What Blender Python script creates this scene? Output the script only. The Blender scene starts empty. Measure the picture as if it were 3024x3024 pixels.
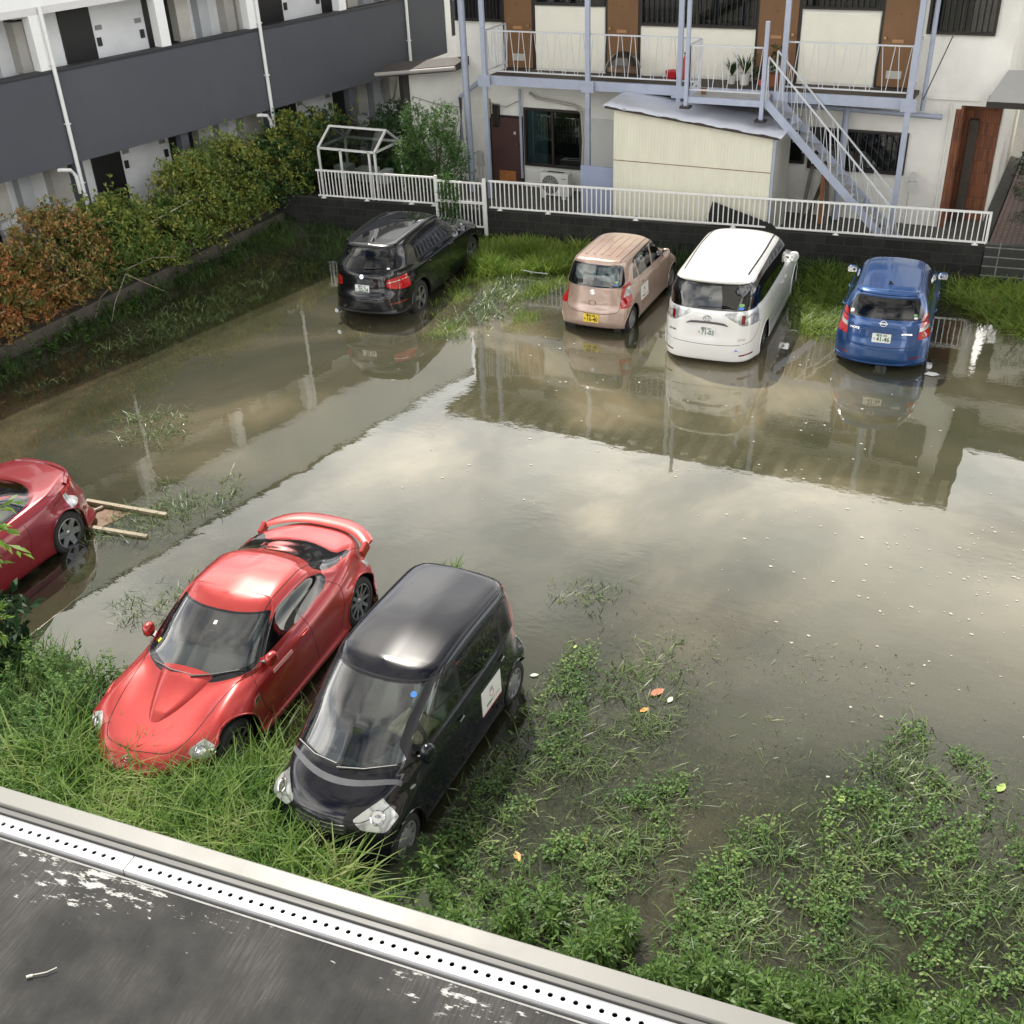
import bpy, bmesh, math, random
import numpy as np
from mathutils import Vector, Matrix
from mathutils.bvhtree import BVHTree
R = math.radians
rng = np.random.default_rng(7); random.seed(7)
sc = bpy.context.scene
# ---------------- camera, sky, sun, exposure ----------------
cd = bpy.data.cameras.new("camera"); cam = bpy.data.objects.new("camera", cd); sc.collection.objects.link(cam); sc.camera = cam
cd.sensor_width = 36; cd.sensor_fit = 'HORIZONTAL'; cd.lens = 38.82; cd.clip_start = .05; cd.clip_end = 2000
_c = Matrix(((0.89497436, 0.20592177, -0.3957488), (0.44439657, -0.48935952, 0.75035921), (-0.03914815, -0.84742167, -0.52947515)))
cam.matrix_world = Matrix.Translation((0, 0, 8.6)) @ Matrix(((_c[0][0], -_c[0][1], -_c[0][2]), (_c[1][0], -_c[1][1], -_c[1][2]), (_c[2][0], -_c[2][1], -_c[2][2]))).to_4x4()
SUN_EL, SUN_AZ = 53, -42      # azimuth from +Y towards +X
w = bpy.data.worlds.new("World"); sc.world = w; w.use_nodes = True
nt = w.node_tree; bgn = nt.nodes["Background"]; bgn.inputs[1].default_value = 1.0
sky = nt.nodes.new("ShaderNodeTexSky"); sky.sky_type = 'NISHITA'; sky.sun_disc = False
sky.sun_elevation = R(SUN_EL); sky.sun_rotation = R(SUN_AZ); sky.air_density = 1.2; sky.dust_density = 2.0
SKY_S, CLOUD_S = .075, 1.62
tc = nt.nodes.new("ShaderNodeTexCoord"); mp = nt.nodes.new("ShaderNodeMapping"); mp.inputs['Scale'].default_value = (1, 1, 2.2)
nz = nt.nodes.new("ShaderNodeTexNoise"); nz.inputs['Scale'].default_value = 2.3; nz.inputs['Detail'].default_value = 9; nz.inputs['Roughness'].default_value = .52
rp = nt.nodes.new("ShaderNodeValToRGB"); rp.color_ramp.elements[0].position = .37; rp.color_ramp.elements[1].position = .54
nt.links.new(tc.outputs['Generated'], mp.inputs[0]); nt.links.new(mp.outputs[0], nz.inputs[0]); nt.links.new(nz.outputs[0], rp.inputs[0])
nz2 = nt.nodes.new("ShaderNodeTexNoise"); nz2.inputs['Scale'].default_value = 4.5; nz2.inputs['Detail'].default_value = 8
nt.links.new(mp.outputs[0], nz2.inputs[0])
rp2 = nt.nodes.new("ShaderNodeValToRGB"); e = rp2.color_ramp.elements
e[0].position = .36; e[0].color = (.55*CLOUD_S, .57*CLOUD_S, .60*CLOUD_S, 1); e[1].position = .62; e[1].color = (1.25*CLOUD_S, 1.2*CLOUD_S, 1.11*CLOUD_S, 1)
nt.links.new(nz2.outputs[0], rp2.inputs[0])
sm = nt.nodes.new("ShaderNodeVectorMath"); sm.operation = 'SCALE'; sm.inputs['Scale'].default_value = SKY_S
nt.links.new(sky.outputs[0], sm.inputs[0])
mx = nt.nodes.new("ShaderNodeMixRGB"); nt.links.new(rp.outputs[0], mx.inputs[0]); nt.links.new(sm.outputs[0], mx.inputs[1]); nt.links.new(rp2.outputs[0], mx.inputs[2])
sep = nt.nodes.new("ShaderNodeSeparateXYZ"); nt.links.new(tc.outputs['Generated'], sep.inputs[0])
mr = nt.nodes.new("ShaderNodeMapRange"); nt.links.new(sep.outputs[2], mr.inputs[0]); mr.inputs[1].default_value = .45; mr.inputs[2].default_value = .73; mr.inputs[3].default_value = 2.1; mr.inputs[4].default_value = .42   # thinner, darker cloud overhead
vm = nt.nodes.new("ShaderNodeVectorMath"); vm.operation = 'SCALE'; nt.links.new(mx.outputs[0], vm.inputs[0]); nt.links.new(mr.outputs[0], vm.inputs['Scale']); nt.links.new(vm.outputs[0], bgn.inputs[0])
sl = bpy.data.lights.new("sun", 'SUN'); sl.energy = 5.0; sl.angle = R(.6); sl.color = (1, .945, .85)
so = bpy.data.objects.new("sun", sl); sc.collection.objects.link(so)
sd = Vector((math.sin(R(SUN_AZ))*math.cos(R(SUN_EL)), math.cos(R(SUN_AZ))*math.cos(R(SUN_EL)), math.sin(R(SUN_EL))))
so.rotation_euler = sd.to_track_quat('Z', 'Y').to_euler()
sc.view_settings.view_transform = 'Standard'; sc.view_settings.look = 'None'; sc.view_settings.gamma = 1; sc.view_settings.exposure = 0.08
sc.render.engine = 'CYCLES'

# ---------------- helpers ----------------
MATS = {}
def nodes(name):
    m = bpy.data.materials.new(name); m.use_nodes = True; MATS[name] = m
    return m, m.node_tree, m.node_tree.nodes["Principled BSDF"]
def L(t, a, b): t.links.new(a, b)
def noise(t, scale, detail=5, rough=.6, vec=None, stretch=None):
    n = t.nodes.new("ShaderNodeTexNoise"); n.inputs['Scale'].default_value = scale; n.inputs['Detail'].default_value = detail; n.inputs['Roughness'].default_value = rough
    c = t.nodes.new("ShaderNodeTexCoord"); src = c.outputs['Object']
    if stretch:
        mpn = t.nodes.new("ShaderNodeMapping"); mpn.inputs['Scale'].default_value = stretch; L(t, src, mpn.inputs[0]); src = mpn.outputs[0]
    L(t, src, n.inputs[0]); return n
def ramp(t, src, stops):
    r = t.nodes.new("ShaderNodeValToRGB"); cr = r.color_ramp
    while len(cr.elements) < len(stops): cr.elements.new(.5)
    for el, (p, c) in zip(cr.elements, stops):
        el.position = p; el.color = (c if len(c) == 4 else (*c, 1)) if not isinstance(c, (int, float)) else (c, c, c, 1)
    L(t, src, r.inputs[0]); return r
def bumpn(t, src, b, strength=.3, dist=.01, normal=None):
    n = t.nodes.new("ShaderNodeBump"); n.inputs['Strength'].default_value = strength; n.inputs['Distance'].default_value = dist
    L(t, src, n.inputs['Height'])
    if normal: L(t, normal, n.inputs['Normal'])
    L(t, n.outputs[0], b.inputs['Normal']); return n
def M(name, col=(.5, .5, .5), rough=.5, metal=0., coat=0., var=0., vs=3., bump=0., bs=40., stain=None, stretch=None, ss=1.2, spec=.5, sp=(.5, .72)):
    if name in MATS: return MATS[name]
    m, t, b = nodes(name)
    b.inputs['Base Color'].default_value = (*col, 1); b.inputs['Roughness'].default_value = rough; b.inputs['Metallic'].default_value = metal
    b.inputs['Coat Weight'].default_value = coat; b.inputs['Coat Roughness'].default_value = .04; b.inputs['Specular IOR Level'].default_value = spec
    if var or stain:
        n = noise(t, vs, 6, .65, stretch=stretch)
        lo = tuple(max(0, c*(1-var)) for c in col); hi = tuple(min(1, c*(1+var)) for c in col)
        r = ramp(t, n.outputs[0], [(.3, lo), (.7, hi)]); out = r.outputs[0]
        if stain:
            n2 = noise(t, ss, 8, .7, stretch=stretch); r2 = ramp(t, n2.outputs[0], [(sp[0], 0.), (sp[1], 1.)])
            mm = t.nodes.new("ShaderNodeMixRGB"); L(t, r2.outputs[0], mm.inputs[0]); L(t, out, mm.inputs[1]); mm.inputs[2].default_value = (*stain, 1); out = mm.outputs[0]
        L(t, out, b.inputs['Base Color'])
        rr = ramp(t, n.outputs[0], [(.3, max(0, rough-.08)), (.7, min(1, rough+.08))]); L(t, rr.outputs[0], b.inputs['Roughness'])
    if bump:
        n3 = noise(t, bs, 4, .6, stretch=stretch); bumpn(t, n3.outputs[0], b, bump, .01)
    return m
def leafmat(name, stops, trans=.25, rough=.45, cs=1.2, spec=.4):
    m, t, b = nodes(name)
    g = t.nodes.new("ShaderNodeNewGeometry"); n = noise(t, cs, 2)
    ma = t.nodes.new("ShaderNodeMath"); ma.operation = 'MULTIPLY_ADD'; L(t, n.outputs[0], ma.inputs[0]); ma.inputs[1].default_value = .9
    mb_ = t.nodes.new("ShaderNodeMath"); mb_.operation = 'MULTIPLY_ADD'; L(t, g.outputs['Random Per Island'], mb_.inputs[0]); mb_.inputs[1].default_value = .6; mb_.inputs[2].default_value = -.25
    L(t, mb_.outputs[0], ma.inputs[2])
    r = ramp(t, ma.outputs[0], stops); L(t, r.outputs[0], b.inputs['Base Color']); b.inputs['Roughness'].default_value = rough; b.inputs['Specular IOR Level'].default_value = spec
    tr = t.nodes.new("ShaderNodeBsdfTranslucent"); L(t, r.outputs[0], tr.inputs[0]); mxs = t.nodes.new("ShaderNodeMixShader"); mxs.inputs[0].default_value = trans
    L(t, b.outputs[0], mxs.inputs[1]); L(t, tr.outputs[0], mxs.inputs[2]); L(t, mxs.outputs[0], t.nodes['Material Output'].inputs[0]); return m
def glassmat(name, tint=(.6, .65, .62), ior=1.52, body=None, rough=.01, base=.02):
    """thin window glass: tinted see-through with a mirror reflection (Fresnel)"""
    m, t, b = nodes(name); t.nodes.remove(b)
    tr = t.nodes.new("ShaderNodeBsdfTransparent"); tr.inputs[0].default_value = (*tint, 1)
    gl = t.nodes.new("ShaderNodeBsdfGlossy"); gl.inputs['Roughness'].default_value = rough
    fr = t.nodes.new("ShaderNodeFresnel"); fr.inputs[0].default_value = ior
    ad = t.nodes.new("ShaderNodeMath"); ad.operation = 'MULTIPLY_ADD'; ad.inputs[1].default_value = 1.6; ad.inputs[2].default_value = base; ad.use_clamp = True; L(t, fr.outputs[0], ad.inputs[0])
    mxs = t.nodes.new("ShaderNodeMixShader"); L(t, ad.outputs[0], mxs.inputs[0]); L(t, tr.outputs[0], mxs.inputs[1]); L(t, gl.outputs[0], mxs.inputs[2])
    L(t, mxs.outputs[0], t.nodes['Material Output'].inputs[0]); return m
C = sc.collection
def meta(o, label=None, cat=None, group=None, kind=None):
    if label: o['label'] = label
    if cat: o['category'] = cat
    if group: o['group'] = group
    if kind: o['kind'] = kind
    return o
def thing(name, label, cat, loc=(0, 0, 0), rz=0, group=None, scale=(1, 1, 1)):
    o = bpy.data.objects.new(name, None); C.objects.link(o); o.empty_display_size = .2
    o.location = loc; o.rotation_euler = (0, 0, rz); o.scale = scale; return meta(o, label, cat, group)
def copytree(root, loc=None, rz=None, label=None, scale=None):
    r = root.copy(); C.objects.link(r)
    if loc is not None: r.location = loc
    if rz is not None: r.rotation_euler = (0, 0, rz)
    if scale is not None: r.scale = (scale,)*3
    if label: r['label'] = label
    for ch in list(root.children):
        c = ch.copy(); C.objects.link(c); c.parent = r
        for g in list(ch.children):
            d = g.copy(); C.objects.link(d); d.parent = c
    return r
def npmesh(name, verts, quads, mat, parent=None, smooth=False):
    me = bpy.data.meshes.new(name); v = np.asarray(verts, dtype=np.float32).reshape(-1, 3); q = np.asarray(quads, dtype=np.int32); k = q.shape[1]
    me.vertices.add(len(v)); me.vertices.foreach_set('co', v.ravel()); me.loops.add(q.size); me.loops.foreach_set('vertex_index', q.ravel())
    me.polygons.add(len(q)); me.polygons.foreach_set('loop_start', np.arange(0, q.size, k, dtype=np.int32)); me.polygons.foreach_set('loop_total', np.full(len(q), k, dtype=np.int32))
    if smooth: me.polygons.foreach_set('use_smooth', np.ones(len(q), dtype=bool))
    me.update(calc_edges=True); me.materials.append(mat)
    o = bpy.data.objects.new(name, me); C.objects.link(o)
    if parent: o.parent = parent
    return o
class MB:
    def __init__(s): s.v = []; s.f = []
    def add(s, vs, fs):
        n = len(s.v); s.v += [tuple(p) for p in vs]; s.f += [tuple(i+n for i in f) for f in fs]; return s
    def box(s, x0, x1, y0, y1, z0, z1):
        return s.add([(x0, y0, z0), (x1, y0, z0), (x1, y1, z0), (x0, y1, z0), (x0, y0, z1), (x1, y0, z1), (x1, y1, z1), (x0, y1, z1)],
                     [(0, 3, 2, 1), (4, 5, 6, 7), (0, 1, 5, 4), (1, 2, 6, 5), (2, 3, 7, 6), (3, 0, 4, 7)])
    def bar(s, p, q, w, h, up=(0, 0, 1)):
        p = Vector(p); q = Vector(q); d = (q-p).normalized(); u = Vector(up)
        if abs(d.dot(u)) > .98: u = Vector((0, 1, 0))
        sx = d.cross(u).normalized(); sz = sx.cross(d).normalized(); vs = []
        for e in (p, q):
            for a, b in ((-1, -1), (1, -1), (1, 1), (-1, 1)): vs.append(e+sx*(a*w/2)+sz*(b*h/2))
        return s.add(vs, [(0, 1, 2, 3), (7, 6, 5, 4), (0, 4, 5, 1), (1, 5, 6, 2), (2, 6, 7, 3), (3, 7, 4, 0)])
    def tube(s, pts, r, n=8):
        pts = [Vector(p) for p in pts]; rs = r if isinstance(r, (list, tuple)) else [r]*len(pts); b0 = len(s.v); up = Vector((0, 0, 1))
        for i, p in enumerate(pts):
            d = (pts[min(i+1, len(pts)-1)]-pts[max(i-1, 0)]).normalized()
            if abs(d.dot(up)) > .95: up = Vector((1, 0, .1)) if abs(d.x) < .9 else Vector((0, 1, 0))
            a = d.cross(up).normalized(); b = a.cross(d)
            for k in range(n):
                t = 2*math.pi*k/n; s.v.append(tuple(p+(a*math.cos(t)+b*math.sin(t))*rs[i]))
        for i in range(len(pts)-1):
            for k in range(n): s.f.append((b0+i*n+k, b0+i*n+(k+1) % n, b0+(i+1)*n+(k+1) % n, b0+(i+1)*n+k))
        s.f.append(tuple(b0+k for k in reversed(range(n)))); s.f.append(tuple(b0+(len(pts)-1)*n+k for k in range(n))); return s
    def prism(s, poly, f0, f1):
        n = len(poly); b0 = len(s.v); s.v += [tuple(f0(p)) for p in poly]+[tuple(f1(p)) for p in poly]
        s.f += [tuple(b0+i for i in range(n)), tuple(b0+n+i for i in reversed(range(n)))]+[(b0+i, b0+n+i, b0+n+(i+1) % n, b0+(i+1) % n) for i in range(n)]; return s
    def lathe(s, prof, axis='y', n=28, c=(0, 0, 0)):
        """prof = [(offset along axis, radius)]"""
        b0 = len(s.v)
        for (a, r) in prof:
            for k in range(n):
                t = 2*math.pi*k/n; cx_, cz_ = r*math.cos(t), r*math.sin(t)
                s.v.append((c[0]+cx_, c[1]+a, c[2]+cz_) if axis == 'y' else (c[0]+cx_, c[1]+cz_, c[2]+a))
        for i in range(len(prof)-1):
            for k in range(n): s.f.append((b0+i*n+k, b0+(i+1)*n+k, b0+(i+1)*n+(k+1) % n, b0+i*n+(k+1) % n))
        return s
    def build(s, name, mat, parent=None, smooth=False, bevel=0, recalc=True):
        me = bpy.data.meshes.new(name); me.from_pydata(s.v, [], s.f); me.update()
        if recalc:
            b = bmesh.new(); b.from_mesh(me); bmesh.ops.recalc_face_normals(b, faces=b.faces); b.to_mesh(me); b.free()
        me.materials.append(mat)
        if smooth:
            me.polygons.foreach_set('use_smooth', [True]*len(me.polygons))
            try: me.set_sharp_from_angle(angle=R(40))
            except Exception: pass
        o = bpy.data.objects.new(name, me); C.objects.link(o)
        if parent: o.parent = parent
        if bevel:
            bv = o.modifiers.new('bevel', 'BEVEL'); bv.width = bevel; bv.segments = 2; bv.limit_method = 'ANGLE'
        return o
def text_mesh(txt, size, mat, name, parent, mtx, ext=.0015, bold=0., align='CENTER', sx=1.):
    cu = bpy.data.curves.new(name, 'FONT'); cu.body = txt; cu.size = size; cu.extrude = ext; cu.align_x = align; cu.align_y = 'CENTER'; cu.offset = bold; cu.resolution_u = 3
    to = bpy.data.objects.new(name, cu); C.objects.link(to); dg = bpy.context.evaluated_depsgraph_get(); dg.update()
    me = bpy.data.meshes.new_from_object(to.evaluated_get(dg)); bpy.data.objects.remove(to); bpy.data.curves.remove(cu)
    me.materials.clear(); me.materials.append(mat); o = bpy.data.objects.new(name, me); C.objects.link(o)
    if parent: o.parent = parent
    o.matrix_local = mtx @ Matrix.Diagonal((sx, 1, 1, 1)); return o
# ---------------- car kit ----------------
from mathutils.interpolate import poly_3d_calc as interp_weights
def pchip_d(x, y):
    """monotone slopes along axis 0"""
    h = np.diff(x); h = h.reshape((-1,)+(1,)*(y.ndim-1)); dl = np.diff(y, axis=0)/h; d = np.zeros_like(y)
    if len(x) == 2: d[:] = dl[0]; return d
    w1 = 2*h[1:]+h[:-1]; w2 = h[1:]+2*h[:-1]; a, b = dl[:-1], dl[1:]
    ok = (a*b) > 0
    d[1:-1] = np.where(ok, (w1+w2)/(w1/np.where(ok, a, 1)+w2/np.where(ok, b, 1)), 0)
    d[0] = dl[0]; d[-1] = dl[-1]; return d
def pchip(x, y, t):
    x = np.asarray(x, float); y = np.asarray(y, float); o = np.argsort(x); x = x[o]; y = y[o]; d = pchip_d(x, y); t = np.clip(np.asarray(t, float), x[0], x[-1])
    i = np.clip(np.searchsorted(x, t, side='right')-1, 0, len(x)-2); h = x[i+1]-x[i]; s = (t-x[i])/h
    if y.ndim > 1: h = h.reshape((-1,)+(1,)*(y.ndim-1)); s = s.reshape((-1,)+(1,)*(y.ndim-1))
    return (2*s**3-3*s**2+1)*y[i]+(s**3-2*s**2+s)*h*d[i]+(-2*s**3+3*s**2)*y[i+1]+(s**3-s**2)*h*d[i+1]
NF, NS = 16, 66
def outline(l):
    th = np.linspace(0, math.pi, 1601); c, s = np.cos(th), np.sin(th); xf, xr, w_ = l['xf'], l['xr'], l['w']; xm = l.get('xm', (xf+xr)/2)
    n = np.where(th < math.pi/2, l.get('nf', 5.5), l.get('nr', 6.))
    X = np.where(c > 0, xm+(xf-xm)*np.abs(c)**(2/n), xm-(xm-xr)*np.abs(c)**(2/n)); f = np.abs(s)**(2/n); Y = w_*f
    X = X-np.where(c > 0, l.get('bf', .12), -l.get('br', .06))*f**2*np.minimum(1, np.abs(c)*1.6)
    if 'wx' in l: Y = Y*pchip([p[0] for p in l['wx']], [p[1] for p in l['wx']], X)
    al = np.concatenate([[0], np.cumsum(np.hypot(np.diff(X), np.diff(Y)))]); a = al[400]; b = al[1200]
    q = np.concatenate([np.linspace(0, a, NF, endpoint=False), np.linspace(a, b, NS, endpoint=False), np.linspace(b, al[-1], NF+1)])
    x = np.interp(q, al, X); y = np.interp(q, al, Y); z = l['z']
    z = np.full_like(x, z) if isinstance(z, (int, float)) else pchip([p[0] for p in z], [p[1] for p in z], x)
    z = z+l.get('crown', 0)*(1-(y/max(w_, 1e-3))**2); return np.stack([x, y, z], 1)
DIRS = {'L': ((1, 0, 0), (0, 0, 1), (0, 1, 0)), 'R': ((1, 0, 0), (0, 0, 1), (0, -1, 0)), 'B': ((0, 1, 0), (0, 0, 1), (-1, 0, 0)), 'F': ((0, 1, 0), (0, 0, 1), (1, 0, 0)), 'T': ((1, 0, 0), (0, 1, 0), (0, 0, 1))}
def inpoly(u, v, P):
    r = False; j = len(P)-1
    for i in range(len(P)):
        if (P[i][1] > v) != (P[j][1] > v) and u < (P[j][0]-P[i][0])*(v-P[i][1])/(P[j][1]-P[i][1])+P[i][0]: r = not r
        j = i
    return r
def rnd(P, r=.03, n=3):
    out = []; N = len(P)
    for i in range(N):
        p = Vector(P[i]); a = Vector(P[i-1])-p; b = Vector(P[(i+1) % N])-p; k = min(r, a.length*.45, b.length*.45); A = p+a.normalized()*k; B = p+b.normalized()*k
        for j in range(n+1):
            t = j/n; out.append(tuple(A*(1-t)**2+p*2*t*(1-t)+B*t*t))
    return out
def circ(u, v, r, n=28, a0=0, a1=360): return [(u+r*math.cos(R(a0+(a1-a0)*k/n)), v+r*math.sin(R(a0+(a1-a0)*k/n))) for k in range(n)]
def mir(P): return [(-a, b) for a, b in P]
M('rubber', (.02, .02, .02), .75, bump=.2, bs=60); M('trim_black', (.018, .018, .02), .35); M('gloss_black', (.01, .01, .012), .08, coat=.5); M('gap', (.004, .004, .004), .8)
M('chrome', (.75, .76, .78), .12, metal=1); M('dark_metal', (.12, .12, .13), .3, metal=.8); M('alloy', (.42, .43, .45), .3, metal=.9); M('alloy_dark', (.13, .13, .14), .35, metal=.8); M('cover_silver', (.40, .41, .42), .35, metal=.6, coat=.2, var=.1, vs=6)
M('lamp_red', (.42, .01, .012), .1, coat=1, var=.3, vs=14); M('lamp_red_dark', (.16, .004, .006), .12, coat=1); M('plate_white', (.78, .79, .77), .4); M('plate_yellow', (.85, .6, .04), .4); M('ink_green', (.02, .11, .05), .5); M('ink_black', (.015, .015, .015), .5)
M('cabin', (.03, .03, .032), .8); M('cabin_grey', (.13, .135, .14), .75, var=.15, vs=6); M('cabin_light', (.33, .36, .35), .7, var=.12, vs=6); M('beige_cloth', (.55, .5, .33), .8); M('white_plastic', (.8, .8, .78), .4); M('sticker_blue', (.08, .25, .7), .4); M('sticker_green', (.25, .5, .2), .4); M('sticker_yellow', (.8, .7, .05), .4); M('sticker_red', (.6, .03, .05), .4)
def lampmat(name, a, b, s):
    m, t, bb = nodes(name); n = noise(t, s, 1, .4); r = ramp(t, n.outputs[0], [(.40, a), (.5, b), (.62, a)]); L(t, r.outputs[0], bb.inputs['Base Color']); bb.inputs['Roughness'].default_value = .25; bb.inputs['Metallic'].default_value = .35; bb.inputs['Coat Weight'].default_value = 1; bb.inputs['Coat Roughness'].default_value = .01; return m
lampmat('lamp_clear', (.62, .64, .63), (.28, .29, .30), 6); lampmat('lamp_dim', (.6, .62, .6), (.2, .21, .2), 9)
glassmat('glass_clear', (.62, .68, .66)); glassmat('windscreen_glass', (.82, .88, .85), base=.15); glassmat('glass_tint', (.30, .33, .33)); glassmat('glass_privacy', (.05, .05, .055))
def paint(name, col, metal=.4, rough=.35, fl=.06):
    m, t, b = nodes(name); n = noise(t, 5, 4); lo = tuple(c*(1-fl) for c in col); hi = tuple(min(1, c*(1+fl)) for c in col)
    r = ramp(t, n.outputs[0], [(.3, lo), (.7, hi)]); L(t, r.outputs[0], b.inputs['Base Color']); b.inputs['Metallic'].default_value = metal; b.inputs['Roughness'].default_value = rough
    b.inputs['Specular IOR Level'].default_value = .22 if max(col) < .02 else .5; b.inputs['Coat Weight'].default_value = 1; b.inputs['Coat IOR'].default_value = 1.42 if max(col) < .02 else 1.5; cr = ramp(t, noise(t, 2.2, 5).outputs[0], [(.35, .015), (.8, .05)]); L(t, cr.outputs[0], b.inputs['Coat Roughness'])
    return m
class Car:
    def __init__(s, name, label, loc, yaw, scale, pm):
        s.root = thing(name, label, 'car', loc, R(yaw), None, scale); s.pm = pm; s.tags = {0: ('body', pm)}
    def loft(s, loops, disp=None, arch=None):
        m0 = max(l['xf'] for l in loops)
        for l in loops:
            if l['xf'] < .6*m0 or l.get('gh'): l['nf'] = max(l.get('nf', 0), 9); l['nr'] = max(l.get('nr', 9), 5.5)
        O = np.array([outline(l) for l in loops]); cr = [0]+[i for i in range(1, len(loops)-1) if loops[i].get('crease')]+[len(loops)-1]; rows = []
        for a, b in zip(cr[:-1], cr[1:]):
            ts = []
            for k in range(a, b): n = loops[k+1].get('r', 5); ts += list(np.linspace(k, k+1, n, endpoint=False))
            if b == cr[-1]: ts.append(b)
            rows.append(pchip(np.arange(a, b+1), O[a:b+1], ts))
        G = np.concatenate(rows, 0); Rn, N, _ = G.shape
        if disp: G = disp(G)
        if arch:
            for xc in arch[0]:
                X, Y, Z = G[..., 0], G[..., 1], G[..., 2]; g_ = np.exp(-(np.abs(X-xc)/.43)**5)*np.clip((arch[2]-Z)/.15, 0, 1)*np.clip((Y/arch[1]-.62)/.2, 0, 1); G[..., 1] = Y+g_*np.maximum(0, arch[1]-Y)
        Gm = G[:, 1:-1][:, ::-1]*np.array([1, -1, 1]); A = np.concatenate([G, Gm], 1); W = A.shape[1]
        bm = bmesh.new(); vs = [bm.verts.new(p) for p in A.reshape(-1, 3)]
        for i in range(Rn-1):
            for j in range(W):
                try: bm.faces.new((vs[i*W+j], vs[(i+1)*W+j], vs[(i+1)*W+(j+1) % W], vs[i*W+(j+1) % W]))
                except ValueError: pass
        bmesh.ops.remove_doubles(bm, verts=bm.verts, dist=1e-4)
        bmesh.ops.dissolve_degenerate(bm, edges=bm.edges, dist=1e-5)
        bmesh.ops.recalc_face_normals(bm, faces=bm.faces); bm.normal_update()
        top = max(bm.faces, key=lambda f: f.calc_center_median().z)
        if top.normal.z < 0: bmesh.ops.reverse_faces(bm, faces=bm.faces); bm.normal_update()
        s.bm = bm; s.lay = bm.faces.layers.int.new('tag'); s.bm0 = bm.copy(); s.bm0.normal_update(); s.bm0.faces.ensure_lookup_table(); s.bvh = BVHTree.FromBMesh(s.bm0)
    def patch(s, name, mat, dr, P, src=None, lim=.12, cond=None, tag=None, xc=None):
        if tag is None: tag = max(s.tags)+1; s.tags[tag] = (name, mat)
        U, V, Nn = (Vector(a) for a in DIRS[dr]); us = [p[0] for p in P]; vv = [p[1] for p in P]; m = .06; bb = (min(us)-m, max(us)+m, min(vv)-m, max(vv)+m); lay = s.lay
        def ok(f):
            if src is not None and f[lay] not in src: return False
            c = f.calc_center_median(); u, v = c.dot(U), c.dot(V)
            return bb[0] < u < bb[1] and bb[2] < v < bb[3] and f.normal.dot(Nn) > lim and (cond is None or cond(c))
        if xc is not None:
            c0, cond = cond, None; fs = [f for f in s.bm.faces if ok(f)]; cond = c0
            bmesh.ops.bisect_plane(s.bm, geom=fs+list({e_ for f in fs for e_ in f.edges})+list({v_ for f in fs for v_ in f.verts}), dist=1e-5, plane_co=(xc, 0, 0), plane_no=(1, 0, 0))
        fs = [f for f in s.bm.faces if ok(f)]
        for i in range(len(P)):
            a = U*P[i-1][0]+V*P[i-1][1]; b = U*P[i][0]+V*P[i][1]; e = b-a
            if e.length < 1e-5: continue
            no = Nn.cross(e).normalized(); mid = (a+b)/2; hl = e.length/2+.05; near = []
            rest = []
            for f in fs:
                (near if any(abs((w_.co-mid).dot(e.normalized())) < hl for w_ in f.verts) else rest).append(f)
            geom = near+list({e_ for f in near for e_ in f.edges})+list({v_ for f in near for v_ in f.verts})
            r = bmesh.ops.bisect_plane(s.bm, geom=geom, dist=1e-5, plane_co=a, plane_no=no)
            fs = rest+[g for g in r['geom'] if isinstance(g, bmesh.types.BMFace)]
        fs = [f for f in set(fs) if f.is_valid]
        for f in fs:
            c = f.calc_center_median()
            if inpoly(c.dot(U), c.dot(V), P): f[lay] = tag
        return tag
    def sides(s, name, mat, P, **k):
        return [s.patch(name, mat, d, P, **k) for d in 'LR']
    def pair(s, name, mat, dr, P, **k):
        return [s.patch(name, mat, dr, P, **k), s.patch(name, mat, dr, mir(P) if dr in 'BF' else [(a, -b) for a, b in P], **k)]
    def hole(s, dr, P, cond=None, lim=.05):
        s.patch('x', None, dr, P, tag=-1, cond=cond, lim=lim)
    def hit(s, dr, u, v, far=4):
        U, V, Nn = (Vector(a) for a in DIRS[dr]); o = U*u+V*v+Nn*far; r = s.bvh.ray_cast(o, -Nn); return (r[0], r[1]) if r[0] else (None, None)
    def ribbon(s, name, mat, dr, path, w_=.007, off=.0015, mirror=False, closed=False, smooth=True, h=0):
        for pth in ([path, (mir(path) if dr in 'BF' else [(a, -b) for a, b in path])] if mirror else [path]):
            pts = []
            P = list(pth)+([pth[0]] if closed else [])
            for (a, b) in zip(P[:-1], P[1:]):
                n = max(1, int(math.dist(a, b)/.03)); pts += [(a[0]+(b[0]-a[0])*k/n, a[1]+(b[1]-a[1])*k/n) for k in range(n)]
            pts.append(P[-1]); H = [s.hit(dr, *p) for p in pts]; H = [q for q in H if q[0]]
            if len(H) < 2: continue
            mb = MB(); vs = []
            for i, (p, n) in enumerate(H):
                t = (H[min(i+1, len(H)-1)][0]-H[max(i-1, 0)][0]).normalized(); a = t.cross(n).normalized()*(w_/2); o = p+n*(off+h)
                vs += [o-a, o+a]+([p-a*1.3-n*.004, p+a*1.3-n*.004] if h else [])
            k = 4 if h else 2; fs = []
            for i in range(len(H)-1):
                b = i*k; fs.append((b, b+1, b+k+1, b+k))
                if h: fs += [(b+2, b, b+k, b+k+2), (b+1, b+3, b+k+3, b+k+1)]
            mb.add(vs, fs); mb.build(name, mat, s.root, smooth=smooth)
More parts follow.
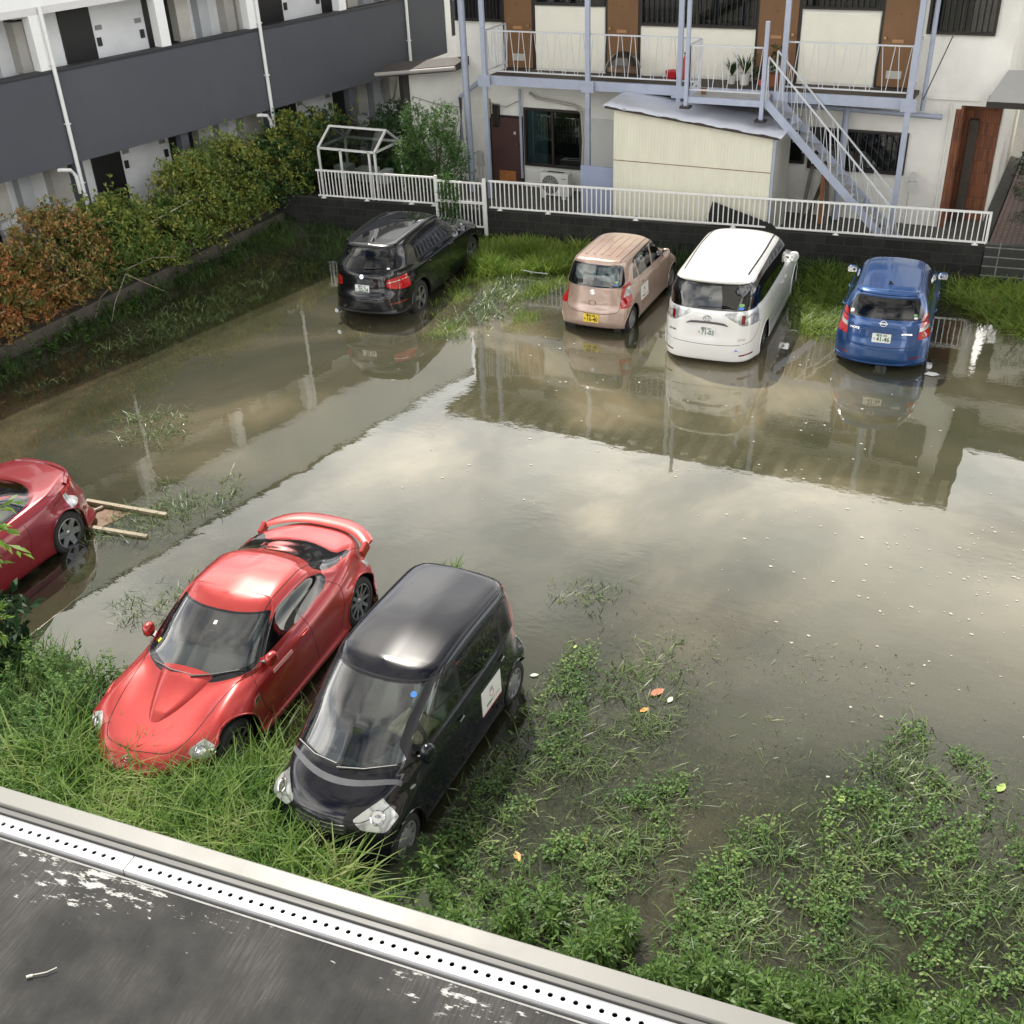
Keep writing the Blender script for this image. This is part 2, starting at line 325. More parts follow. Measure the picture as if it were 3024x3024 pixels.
    def frame(s, dr, u, v, off=.003, tilt=True, rot=0):
        """matrix with local x = reading direction seen from outside, y = up, z = outwards"""
        p, n = s.hit(dr, u, v); Nn = Vector(DIRS[dr][2])
        if p is None: return None
        if not tilt: n = Nn
        up = Vector((0, 0, 1)) if dr != 'T' else Vector((-1, 0, 0)); x = up.cross(n).normalized(); y = n.cross(x)
        return Matrix.Translation(p+n*off) @ Matrix((x, y, n)).transposed().to_4x4() @ Matrix.Rotation(R(rot), 4, 'Z')
    def place(s, mb, name, mat, mtx, **k):
        o = mb.build(name, mat, s.root, **k); o.matrix_local = mtx; return o
    def wheel(s, x, y, side, Rw, wd, rim, n, mat, spw=.05, style='spoke', z=None):
        z = Rw-.0 if z is None else z; Rr = rim
        prof = [(-wd/2, Rr), (-wd/2, Rw-.03), (-wd/2+.03, Rw), (wd/2-.03, Rw), (wd/2, Rw-.03), (wd/2+.004, Rr+.015), (wd/2-.01, Rr)]
        t = MB().lathe(prof, n=40).build('wheel', MATS['rubber'], s.root, smooth=True); t.matrix_local = Matrix.Translation((x, y, z)) @ Matrix.Rotation(0 if side > 0 else math.pi, 4, 'Z')
        yb = wd/2-.012
        d = MB().lathe([(yb-.07, .02), (yb-.07, Rr), (yb-.02, Rr)], n=40); d.build('brake', MATS['trim_black'] if style != 'cover' else MATS['trim_black'], t)
        m = MB().lathe([(yb-.03, Rr), (yb+.004, Rr+.006), (yb+.006, Rr-.012), (yb-.03, Rr-.016)], n=40)
        hub = Rr*.2; m.lathe([(yb-.05, hub+.02), (yb-.012, hub), (yb-.004, hub*.6), (yb-.004, .001)], n=20)
        def spoke(a, w0, w1, r0, r1, dz0=-.012, dz1=-.004, th=.02):
            ca, sa = math.cos(a), math.sin(a); vs = []
            for r, ww, dz in ((r0, w0, dz0), (r1, w1, dz1)):
                for sg, dd in ((-1, 0), (1, 0), (1, -th), (-1, -th)): vs.append((r*ca-sg*ww*sa, yb+dz+dd, r*sa+sg*ww*ca))
            m.add(vs, [(0, 1, 5, 4), (1, 2, 6, 5), (3, 0, 4, 7), (2, 3, 7, 6)])
        for k in range(n):
            a = 2*math.pi*k/n+.2
            if style == 'double':
                for da in (-.11, .11): spoke(a+da, spw*.45, spw*.4, hub*.7, Rr-.008)
            elif style == 'cover': spoke(a, spw*.42, spw*.62, Rr*.5, Rr-.012, -.004, -.008)
            else: spoke(a, spw*.8, spw*.55, hub*.7, Rr-.008)
        if style == 'cover': m.lathe([(yb-.02, Rr*.62), (yb-.003, Rr*.58), (yb+.012, Rr*.22), (yb+.012, .001)], n=32)
        m.build('rim', mat, t, smooth=True)
    def wheels(s, xs, y, Rw, wd, rim, n, mat, spw=.05, style='spoke', ra=None, wout=None, lip=True):
        ra = ra or Rw+.05
        for x in xs:
            s.hole('L', circ(x, Rw, ra, 30), cond=lambda c: abs(c.y) > .45); s.hole('R', circ(x, Rw, ra, 30), cond=lambda c: abs(c.y) > .45)
            for sd_ in (1, -1):
                s.wheel(x, sd_*(y-wd/2), sd_, Rw, wd, rim, n, mat, spw, style)
                mb = MB(); mb.lathe([(sd_*.42, .02), (sd_*.42, ra+.005), (sd_*(y-.12), ra+.005)], n=36, c=(x, 0, Rw)); mb.build('wheel_well', MATS['cabin'], s.root)
                pts = []
                for k in range(25):
                    a = R(-14+k*208/24); q = s.hit('L' if sd_ > 0 else 'R', x+math.cos(a)*(ra+.008), Rw+math.sin(a)*(ra+.008))
                    if q[0] and abs(q[0].y) > .5: pts.append(q[0])
                if lip and len(pts) > 3: MB().tube(pts, .011, 6).build('arch_trim', s.pm, s.root, smooth=True)
    def plate(s, dr, u, v, l1, l2, l3, mat='plate_white', ink='ink_green', scale=1.):
        f = s.frame(dr, u, v, .012); w_, h_ = .33*scale, .165*scale
        mb = MB(); P = rnd([(-w_/2, -h_/2), (w_/2, -h_/2), (w_/2, h_/2), (-w_/2, h_/2)], .012); mb.prism(P, lambda p: (p[0], p[1], 0), lambda p: (p[0], p[1], -.03))
        pl = s.place(mb, 'number_plate', MATS[mat], f)
        for txt, sz, ox, oy, sx, b in ((l1, .05, 0, .050, 1.0, .0008), (l2, .045, -.125, -.02, 1, .0008), (l3, .122, .028, -.022, .82, .0022)):
            text_mesh(txt, sz*scale*(1. if ox or sz < .1 else 1), MATS[ink], 'lettering', pl, Matrix.Translation((ox*scale, oy*scale, .002)), .001, b, sx=sx)
    def lens(s, dr, u, v, r, par='lamp_reflector'):
        f = s.frame(dr, u, v, .003)
        if f: mb = MB().lathe([(.004, r), (.008, r*.9), (.002, r*.75), (.006, r*.4), (.010, .001)], axis='z', n=24); s.place(mb, par, MATS['chrome'], f, smooth=True)
    def text(s, txt, size, mat, dr, u, v, off=.003, bold=.001, sx=1., rot=0, name='badge'):
        f = s.frame(dr, u, v, off, rot=rot)
        if f: return text_mesh(txt, size, MATS[mat], name, s.root, f, .002, bold, sx=sx)
    def disc(s, name, mat, dr, u, v, r, off=.004, ry=None, n=20, mbf=None):
        f = s.frame(dr, u, v, off); ry = ry or r; mb = MB(); P = [(r*math.cos(2*math.pi*k/n), ry*math.sin(2*math.pi*k/n)) for k in range(n)]
        mb.prism(P, lambda p: (p[0], p[1], 0), lambda p: (p[0], p[1], -.008)); return s.place(mb, name, MATS[mat], f)
    def ring(s, name, mat, dr, u, v, rx, ry, r=.006, ox=0, oy=0, parent=None):
        f = s.frame(dr, u, v, .004); mb = MB(); mb.tube([(ox+rx*math.cos(2*math.pi*k/20), oy+ry*math.sin(2*math.pi*k/20), 0) for k in range(21)], r, 6); return s.place(mb, name, MATS[mat], f, smooth=True)
    def handle(s, x, z, mat=None, lgt=.16):
        for dr in 'LR':
            f = s.frame(dr, x, z, .02); mb = MB(); mb.tube([(-lgt/2, 0, -.025), (-lgt/2+.02, 0, 0), (lgt/2-.02, 0, 0), (lgt/2, 0, -.025)], [.008, .013, .013, .008], 8)
            d = s.place(mb, 'door_handle', mat or s.pm, f, smooth=True)
    def mirror(s, x, z, wd=.2, ht=.14, dp=.1, out=.14, mat=None, fold=False, sides='LR', y0=None):
        for dr in sides:
            sg = 1 if dr == 'L' else -1; p, n = s.hit(dr, x, z); yb = (abs(p.y) if p else .8) if y0 is None else y0
            mb = MB(); ax = (Vector((.12, 1, 0)) if not fold else Vector((-1, .18, 0))).normalized(); c0 = Vector((x-.02, (yb+out) if not fold else (yb+.1), z+.03))
            rings = []
            for t in np.linspace(-1, 1, 9):
                k = max(.02, (1-abs(t)**3.2))**.5; rings.append((c0+ax*(t*wd/2), k))
            side = ax.cross(Vector((0, 0, 1))); vs = []; n_ = 14
            for (c, k) in rings:
                for j in range(n_):
                    a = 2*math.pi*j/n_; ca, sa = math.cos(a), math.sin(a); ca = math.copysign(abs(ca)**.7, ca); sa = math.copysign(abs(sa)**.7, sa); q = c+side*(ca*dp/2*k)+Vector((0, 0, 1))*(sa*ht/2*k); vs.append((q.x, q.y*sg, q.z))
            fs = [(i*n_+j, i*n_+(j+1) % n_, (i+1)*n_+(j+1) % n_, (i+1)*n_+j) for i in range(8) for j in range(n_)]
            fs += [tuple(range(n_)), tuple(8*n_+j for j in range(n_))]; mb.add(vs, fs); o = mb.build('wing_mirror', mat or s.pm, s.root, smooth=True)
            ar = MB(); ar.bar((x, sg*(yb-.03), z-.02), (c0.x, sg*c0.y, z-.01), .07, .03); ar.build('mirror_arm', MATS['trim_black'], o)
            if not fold:
                g = MB(); c = c0-Vector((dp/2*.93, 0, 0)); P = rnd([(-wd*.42, -ht*.4), (wd*.42, -ht*.4), (wd*.42, ht*.4), (-wd*.42, ht*.4)], .03); g.add([(c.x-.004, (c.y+a)*sg, c.z+b) for a, b in P], [tuple(range(len(P)))]); g.build('mirror_glass', MATS['chrome'], o)
    def wiper(s, dr, a, b, r=.007):
        p, n = s.hit(dr, *a); q, n2 = s.hit(dr, *b)
        if p and q:
            m_, n3 = s.hit(dr, (a[0]*.5+b[0]*.5), (a[1]*.5+b[1]*.5)); mb = MB(); mb.tube([p+n*.03, (m_ or (p+q)/2)+n*.03, q+n2*.016], [r*1.6, r*1.2, r*.8], 6)
            a2 = m_*.35+p*.65 if m_ else p; mb.tube([a2+n*.014, (m_ or p)+n*.014, q+n2*.014+(q-p)*.12], r*.7, 5); mb.build('wiper', MATS['trim_black'], s.root, smooth=True)
    def seats(s, rows, mat='cabin_grey', yw=.36, zf=.42, top=1.05, floor=.3, dash=None, steer=True, w_=.5, dtop=.9):
        f = MB(); x0 = min(rows)-.5; x1 = (dash or max(rows)+.8)+.3; f.box(x0, x1, -.62, .62, floor-.03, floor); f.build('cabin_floor', MATS['cabin'], s.root)
        for x in rows:
            for sg in (1, -1):
                b = MB(); b.box(x-.05, x+.42, sg*yw-w_/2+.02, sg*yw+w_/2-.02, zf-.1, zf+.05); b.bar((x-.02, sg*yw, zf), (x-.22, sg*yw, top-.22), w_-.06, .12, (1, 0, 0)); b.bar((x-.24, sg*yw, top-.19), (x-.27, sg*yw, top), .26, .09, (1, 0, 0))
                b.build('seat', MATS[mat], s.root, bevel=.03)
        if dash:
            d = MB(); d.prism([(dash-.25, .5), (dash-.22, dtop-.05), (dash-.1, dtop), (dash+.22, dtop-.02), (dash+.28, .5)], lambda p: (p[0], -.56, p[1]), lambda p: (p[0], .56, p[1])); d.build('dashboard', MATS[mat], s.root, bevel=.03)
        if dash and steer:
            c = Vector((dash-.42, -yw, .86)); ax = Vector((-.9, 0, .42)).normalized(); u = Vector((0, 1, 0)); v = ax.cross(u); st = MB()
            st.tube([c+(u*math.cos(2*math.pi*k/24)+v*math.sin(2*math.pi*k/24))*.185 for k in range(25)], .016, 6); st.bar(c-u*.17, c+u*.17, .05, .03, tuple(ax)); st.bar(c, c-v*.17, .05, .03, tuple(ax)); st.tube([c, c-ax*.3], .03, 8)
            st.build('steering_wheel', MATS['cabin'], s.root, smooth=True)
    def snorm(s, co):
        """smooth normal of the uncut surface nearest to co"""
        loc, n, fi, d = s.bvh.find_nearest(co)
        if loc is None: return Vector((0, 0, 1))
        f = s.bm0.faces[fi]; ws = interp_weights([v.co for v in f.verts], loc); r = Vector((0, 0, 0))
        for v, k in zip(f.verts, ws): r += v.normal*k
        return r.normalized() if r.length > 1e-6 else n
    def finish(s, thick=.025):
        bm = s.bm; lay = s.lay; dead = [f for f in bm.faces if f[lay] == -1]
        bmesh.ops.delete(bm, geom=dead, context='FACES'); out = {}
        for tg, (nm, mat) in s.tags.items():
            b2 = bm.copy(); l2 = b2.faces.layers.int['tag']; bmesh.ops.delete(b2, geom=[f for f in b2.faces if f[l2] != tg], context='FACES')
            if not b2.faces: b2.free(); continue
            me = bpy.data.meshes.new(nm); b2.to_mesh(me); b2.free(); me.polygons.foreach_set('use_smooth', [True]*len(me.polygons)); me.materials.append(mat)
            N = [s.snorm(v.co) for v in me.vertices]; me.normals_split_custom_set_from_vertices([tuple(n) for n in N])
            o = bpy.data.objects.new(nm, me); C.objects.link(o); o.parent = s.root; out[nm] = o
            if nm == 'body':
                me2 = bpy.data.meshes.new('inner_shell'); me2.from_pydata([tuple(v.co-n*thick) for v, n in zip(me.vertices, N)], [], [tuple(q.vertices) for q in me.polygons]); me2.update(); me2.polygons.foreach_set('use_smooth', [True]*len(me2.polygons)); me2.materials.append(MATS['cabin'])
                o2 = bpy.data.objects.new('inner_shell', me2); C.objects.link(o2); o2.parent = s.root
        bm.free(); s.bm0.free(); return out
def arcpath(pts, n=8):
    """smooth a short list of points"""
    P = np.array(pts, float); t = np.arange(len(P)); return [tuple(p) for p in pchip(t, P, np.linspace(0, len(P)-1, (len(P)-1)*n+1))]
# ---------------- ground and water ----------------
def vnoise(x, y, s, seed=0):
    """cheap smooth value noise"""
    r = np.random.default_rng(seed); T = r.random((64, 64)); u = x/s+100; v = y/s+100; i = np.floor(u).astype(int); j = np.floor(v).astype(int); fu = u-i; fv = v-j
    fu = fu*fu*(3-2*fu); fv = fv*fv*(3-2*fv); g = lambda a, b: T[a % 64, b % 64]
    return (g(i, j)*(1-fu)+g(i+1, j)*fu)*(1-fv)+(g(i, j+1)*(1-fu)+g(i+1, j+1)*fu)*fv
def fence_y(x): return 24.1+(x+1.4)*.105
def gh(x, y):
    x = np.asarray(x, float); y = np.asarray(y, float); h = -.115+(vnoise(x, y, .9, 1)-.5)*.07+(vnoise(x, y, .25, 2)-.5)*.03
    h = h+np.clip(1-(fence_y(x)-y)/2.6, 0, 1)**1.2*.17+np.clip(1-(x+18)/.9, 0, 1)**1.2*.15
    near = np.clip(1-(y-5.6-.1*(x+4))/1.6, 0, 1)*np.clip((-3.2-x)/1.2, 0, 1); h = h+near*.15
    h = h+np.clip(1-(y-5.4)/1.2, 0, 1)*.08
    h = h+np.clip(1-np.abs(y-6.4)/1.6, 0, 1)*np.clip((-8.2-x)/.9, 0, 1)*.14
    return h
gx = np.arange(-18.05, 9, .14); gy = np.arange(1.2, 24.9, .14); GX, GY = np.meshgrid(gx, gy); nx_ = len(gx)
idx = np.arange(len(gy)-1)[:, None]*nx_+np.arange(nx_-1)[None]
q = np.stack([idx, idx+1, idx+nx_+1, idx+nx_], -1).reshape(-1, 4)
meta(npmesh('ground', np.stack([GX, GY, gh(GX, GY)], -1), q, M('mud_bed', (.034, .038, .020), .8, var=.35, vs=1.5, bump=.5, bs=18, stain=(.035, .05, .02), sp=(.42, .62)), smooth=True), kind='structure')
meta(MB().box(-250, 250, -120, 400, -.6, -.22).build('terrain', M('far_ground', (.12, .12, .10), .9, var=.2, vs=.2)), kind='structure')
def water():
    m, t, b = nodes('flood_water')
    def nz_(s, d, r, st=None): return noise(t, s, d, r, stretch=st)
    nm = nz_(.16, 5, .55); nm.inputs['Distortion'].default_value = 1.6
    mud = ramp(t, nm.outputs[0], [(.36, (.062, .064, .036)), (.52, (.10, .094, .058)), (.66, (.20, .172, .108))])
    m2 = t.nodes.new("ShaderNodeMixRGB"); m2.blend_type = 'MULTIPLY'; m2.inputs[0].default_value = .55; L(t, mud.outputs[0], m2.inputs[1])
    r2 = ramp(t, nz_(2.2, 6, .65).outputs[0], [(.3, .88), (.7, 1.)]); L(t, r2.outputs[0], m2.inputs[2])
    L(t, m2.outputs[0], b.inputs['Base Color']); b.inputs['Roughness'].default_value = .9; b.inputs['Specular IOR Level'].default_value = 0
    # clearness: settled, clearer water over the weeds near the edges, thick mud in the middle; widened at left to darken it as shade
    geo = t.nodes.new("ShaderNodeNewGeometry"); sx = t.nodes.new("ShaderNodeSeparateXYZ"); L(t, geo.outputs['Position'], sx.inputs[0])
    def lin(sock, a, b_, c0, c1):
        n = t.nodes.new("ShaderNodeMapRange"); L(t, sock, n.inputs[0]); n.inputs[1].default_value = a; n.inputs[2].default_value = b_; n.inputs[3].default_value = c0; n.inputs[4].default_value = c1; n.interpolation_type = 'SMOOTHSTEP'; return n.outputs[0]
    def mth(op, a, b_):
        n = t.nodes.new("ShaderNodeMath"); n.operation = op; n.use_clamp = op != 'ADD'
        for k, v in enumerate((a, b_)):
            if isinstance(v, float): n.inputs[k].default_value = v
            else: L(t, v, n.inputs[k])
        return n.outputs[0]
    near = lin(sx.outputs[1], 8.5, 13., 1., 0.); edge = lin(sx.outputs[0], -16.5, -9.5, .85, 0.); back = lin(sx.outputs[1], 17.8, 21.5, 0., .95)
    k = mth('MAXIMUM', mth('MAXIMUM', near, edge), back); nn = ramp(t, nz_(.8, 5, .6).outputs[0], [(.34, .0), (.66, 1.)])
    k2 = mth('MULTIPLY', mth('ADD', mth('MULTIPLY', k, .75), mth('MULTIPLY', mth('MULTIPLY', k, nn.outputs[0]), .35)), 1.)
    k3 = mth('ADD', mth('MULTIPLY', k2, .84), .03)
    tr = t.nodes.new("ShaderNodeBsdfTransparent"); tr.inputs[0].default_value = (.80, .82, .70, 1)
    mixa = t.nodes.new("ShaderNodeMixShader"); L(t, k3, mixa.inputs[0]); L(t, b.outputs[0], mixa.inputs[1]); L(t, tr.outputs[0], mixa.inputs[2])
    gl = t.nodes.new("ShaderNodeBsdfGlossy"); gl.inputs['Roughness'].default_value = .012; gl.inputs[0].default_value = (.98, .98, .96, 1)
    bp = t.nodes.new("ShaderNodeBump"); rs = ramp(t, nz_(.35, 3, .5).outputs[0], [(.38, .006), (.68, .05)]); L(t, rs.outputs[0], bp.inputs['Strength']); bp.inputs['Distance'].default_value = .02; w1 = nz_(7, 3, .5, (1, 1.6, 1)); L(t, w1.outputs[0], bp.inputs['Height'])
    bp2 = t.nodes.new("ShaderNodeBump"); bp2.inputs['Strength'].default_value = .035; bp2.inputs['Distance'].default_value = .1; w2 = nz_(1.1, 2, .5); L(t, w2.outputs[0], bp2.inputs['Height']); L(t, bp2.outputs[0], bp.inputs['Normal'])
    L(t, bp.outputs[0], gl.inputs['Normal'])
    fr = t.nodes.new("ShaderNodeFresnel"); fr.inputs[0].default_value = 1.36; L(t, bp.outputs[0], fr.inputs['Normal'])
    fx = mth('MULTIPLY', fr.outputs[0], 2.3)
    mixb = t.nodes.new("ShaderNodeMixShader"); L(t, fx, mixb.inputs[0]); L(t, mixa.outputs[0], mixb.inputs[1]); L(t, gl.outputs[0], mixb.inputs[2]); L(t, mixb.outputs[0], t.nodes['Material Output'].inputs[0])
    o = MB().add([(-18.02, 1.0, 0), (9, 1.0, 0), (9, 25.2, 0), (-18.02, 22.4, 0)], [(0, 1, 2, 3)]).build('water', m); meta(o, kind='structure')
water()
# ---------------- walls, yards ----------------
def mesh_thing(o, label, cat, group=None): return meta(o, label, cat, group)
conc = M('wet_concrete', (.075, .066, .052), .75, var=.35, vs=2.2, bump=.4, bs=25, stain=(.16, .15, .13), ss=2.5, sp=(.62, .78))
rw = MB().box(-18.2, -18.0, -4, 22.55, -.2, .36); mesh_thing(rw.build('retaining_wall', conc, bevel=.01), 'low dark stained concrete wall running under the hedge', 'wall')
def blockmat(name, c1, c2, mortar, bw, bh, sq=.5, rough=.8, stainc=(.10, .10, .09), ms=.012):
    m, t, b = nodes(name); br = t.nodes.new("ShaderNodeTexBrick"); br.offset = sq; c = t.nodes.new("ShaderNodeTexCoord"); mpn = t.nodes.new("ShaderNodeMapping"); mpn.inputs['Rotation'].default_value = (R(90), 0, 0)
    L(t, c.outputs['Object'], mpn.inputs[0]); L(t, mpn.outputs[0], br.inputs[0])
    br.inputs['Scale'].default_value = 1; br.inputs['Brick Width'].default_value = bw; br.inputs['Row Height'].default_value = bh; br.inputs['Mortar Size'].default_value = ms; br.inputs['Color1'].default_value = (*c1, 1); br.inputs['Color2'].default_value = (*c2, 1); br.inputs['Mortar'].default_value = (*mortar, 1); br.inputs['Mortar Smooth'].default_value = .3; br.inputs['Bias'].default_value = -.3
    n = noise(t, 1.6, 8, .7); r = ramp(t, n.outputs[0], [(.5, 0.), (.75, .8)]); mm = t.nodes.new("ShaderNodeMixRGB"); L(t, r.outputs[0], mm.inputs[0]); L(t, br.outputs[0], mm.inputs[1]); mm.inputs[2].default_value = (*stainc, 1)
    L(t, mm.outputs[0], b.inputs['Base Color']); b.inputs['Roughness'].default_value = rough; bumpn(t, br.outputs['Fac'], b, -.5, .008); return m
blk = blockmat('block_dark', (.008, .008, .0075), (.020, .020, .018), (.035, .035, .032), .4, .2, stainc=(.035, .035, .032), ms=.007)
def along(name, mat, x0, x1, z0, z1, th=.14, dy=0, **k):
    mb = MB(); y0, y1 = fence_y(x0)+dy, fence_y(x1)+dy; mb.prism([(x0, y0), (x1, y1), (x1, y1+th), (x0, y0+th)], lambda p: (p[0], p[1], z0), lambda p: (p[0], p[1], z1)); return mb.build(name, mat, **k)
mesh_thing(along('block_wall', blk, -18.3, -1.42, -.3, .80), 'black weathered concrete block wall below the white fence', 'wall')
til = blockmat('tile_dark', (.03, .032, .032), (.04, .042, .042), (.22, .22, .21), .56, .2, 0.0, .5, stainc=(.02, .02, .02), ms=.014)
mesh_thing(along('tiled_wall', til, -1.40, 9, -.3, .86, .16, -.03), 'dark gridded block wall at the right edge beside the end of the fence', 'wall')
meta(MB().prism([(-18.25, 22.52), (-1.45, 24.25), (-1.45, 60), (-18.25, 60)], lambda p: (*p, .2), lambda p: (*p, .46)).build('yard_ground', M('yard_gravel', (.10, .10, .09), .9, var=.45, vs=14, bump=.6, bs=40)), kind='structure')
pav = blockmat('paver', (.20, .13, .115), (.15, .105, .095), (.07, .06, .055), .22, .11)
for n_ in pav.node_tree.nodes:
    if n_.type == 'MAPPING': n_.inputs['Rotation'].default_value = (0, 0, R(90))
meta(MB().prism([(-1.40, 24.26), (9, 25.35), (9, 60), (-1.40, 60)], lambda p: (*p, .2), lambda p: (*p, .60)).build('paved_path', pav), kind='structure')
meta(MB().box(-60, -18.2, -20, 60, .0, .30).build('corridor_ground', M('corridor', (.16, .155, .15), .85, var=.2, vs=3)), kind='structure')
# ---------------- white fences ----------------
wm = M('white_alu', (.80, .80, .78), .4, var=.05, vs=3)
def fence(name, label, xs, z0, z1, n, posts, base=.80, dy=.07, w_=.022, foot=True, mid=None):
    x0, x1 = xs; r = thing(name, label, 'fence', (x0, fence_y(x0)+dy, base)); a = math.atan(.105); r.rotation_euler = (0, 0, a); Lh = (x1-x0)/math.cos(a); z0 -= base; z1 -= base
    MB().box(0, Lh, -.02, .02, z1-.045, z1).build('top_rail', wm, r, bevel=.004); MB().box(0, Lh, -.018, .018, z0-.04, z0).build('bottom_rail', wm, r, bevel=.004)
    if mid: MB().box(0, Lh, -.018, .018, mid-base-.06, mid-base).build('middle_rail', wm, r)
    me = MB().box(-w_/2, w_/2, -.012, .012, z0, z1-.045).build('baluster', wm, r)
    for k in range(n):
        o = me if k == 0 else me.copy()
        if k: C.objects.link(o)
        o.location = (.06+(Lh-.12)*k/(n-1), 0, 0)
    for p in posts:
        pb = MB(); px = (p-x0)/math.cos(a); pb.box(px-.03, px+.03, -.025, .025, 0, z0); pb.box(px-.06, px+.06, -.05, .03, -.004, .012); pb.build('fence_foot', wm, r)
    return r
f1 = fence('fence', 'long white railing of thin upright bars on the black block wall', (-12.36, -1.42), .88, 1.50, 98, (-12.1, -10.9, -8.8, -6.6, -4.4, -1.62)); MB().box(10.98, 11.03, -.02, .02, .03, .70).build('end_post', wm, f1)
f2 = fence('fence', 'short white railing section in front of the greenhouse frame', (-16.95, -13.70), .88, 1.50, 34, (-16.8, -15.6, -14.4, -13.8))
f3 = fence('gate_fence', 'taller white barred gate panel half overgrown by the bush', (-13.62, -12.42), .42, 1.46, 12, (), base=.30, dy=-.03, mid=1.0)
for x in (-.04, 1.20): MB().box(x-.035, x+.035, -.03, .03, -.1, 1.26).build('gate_post', wm, f3)
# ---------------- near roof edge under the camera ----------------
def near_roof():
    r = thing('roof_terrace', 'grey scratched roof deck with a perforated white rail and beige coping in front', 'building', (0, 0, 6.5), R(5.74))
    m, t, b = nodes('deck_sheet'); geo = t.nodes.new("ShaderNodeTexCoord"); sp_ = t.nodes.new("ShaderNodeSeparateXYZ"); L(t, geo.outputs['Object'], sp_.inputs[0])
    n1 = noise(t, 9, 9, .72, stretch=(22, 1.3, 1)); n1.inputs['Distortion'].default_value = .15; st = ramp(t, n1.outputs[0], [(.40, 0.), (.80, 1.)]); n0 = noise(t, 2.4, 5, .6); st0 = ramp(t, n0.outputs[0], [(.42, 0.), (.66, 1.)])
    for nd in t.nodes:
        if nd.type == 'MAPPING': nd.inputs['Rotation'].default_value = (0, 0, R(28))
    mm = t.nodes.new("ShaderNodeMath"); mm.operation = 'MULTIPLY'; L(t, st.outputs[0], mm.inputs[0]); L(t, st0.outputs[0], mm.inputs[1])
    base = ramp(t, n0.outputs[0], [(.3, (.013, .0128, .0125)), (.7, (.028, .0272, .0265))])
    c1 = t.nodes.new("ShaderNodeMixRGB"); L(t, mm.outputs[0], c1.inputs[0]); L(t, base.outputs[0], c1.inputs[1]); c1.inputs[2].default_value = (.17, .165, .155, 1)
    # peeled white flakes, mostly near the rail
    n3 = noise(t, 26, 12, .74, stretch=(.7, 2.2, 1)); n4 = noise(t, 2.6, 2, .5); ed = t.nodes.new("ShaderNodeMapRange"); L(t, sp_.outputs[1], ed.inputs[0]); ed.inputs[1].default_value = 1.08; ed.inputs[2].default_value = 1.30; ed.inputs[3].default_value = 0; ed.inputs[4].default_value = .13
    ad = t.nodes.new("ShaderNodeMath"); ad.operation = 'ADD'; ad0 = t.nodes.new('ShaderNodeMath'); ad0.operation = 'MULTIPLY_ADD'; L(t, n4.outputs[0], ad0.inputs[0]); ad0.inputs[1].default_value = .45; L(t, n3.outputs[0], ad0.inputs[2]); L(t, ad0.outputs[0], ad.inputs[0]); L(t, ed.outputs[0], ad.inputs[1]); fl = ramp(t, ad.outputs[0], [(.945, 0.), (.975, 1.)])
    c2 = t.nodes.new("ShaderNodeMixRGB"); L(t, fl.outputs[0], c2.inputs[0]); L(t, c1.outputs[0], c2.inputs[1]); c2.inputs[2].default_value = (.42, .42, .40, 1)
    L(t, c2.outputs[0], b.inputs['Base Color']); rr = ramp(t, n1.outputs[0], [(.3, .62), (.7, .8)]); L(t, rr.outputs[0], b.inputs['Roughness']); b.inputs['Specular IOR Level'].default_value = .25; n9 = noise(t, 160, 4, .7); bumpn(t, n9.outputs[0], b, .25, .002)
    MB().box(-5, 4, -5, 1.312, -.30, -.012).build('deck', m, r)
    MB().box(-5, 4, -5, 1.41, -6.6, -.302).build('wall', M('near_wall', (.55, .54, .5), .8, var=.08), r)
    bm_ = M('coping_beige', (.19, .188, .17), .45, var=.04, vs=2); dk = M('groove_dark', (.03, .028, .026), .6); gm = M('alu_grey', (.10, .10, .098), .5, var=.1, vs=8, stretch=(.2, 4, 1))
    o = MB().box(-5, .0, 1.394, 1.444, -.06, .004).build('coping', bm_, r, bevel=.004); o = MB().box(.002, 4, 1.394, 1.446, -.06, .0055).build('coping', bm_, r, bevel=.004)
    MB().box(-5, 4, 1.376, 1.393, -.06, -.006).build('flashing', gm, r, bevel=.002); MB().box(-5, 4, 1.312, 1.376, -.30, -.035).build('gutter', dk, r)
    MB().box(-5, 4, 1.308, 1.3125, -.02, -.0108).build('deck_edge', M('edge_white', (.22, .22, .215), .5, stain=(.05, .05, .05), ss=9, var=.1), r)
    rail = M('rail_white', (.56, .56, .57), .4, var=.03)
    for a_, b_, s0 in ((-5, -1.5915, -1), (-1.589, 4, 1)):
        mb = MB(); y0, y1, yc, z = 1.3245, 1.3655, 1.346, -.004; sp = .0283; hs = []
        if s0 < 0: hs = [-1.6368-k*sp for k in range(60)]
        else: hs = [-1.5565+k*sp for k in range(110)]
        hs.sort(); n = 20; rad = .0062; prev = a_
        for h in hs:
            c0, c1_ = h-sp/2, h+sp/2; ring = []; sq = []
            for k in range(n):
                a = 2*math.pi*(k+.5)/n; ca, sa = math.cos(a), math.sin(a); ring.append((h+rad*ca, yc+rad*sa, z)); kk = 1/max(abs(ca), abs(sa)); sq.append((h+min(1, abs(ca*kk))*math.copysign(sp/2, ca), yc+(sa*kk)*((y1-yc) if sa > 0 else (yc-y0)), z))
            low = [(p[0], p[1], z-.004) for p in ring]; mb.add(ring+sq+low, [(k, (k+1) % n, n+(k+1) % n, n+k) for k in range(n)]+[((k+1) % n, k, 2*n+k, 2*n+(k+1) % n) for k in range(n)])
        lo, hi = hs[0]-sp/2, hs[-1]+sp/2
        for u, v in ((a_, lo), (hi, b_)):
            if v > u: mb.add([(u, y0, z), (v, y0, z), (v, y1, z), (u, y1, z)], [(0, 1, 2, 3)])
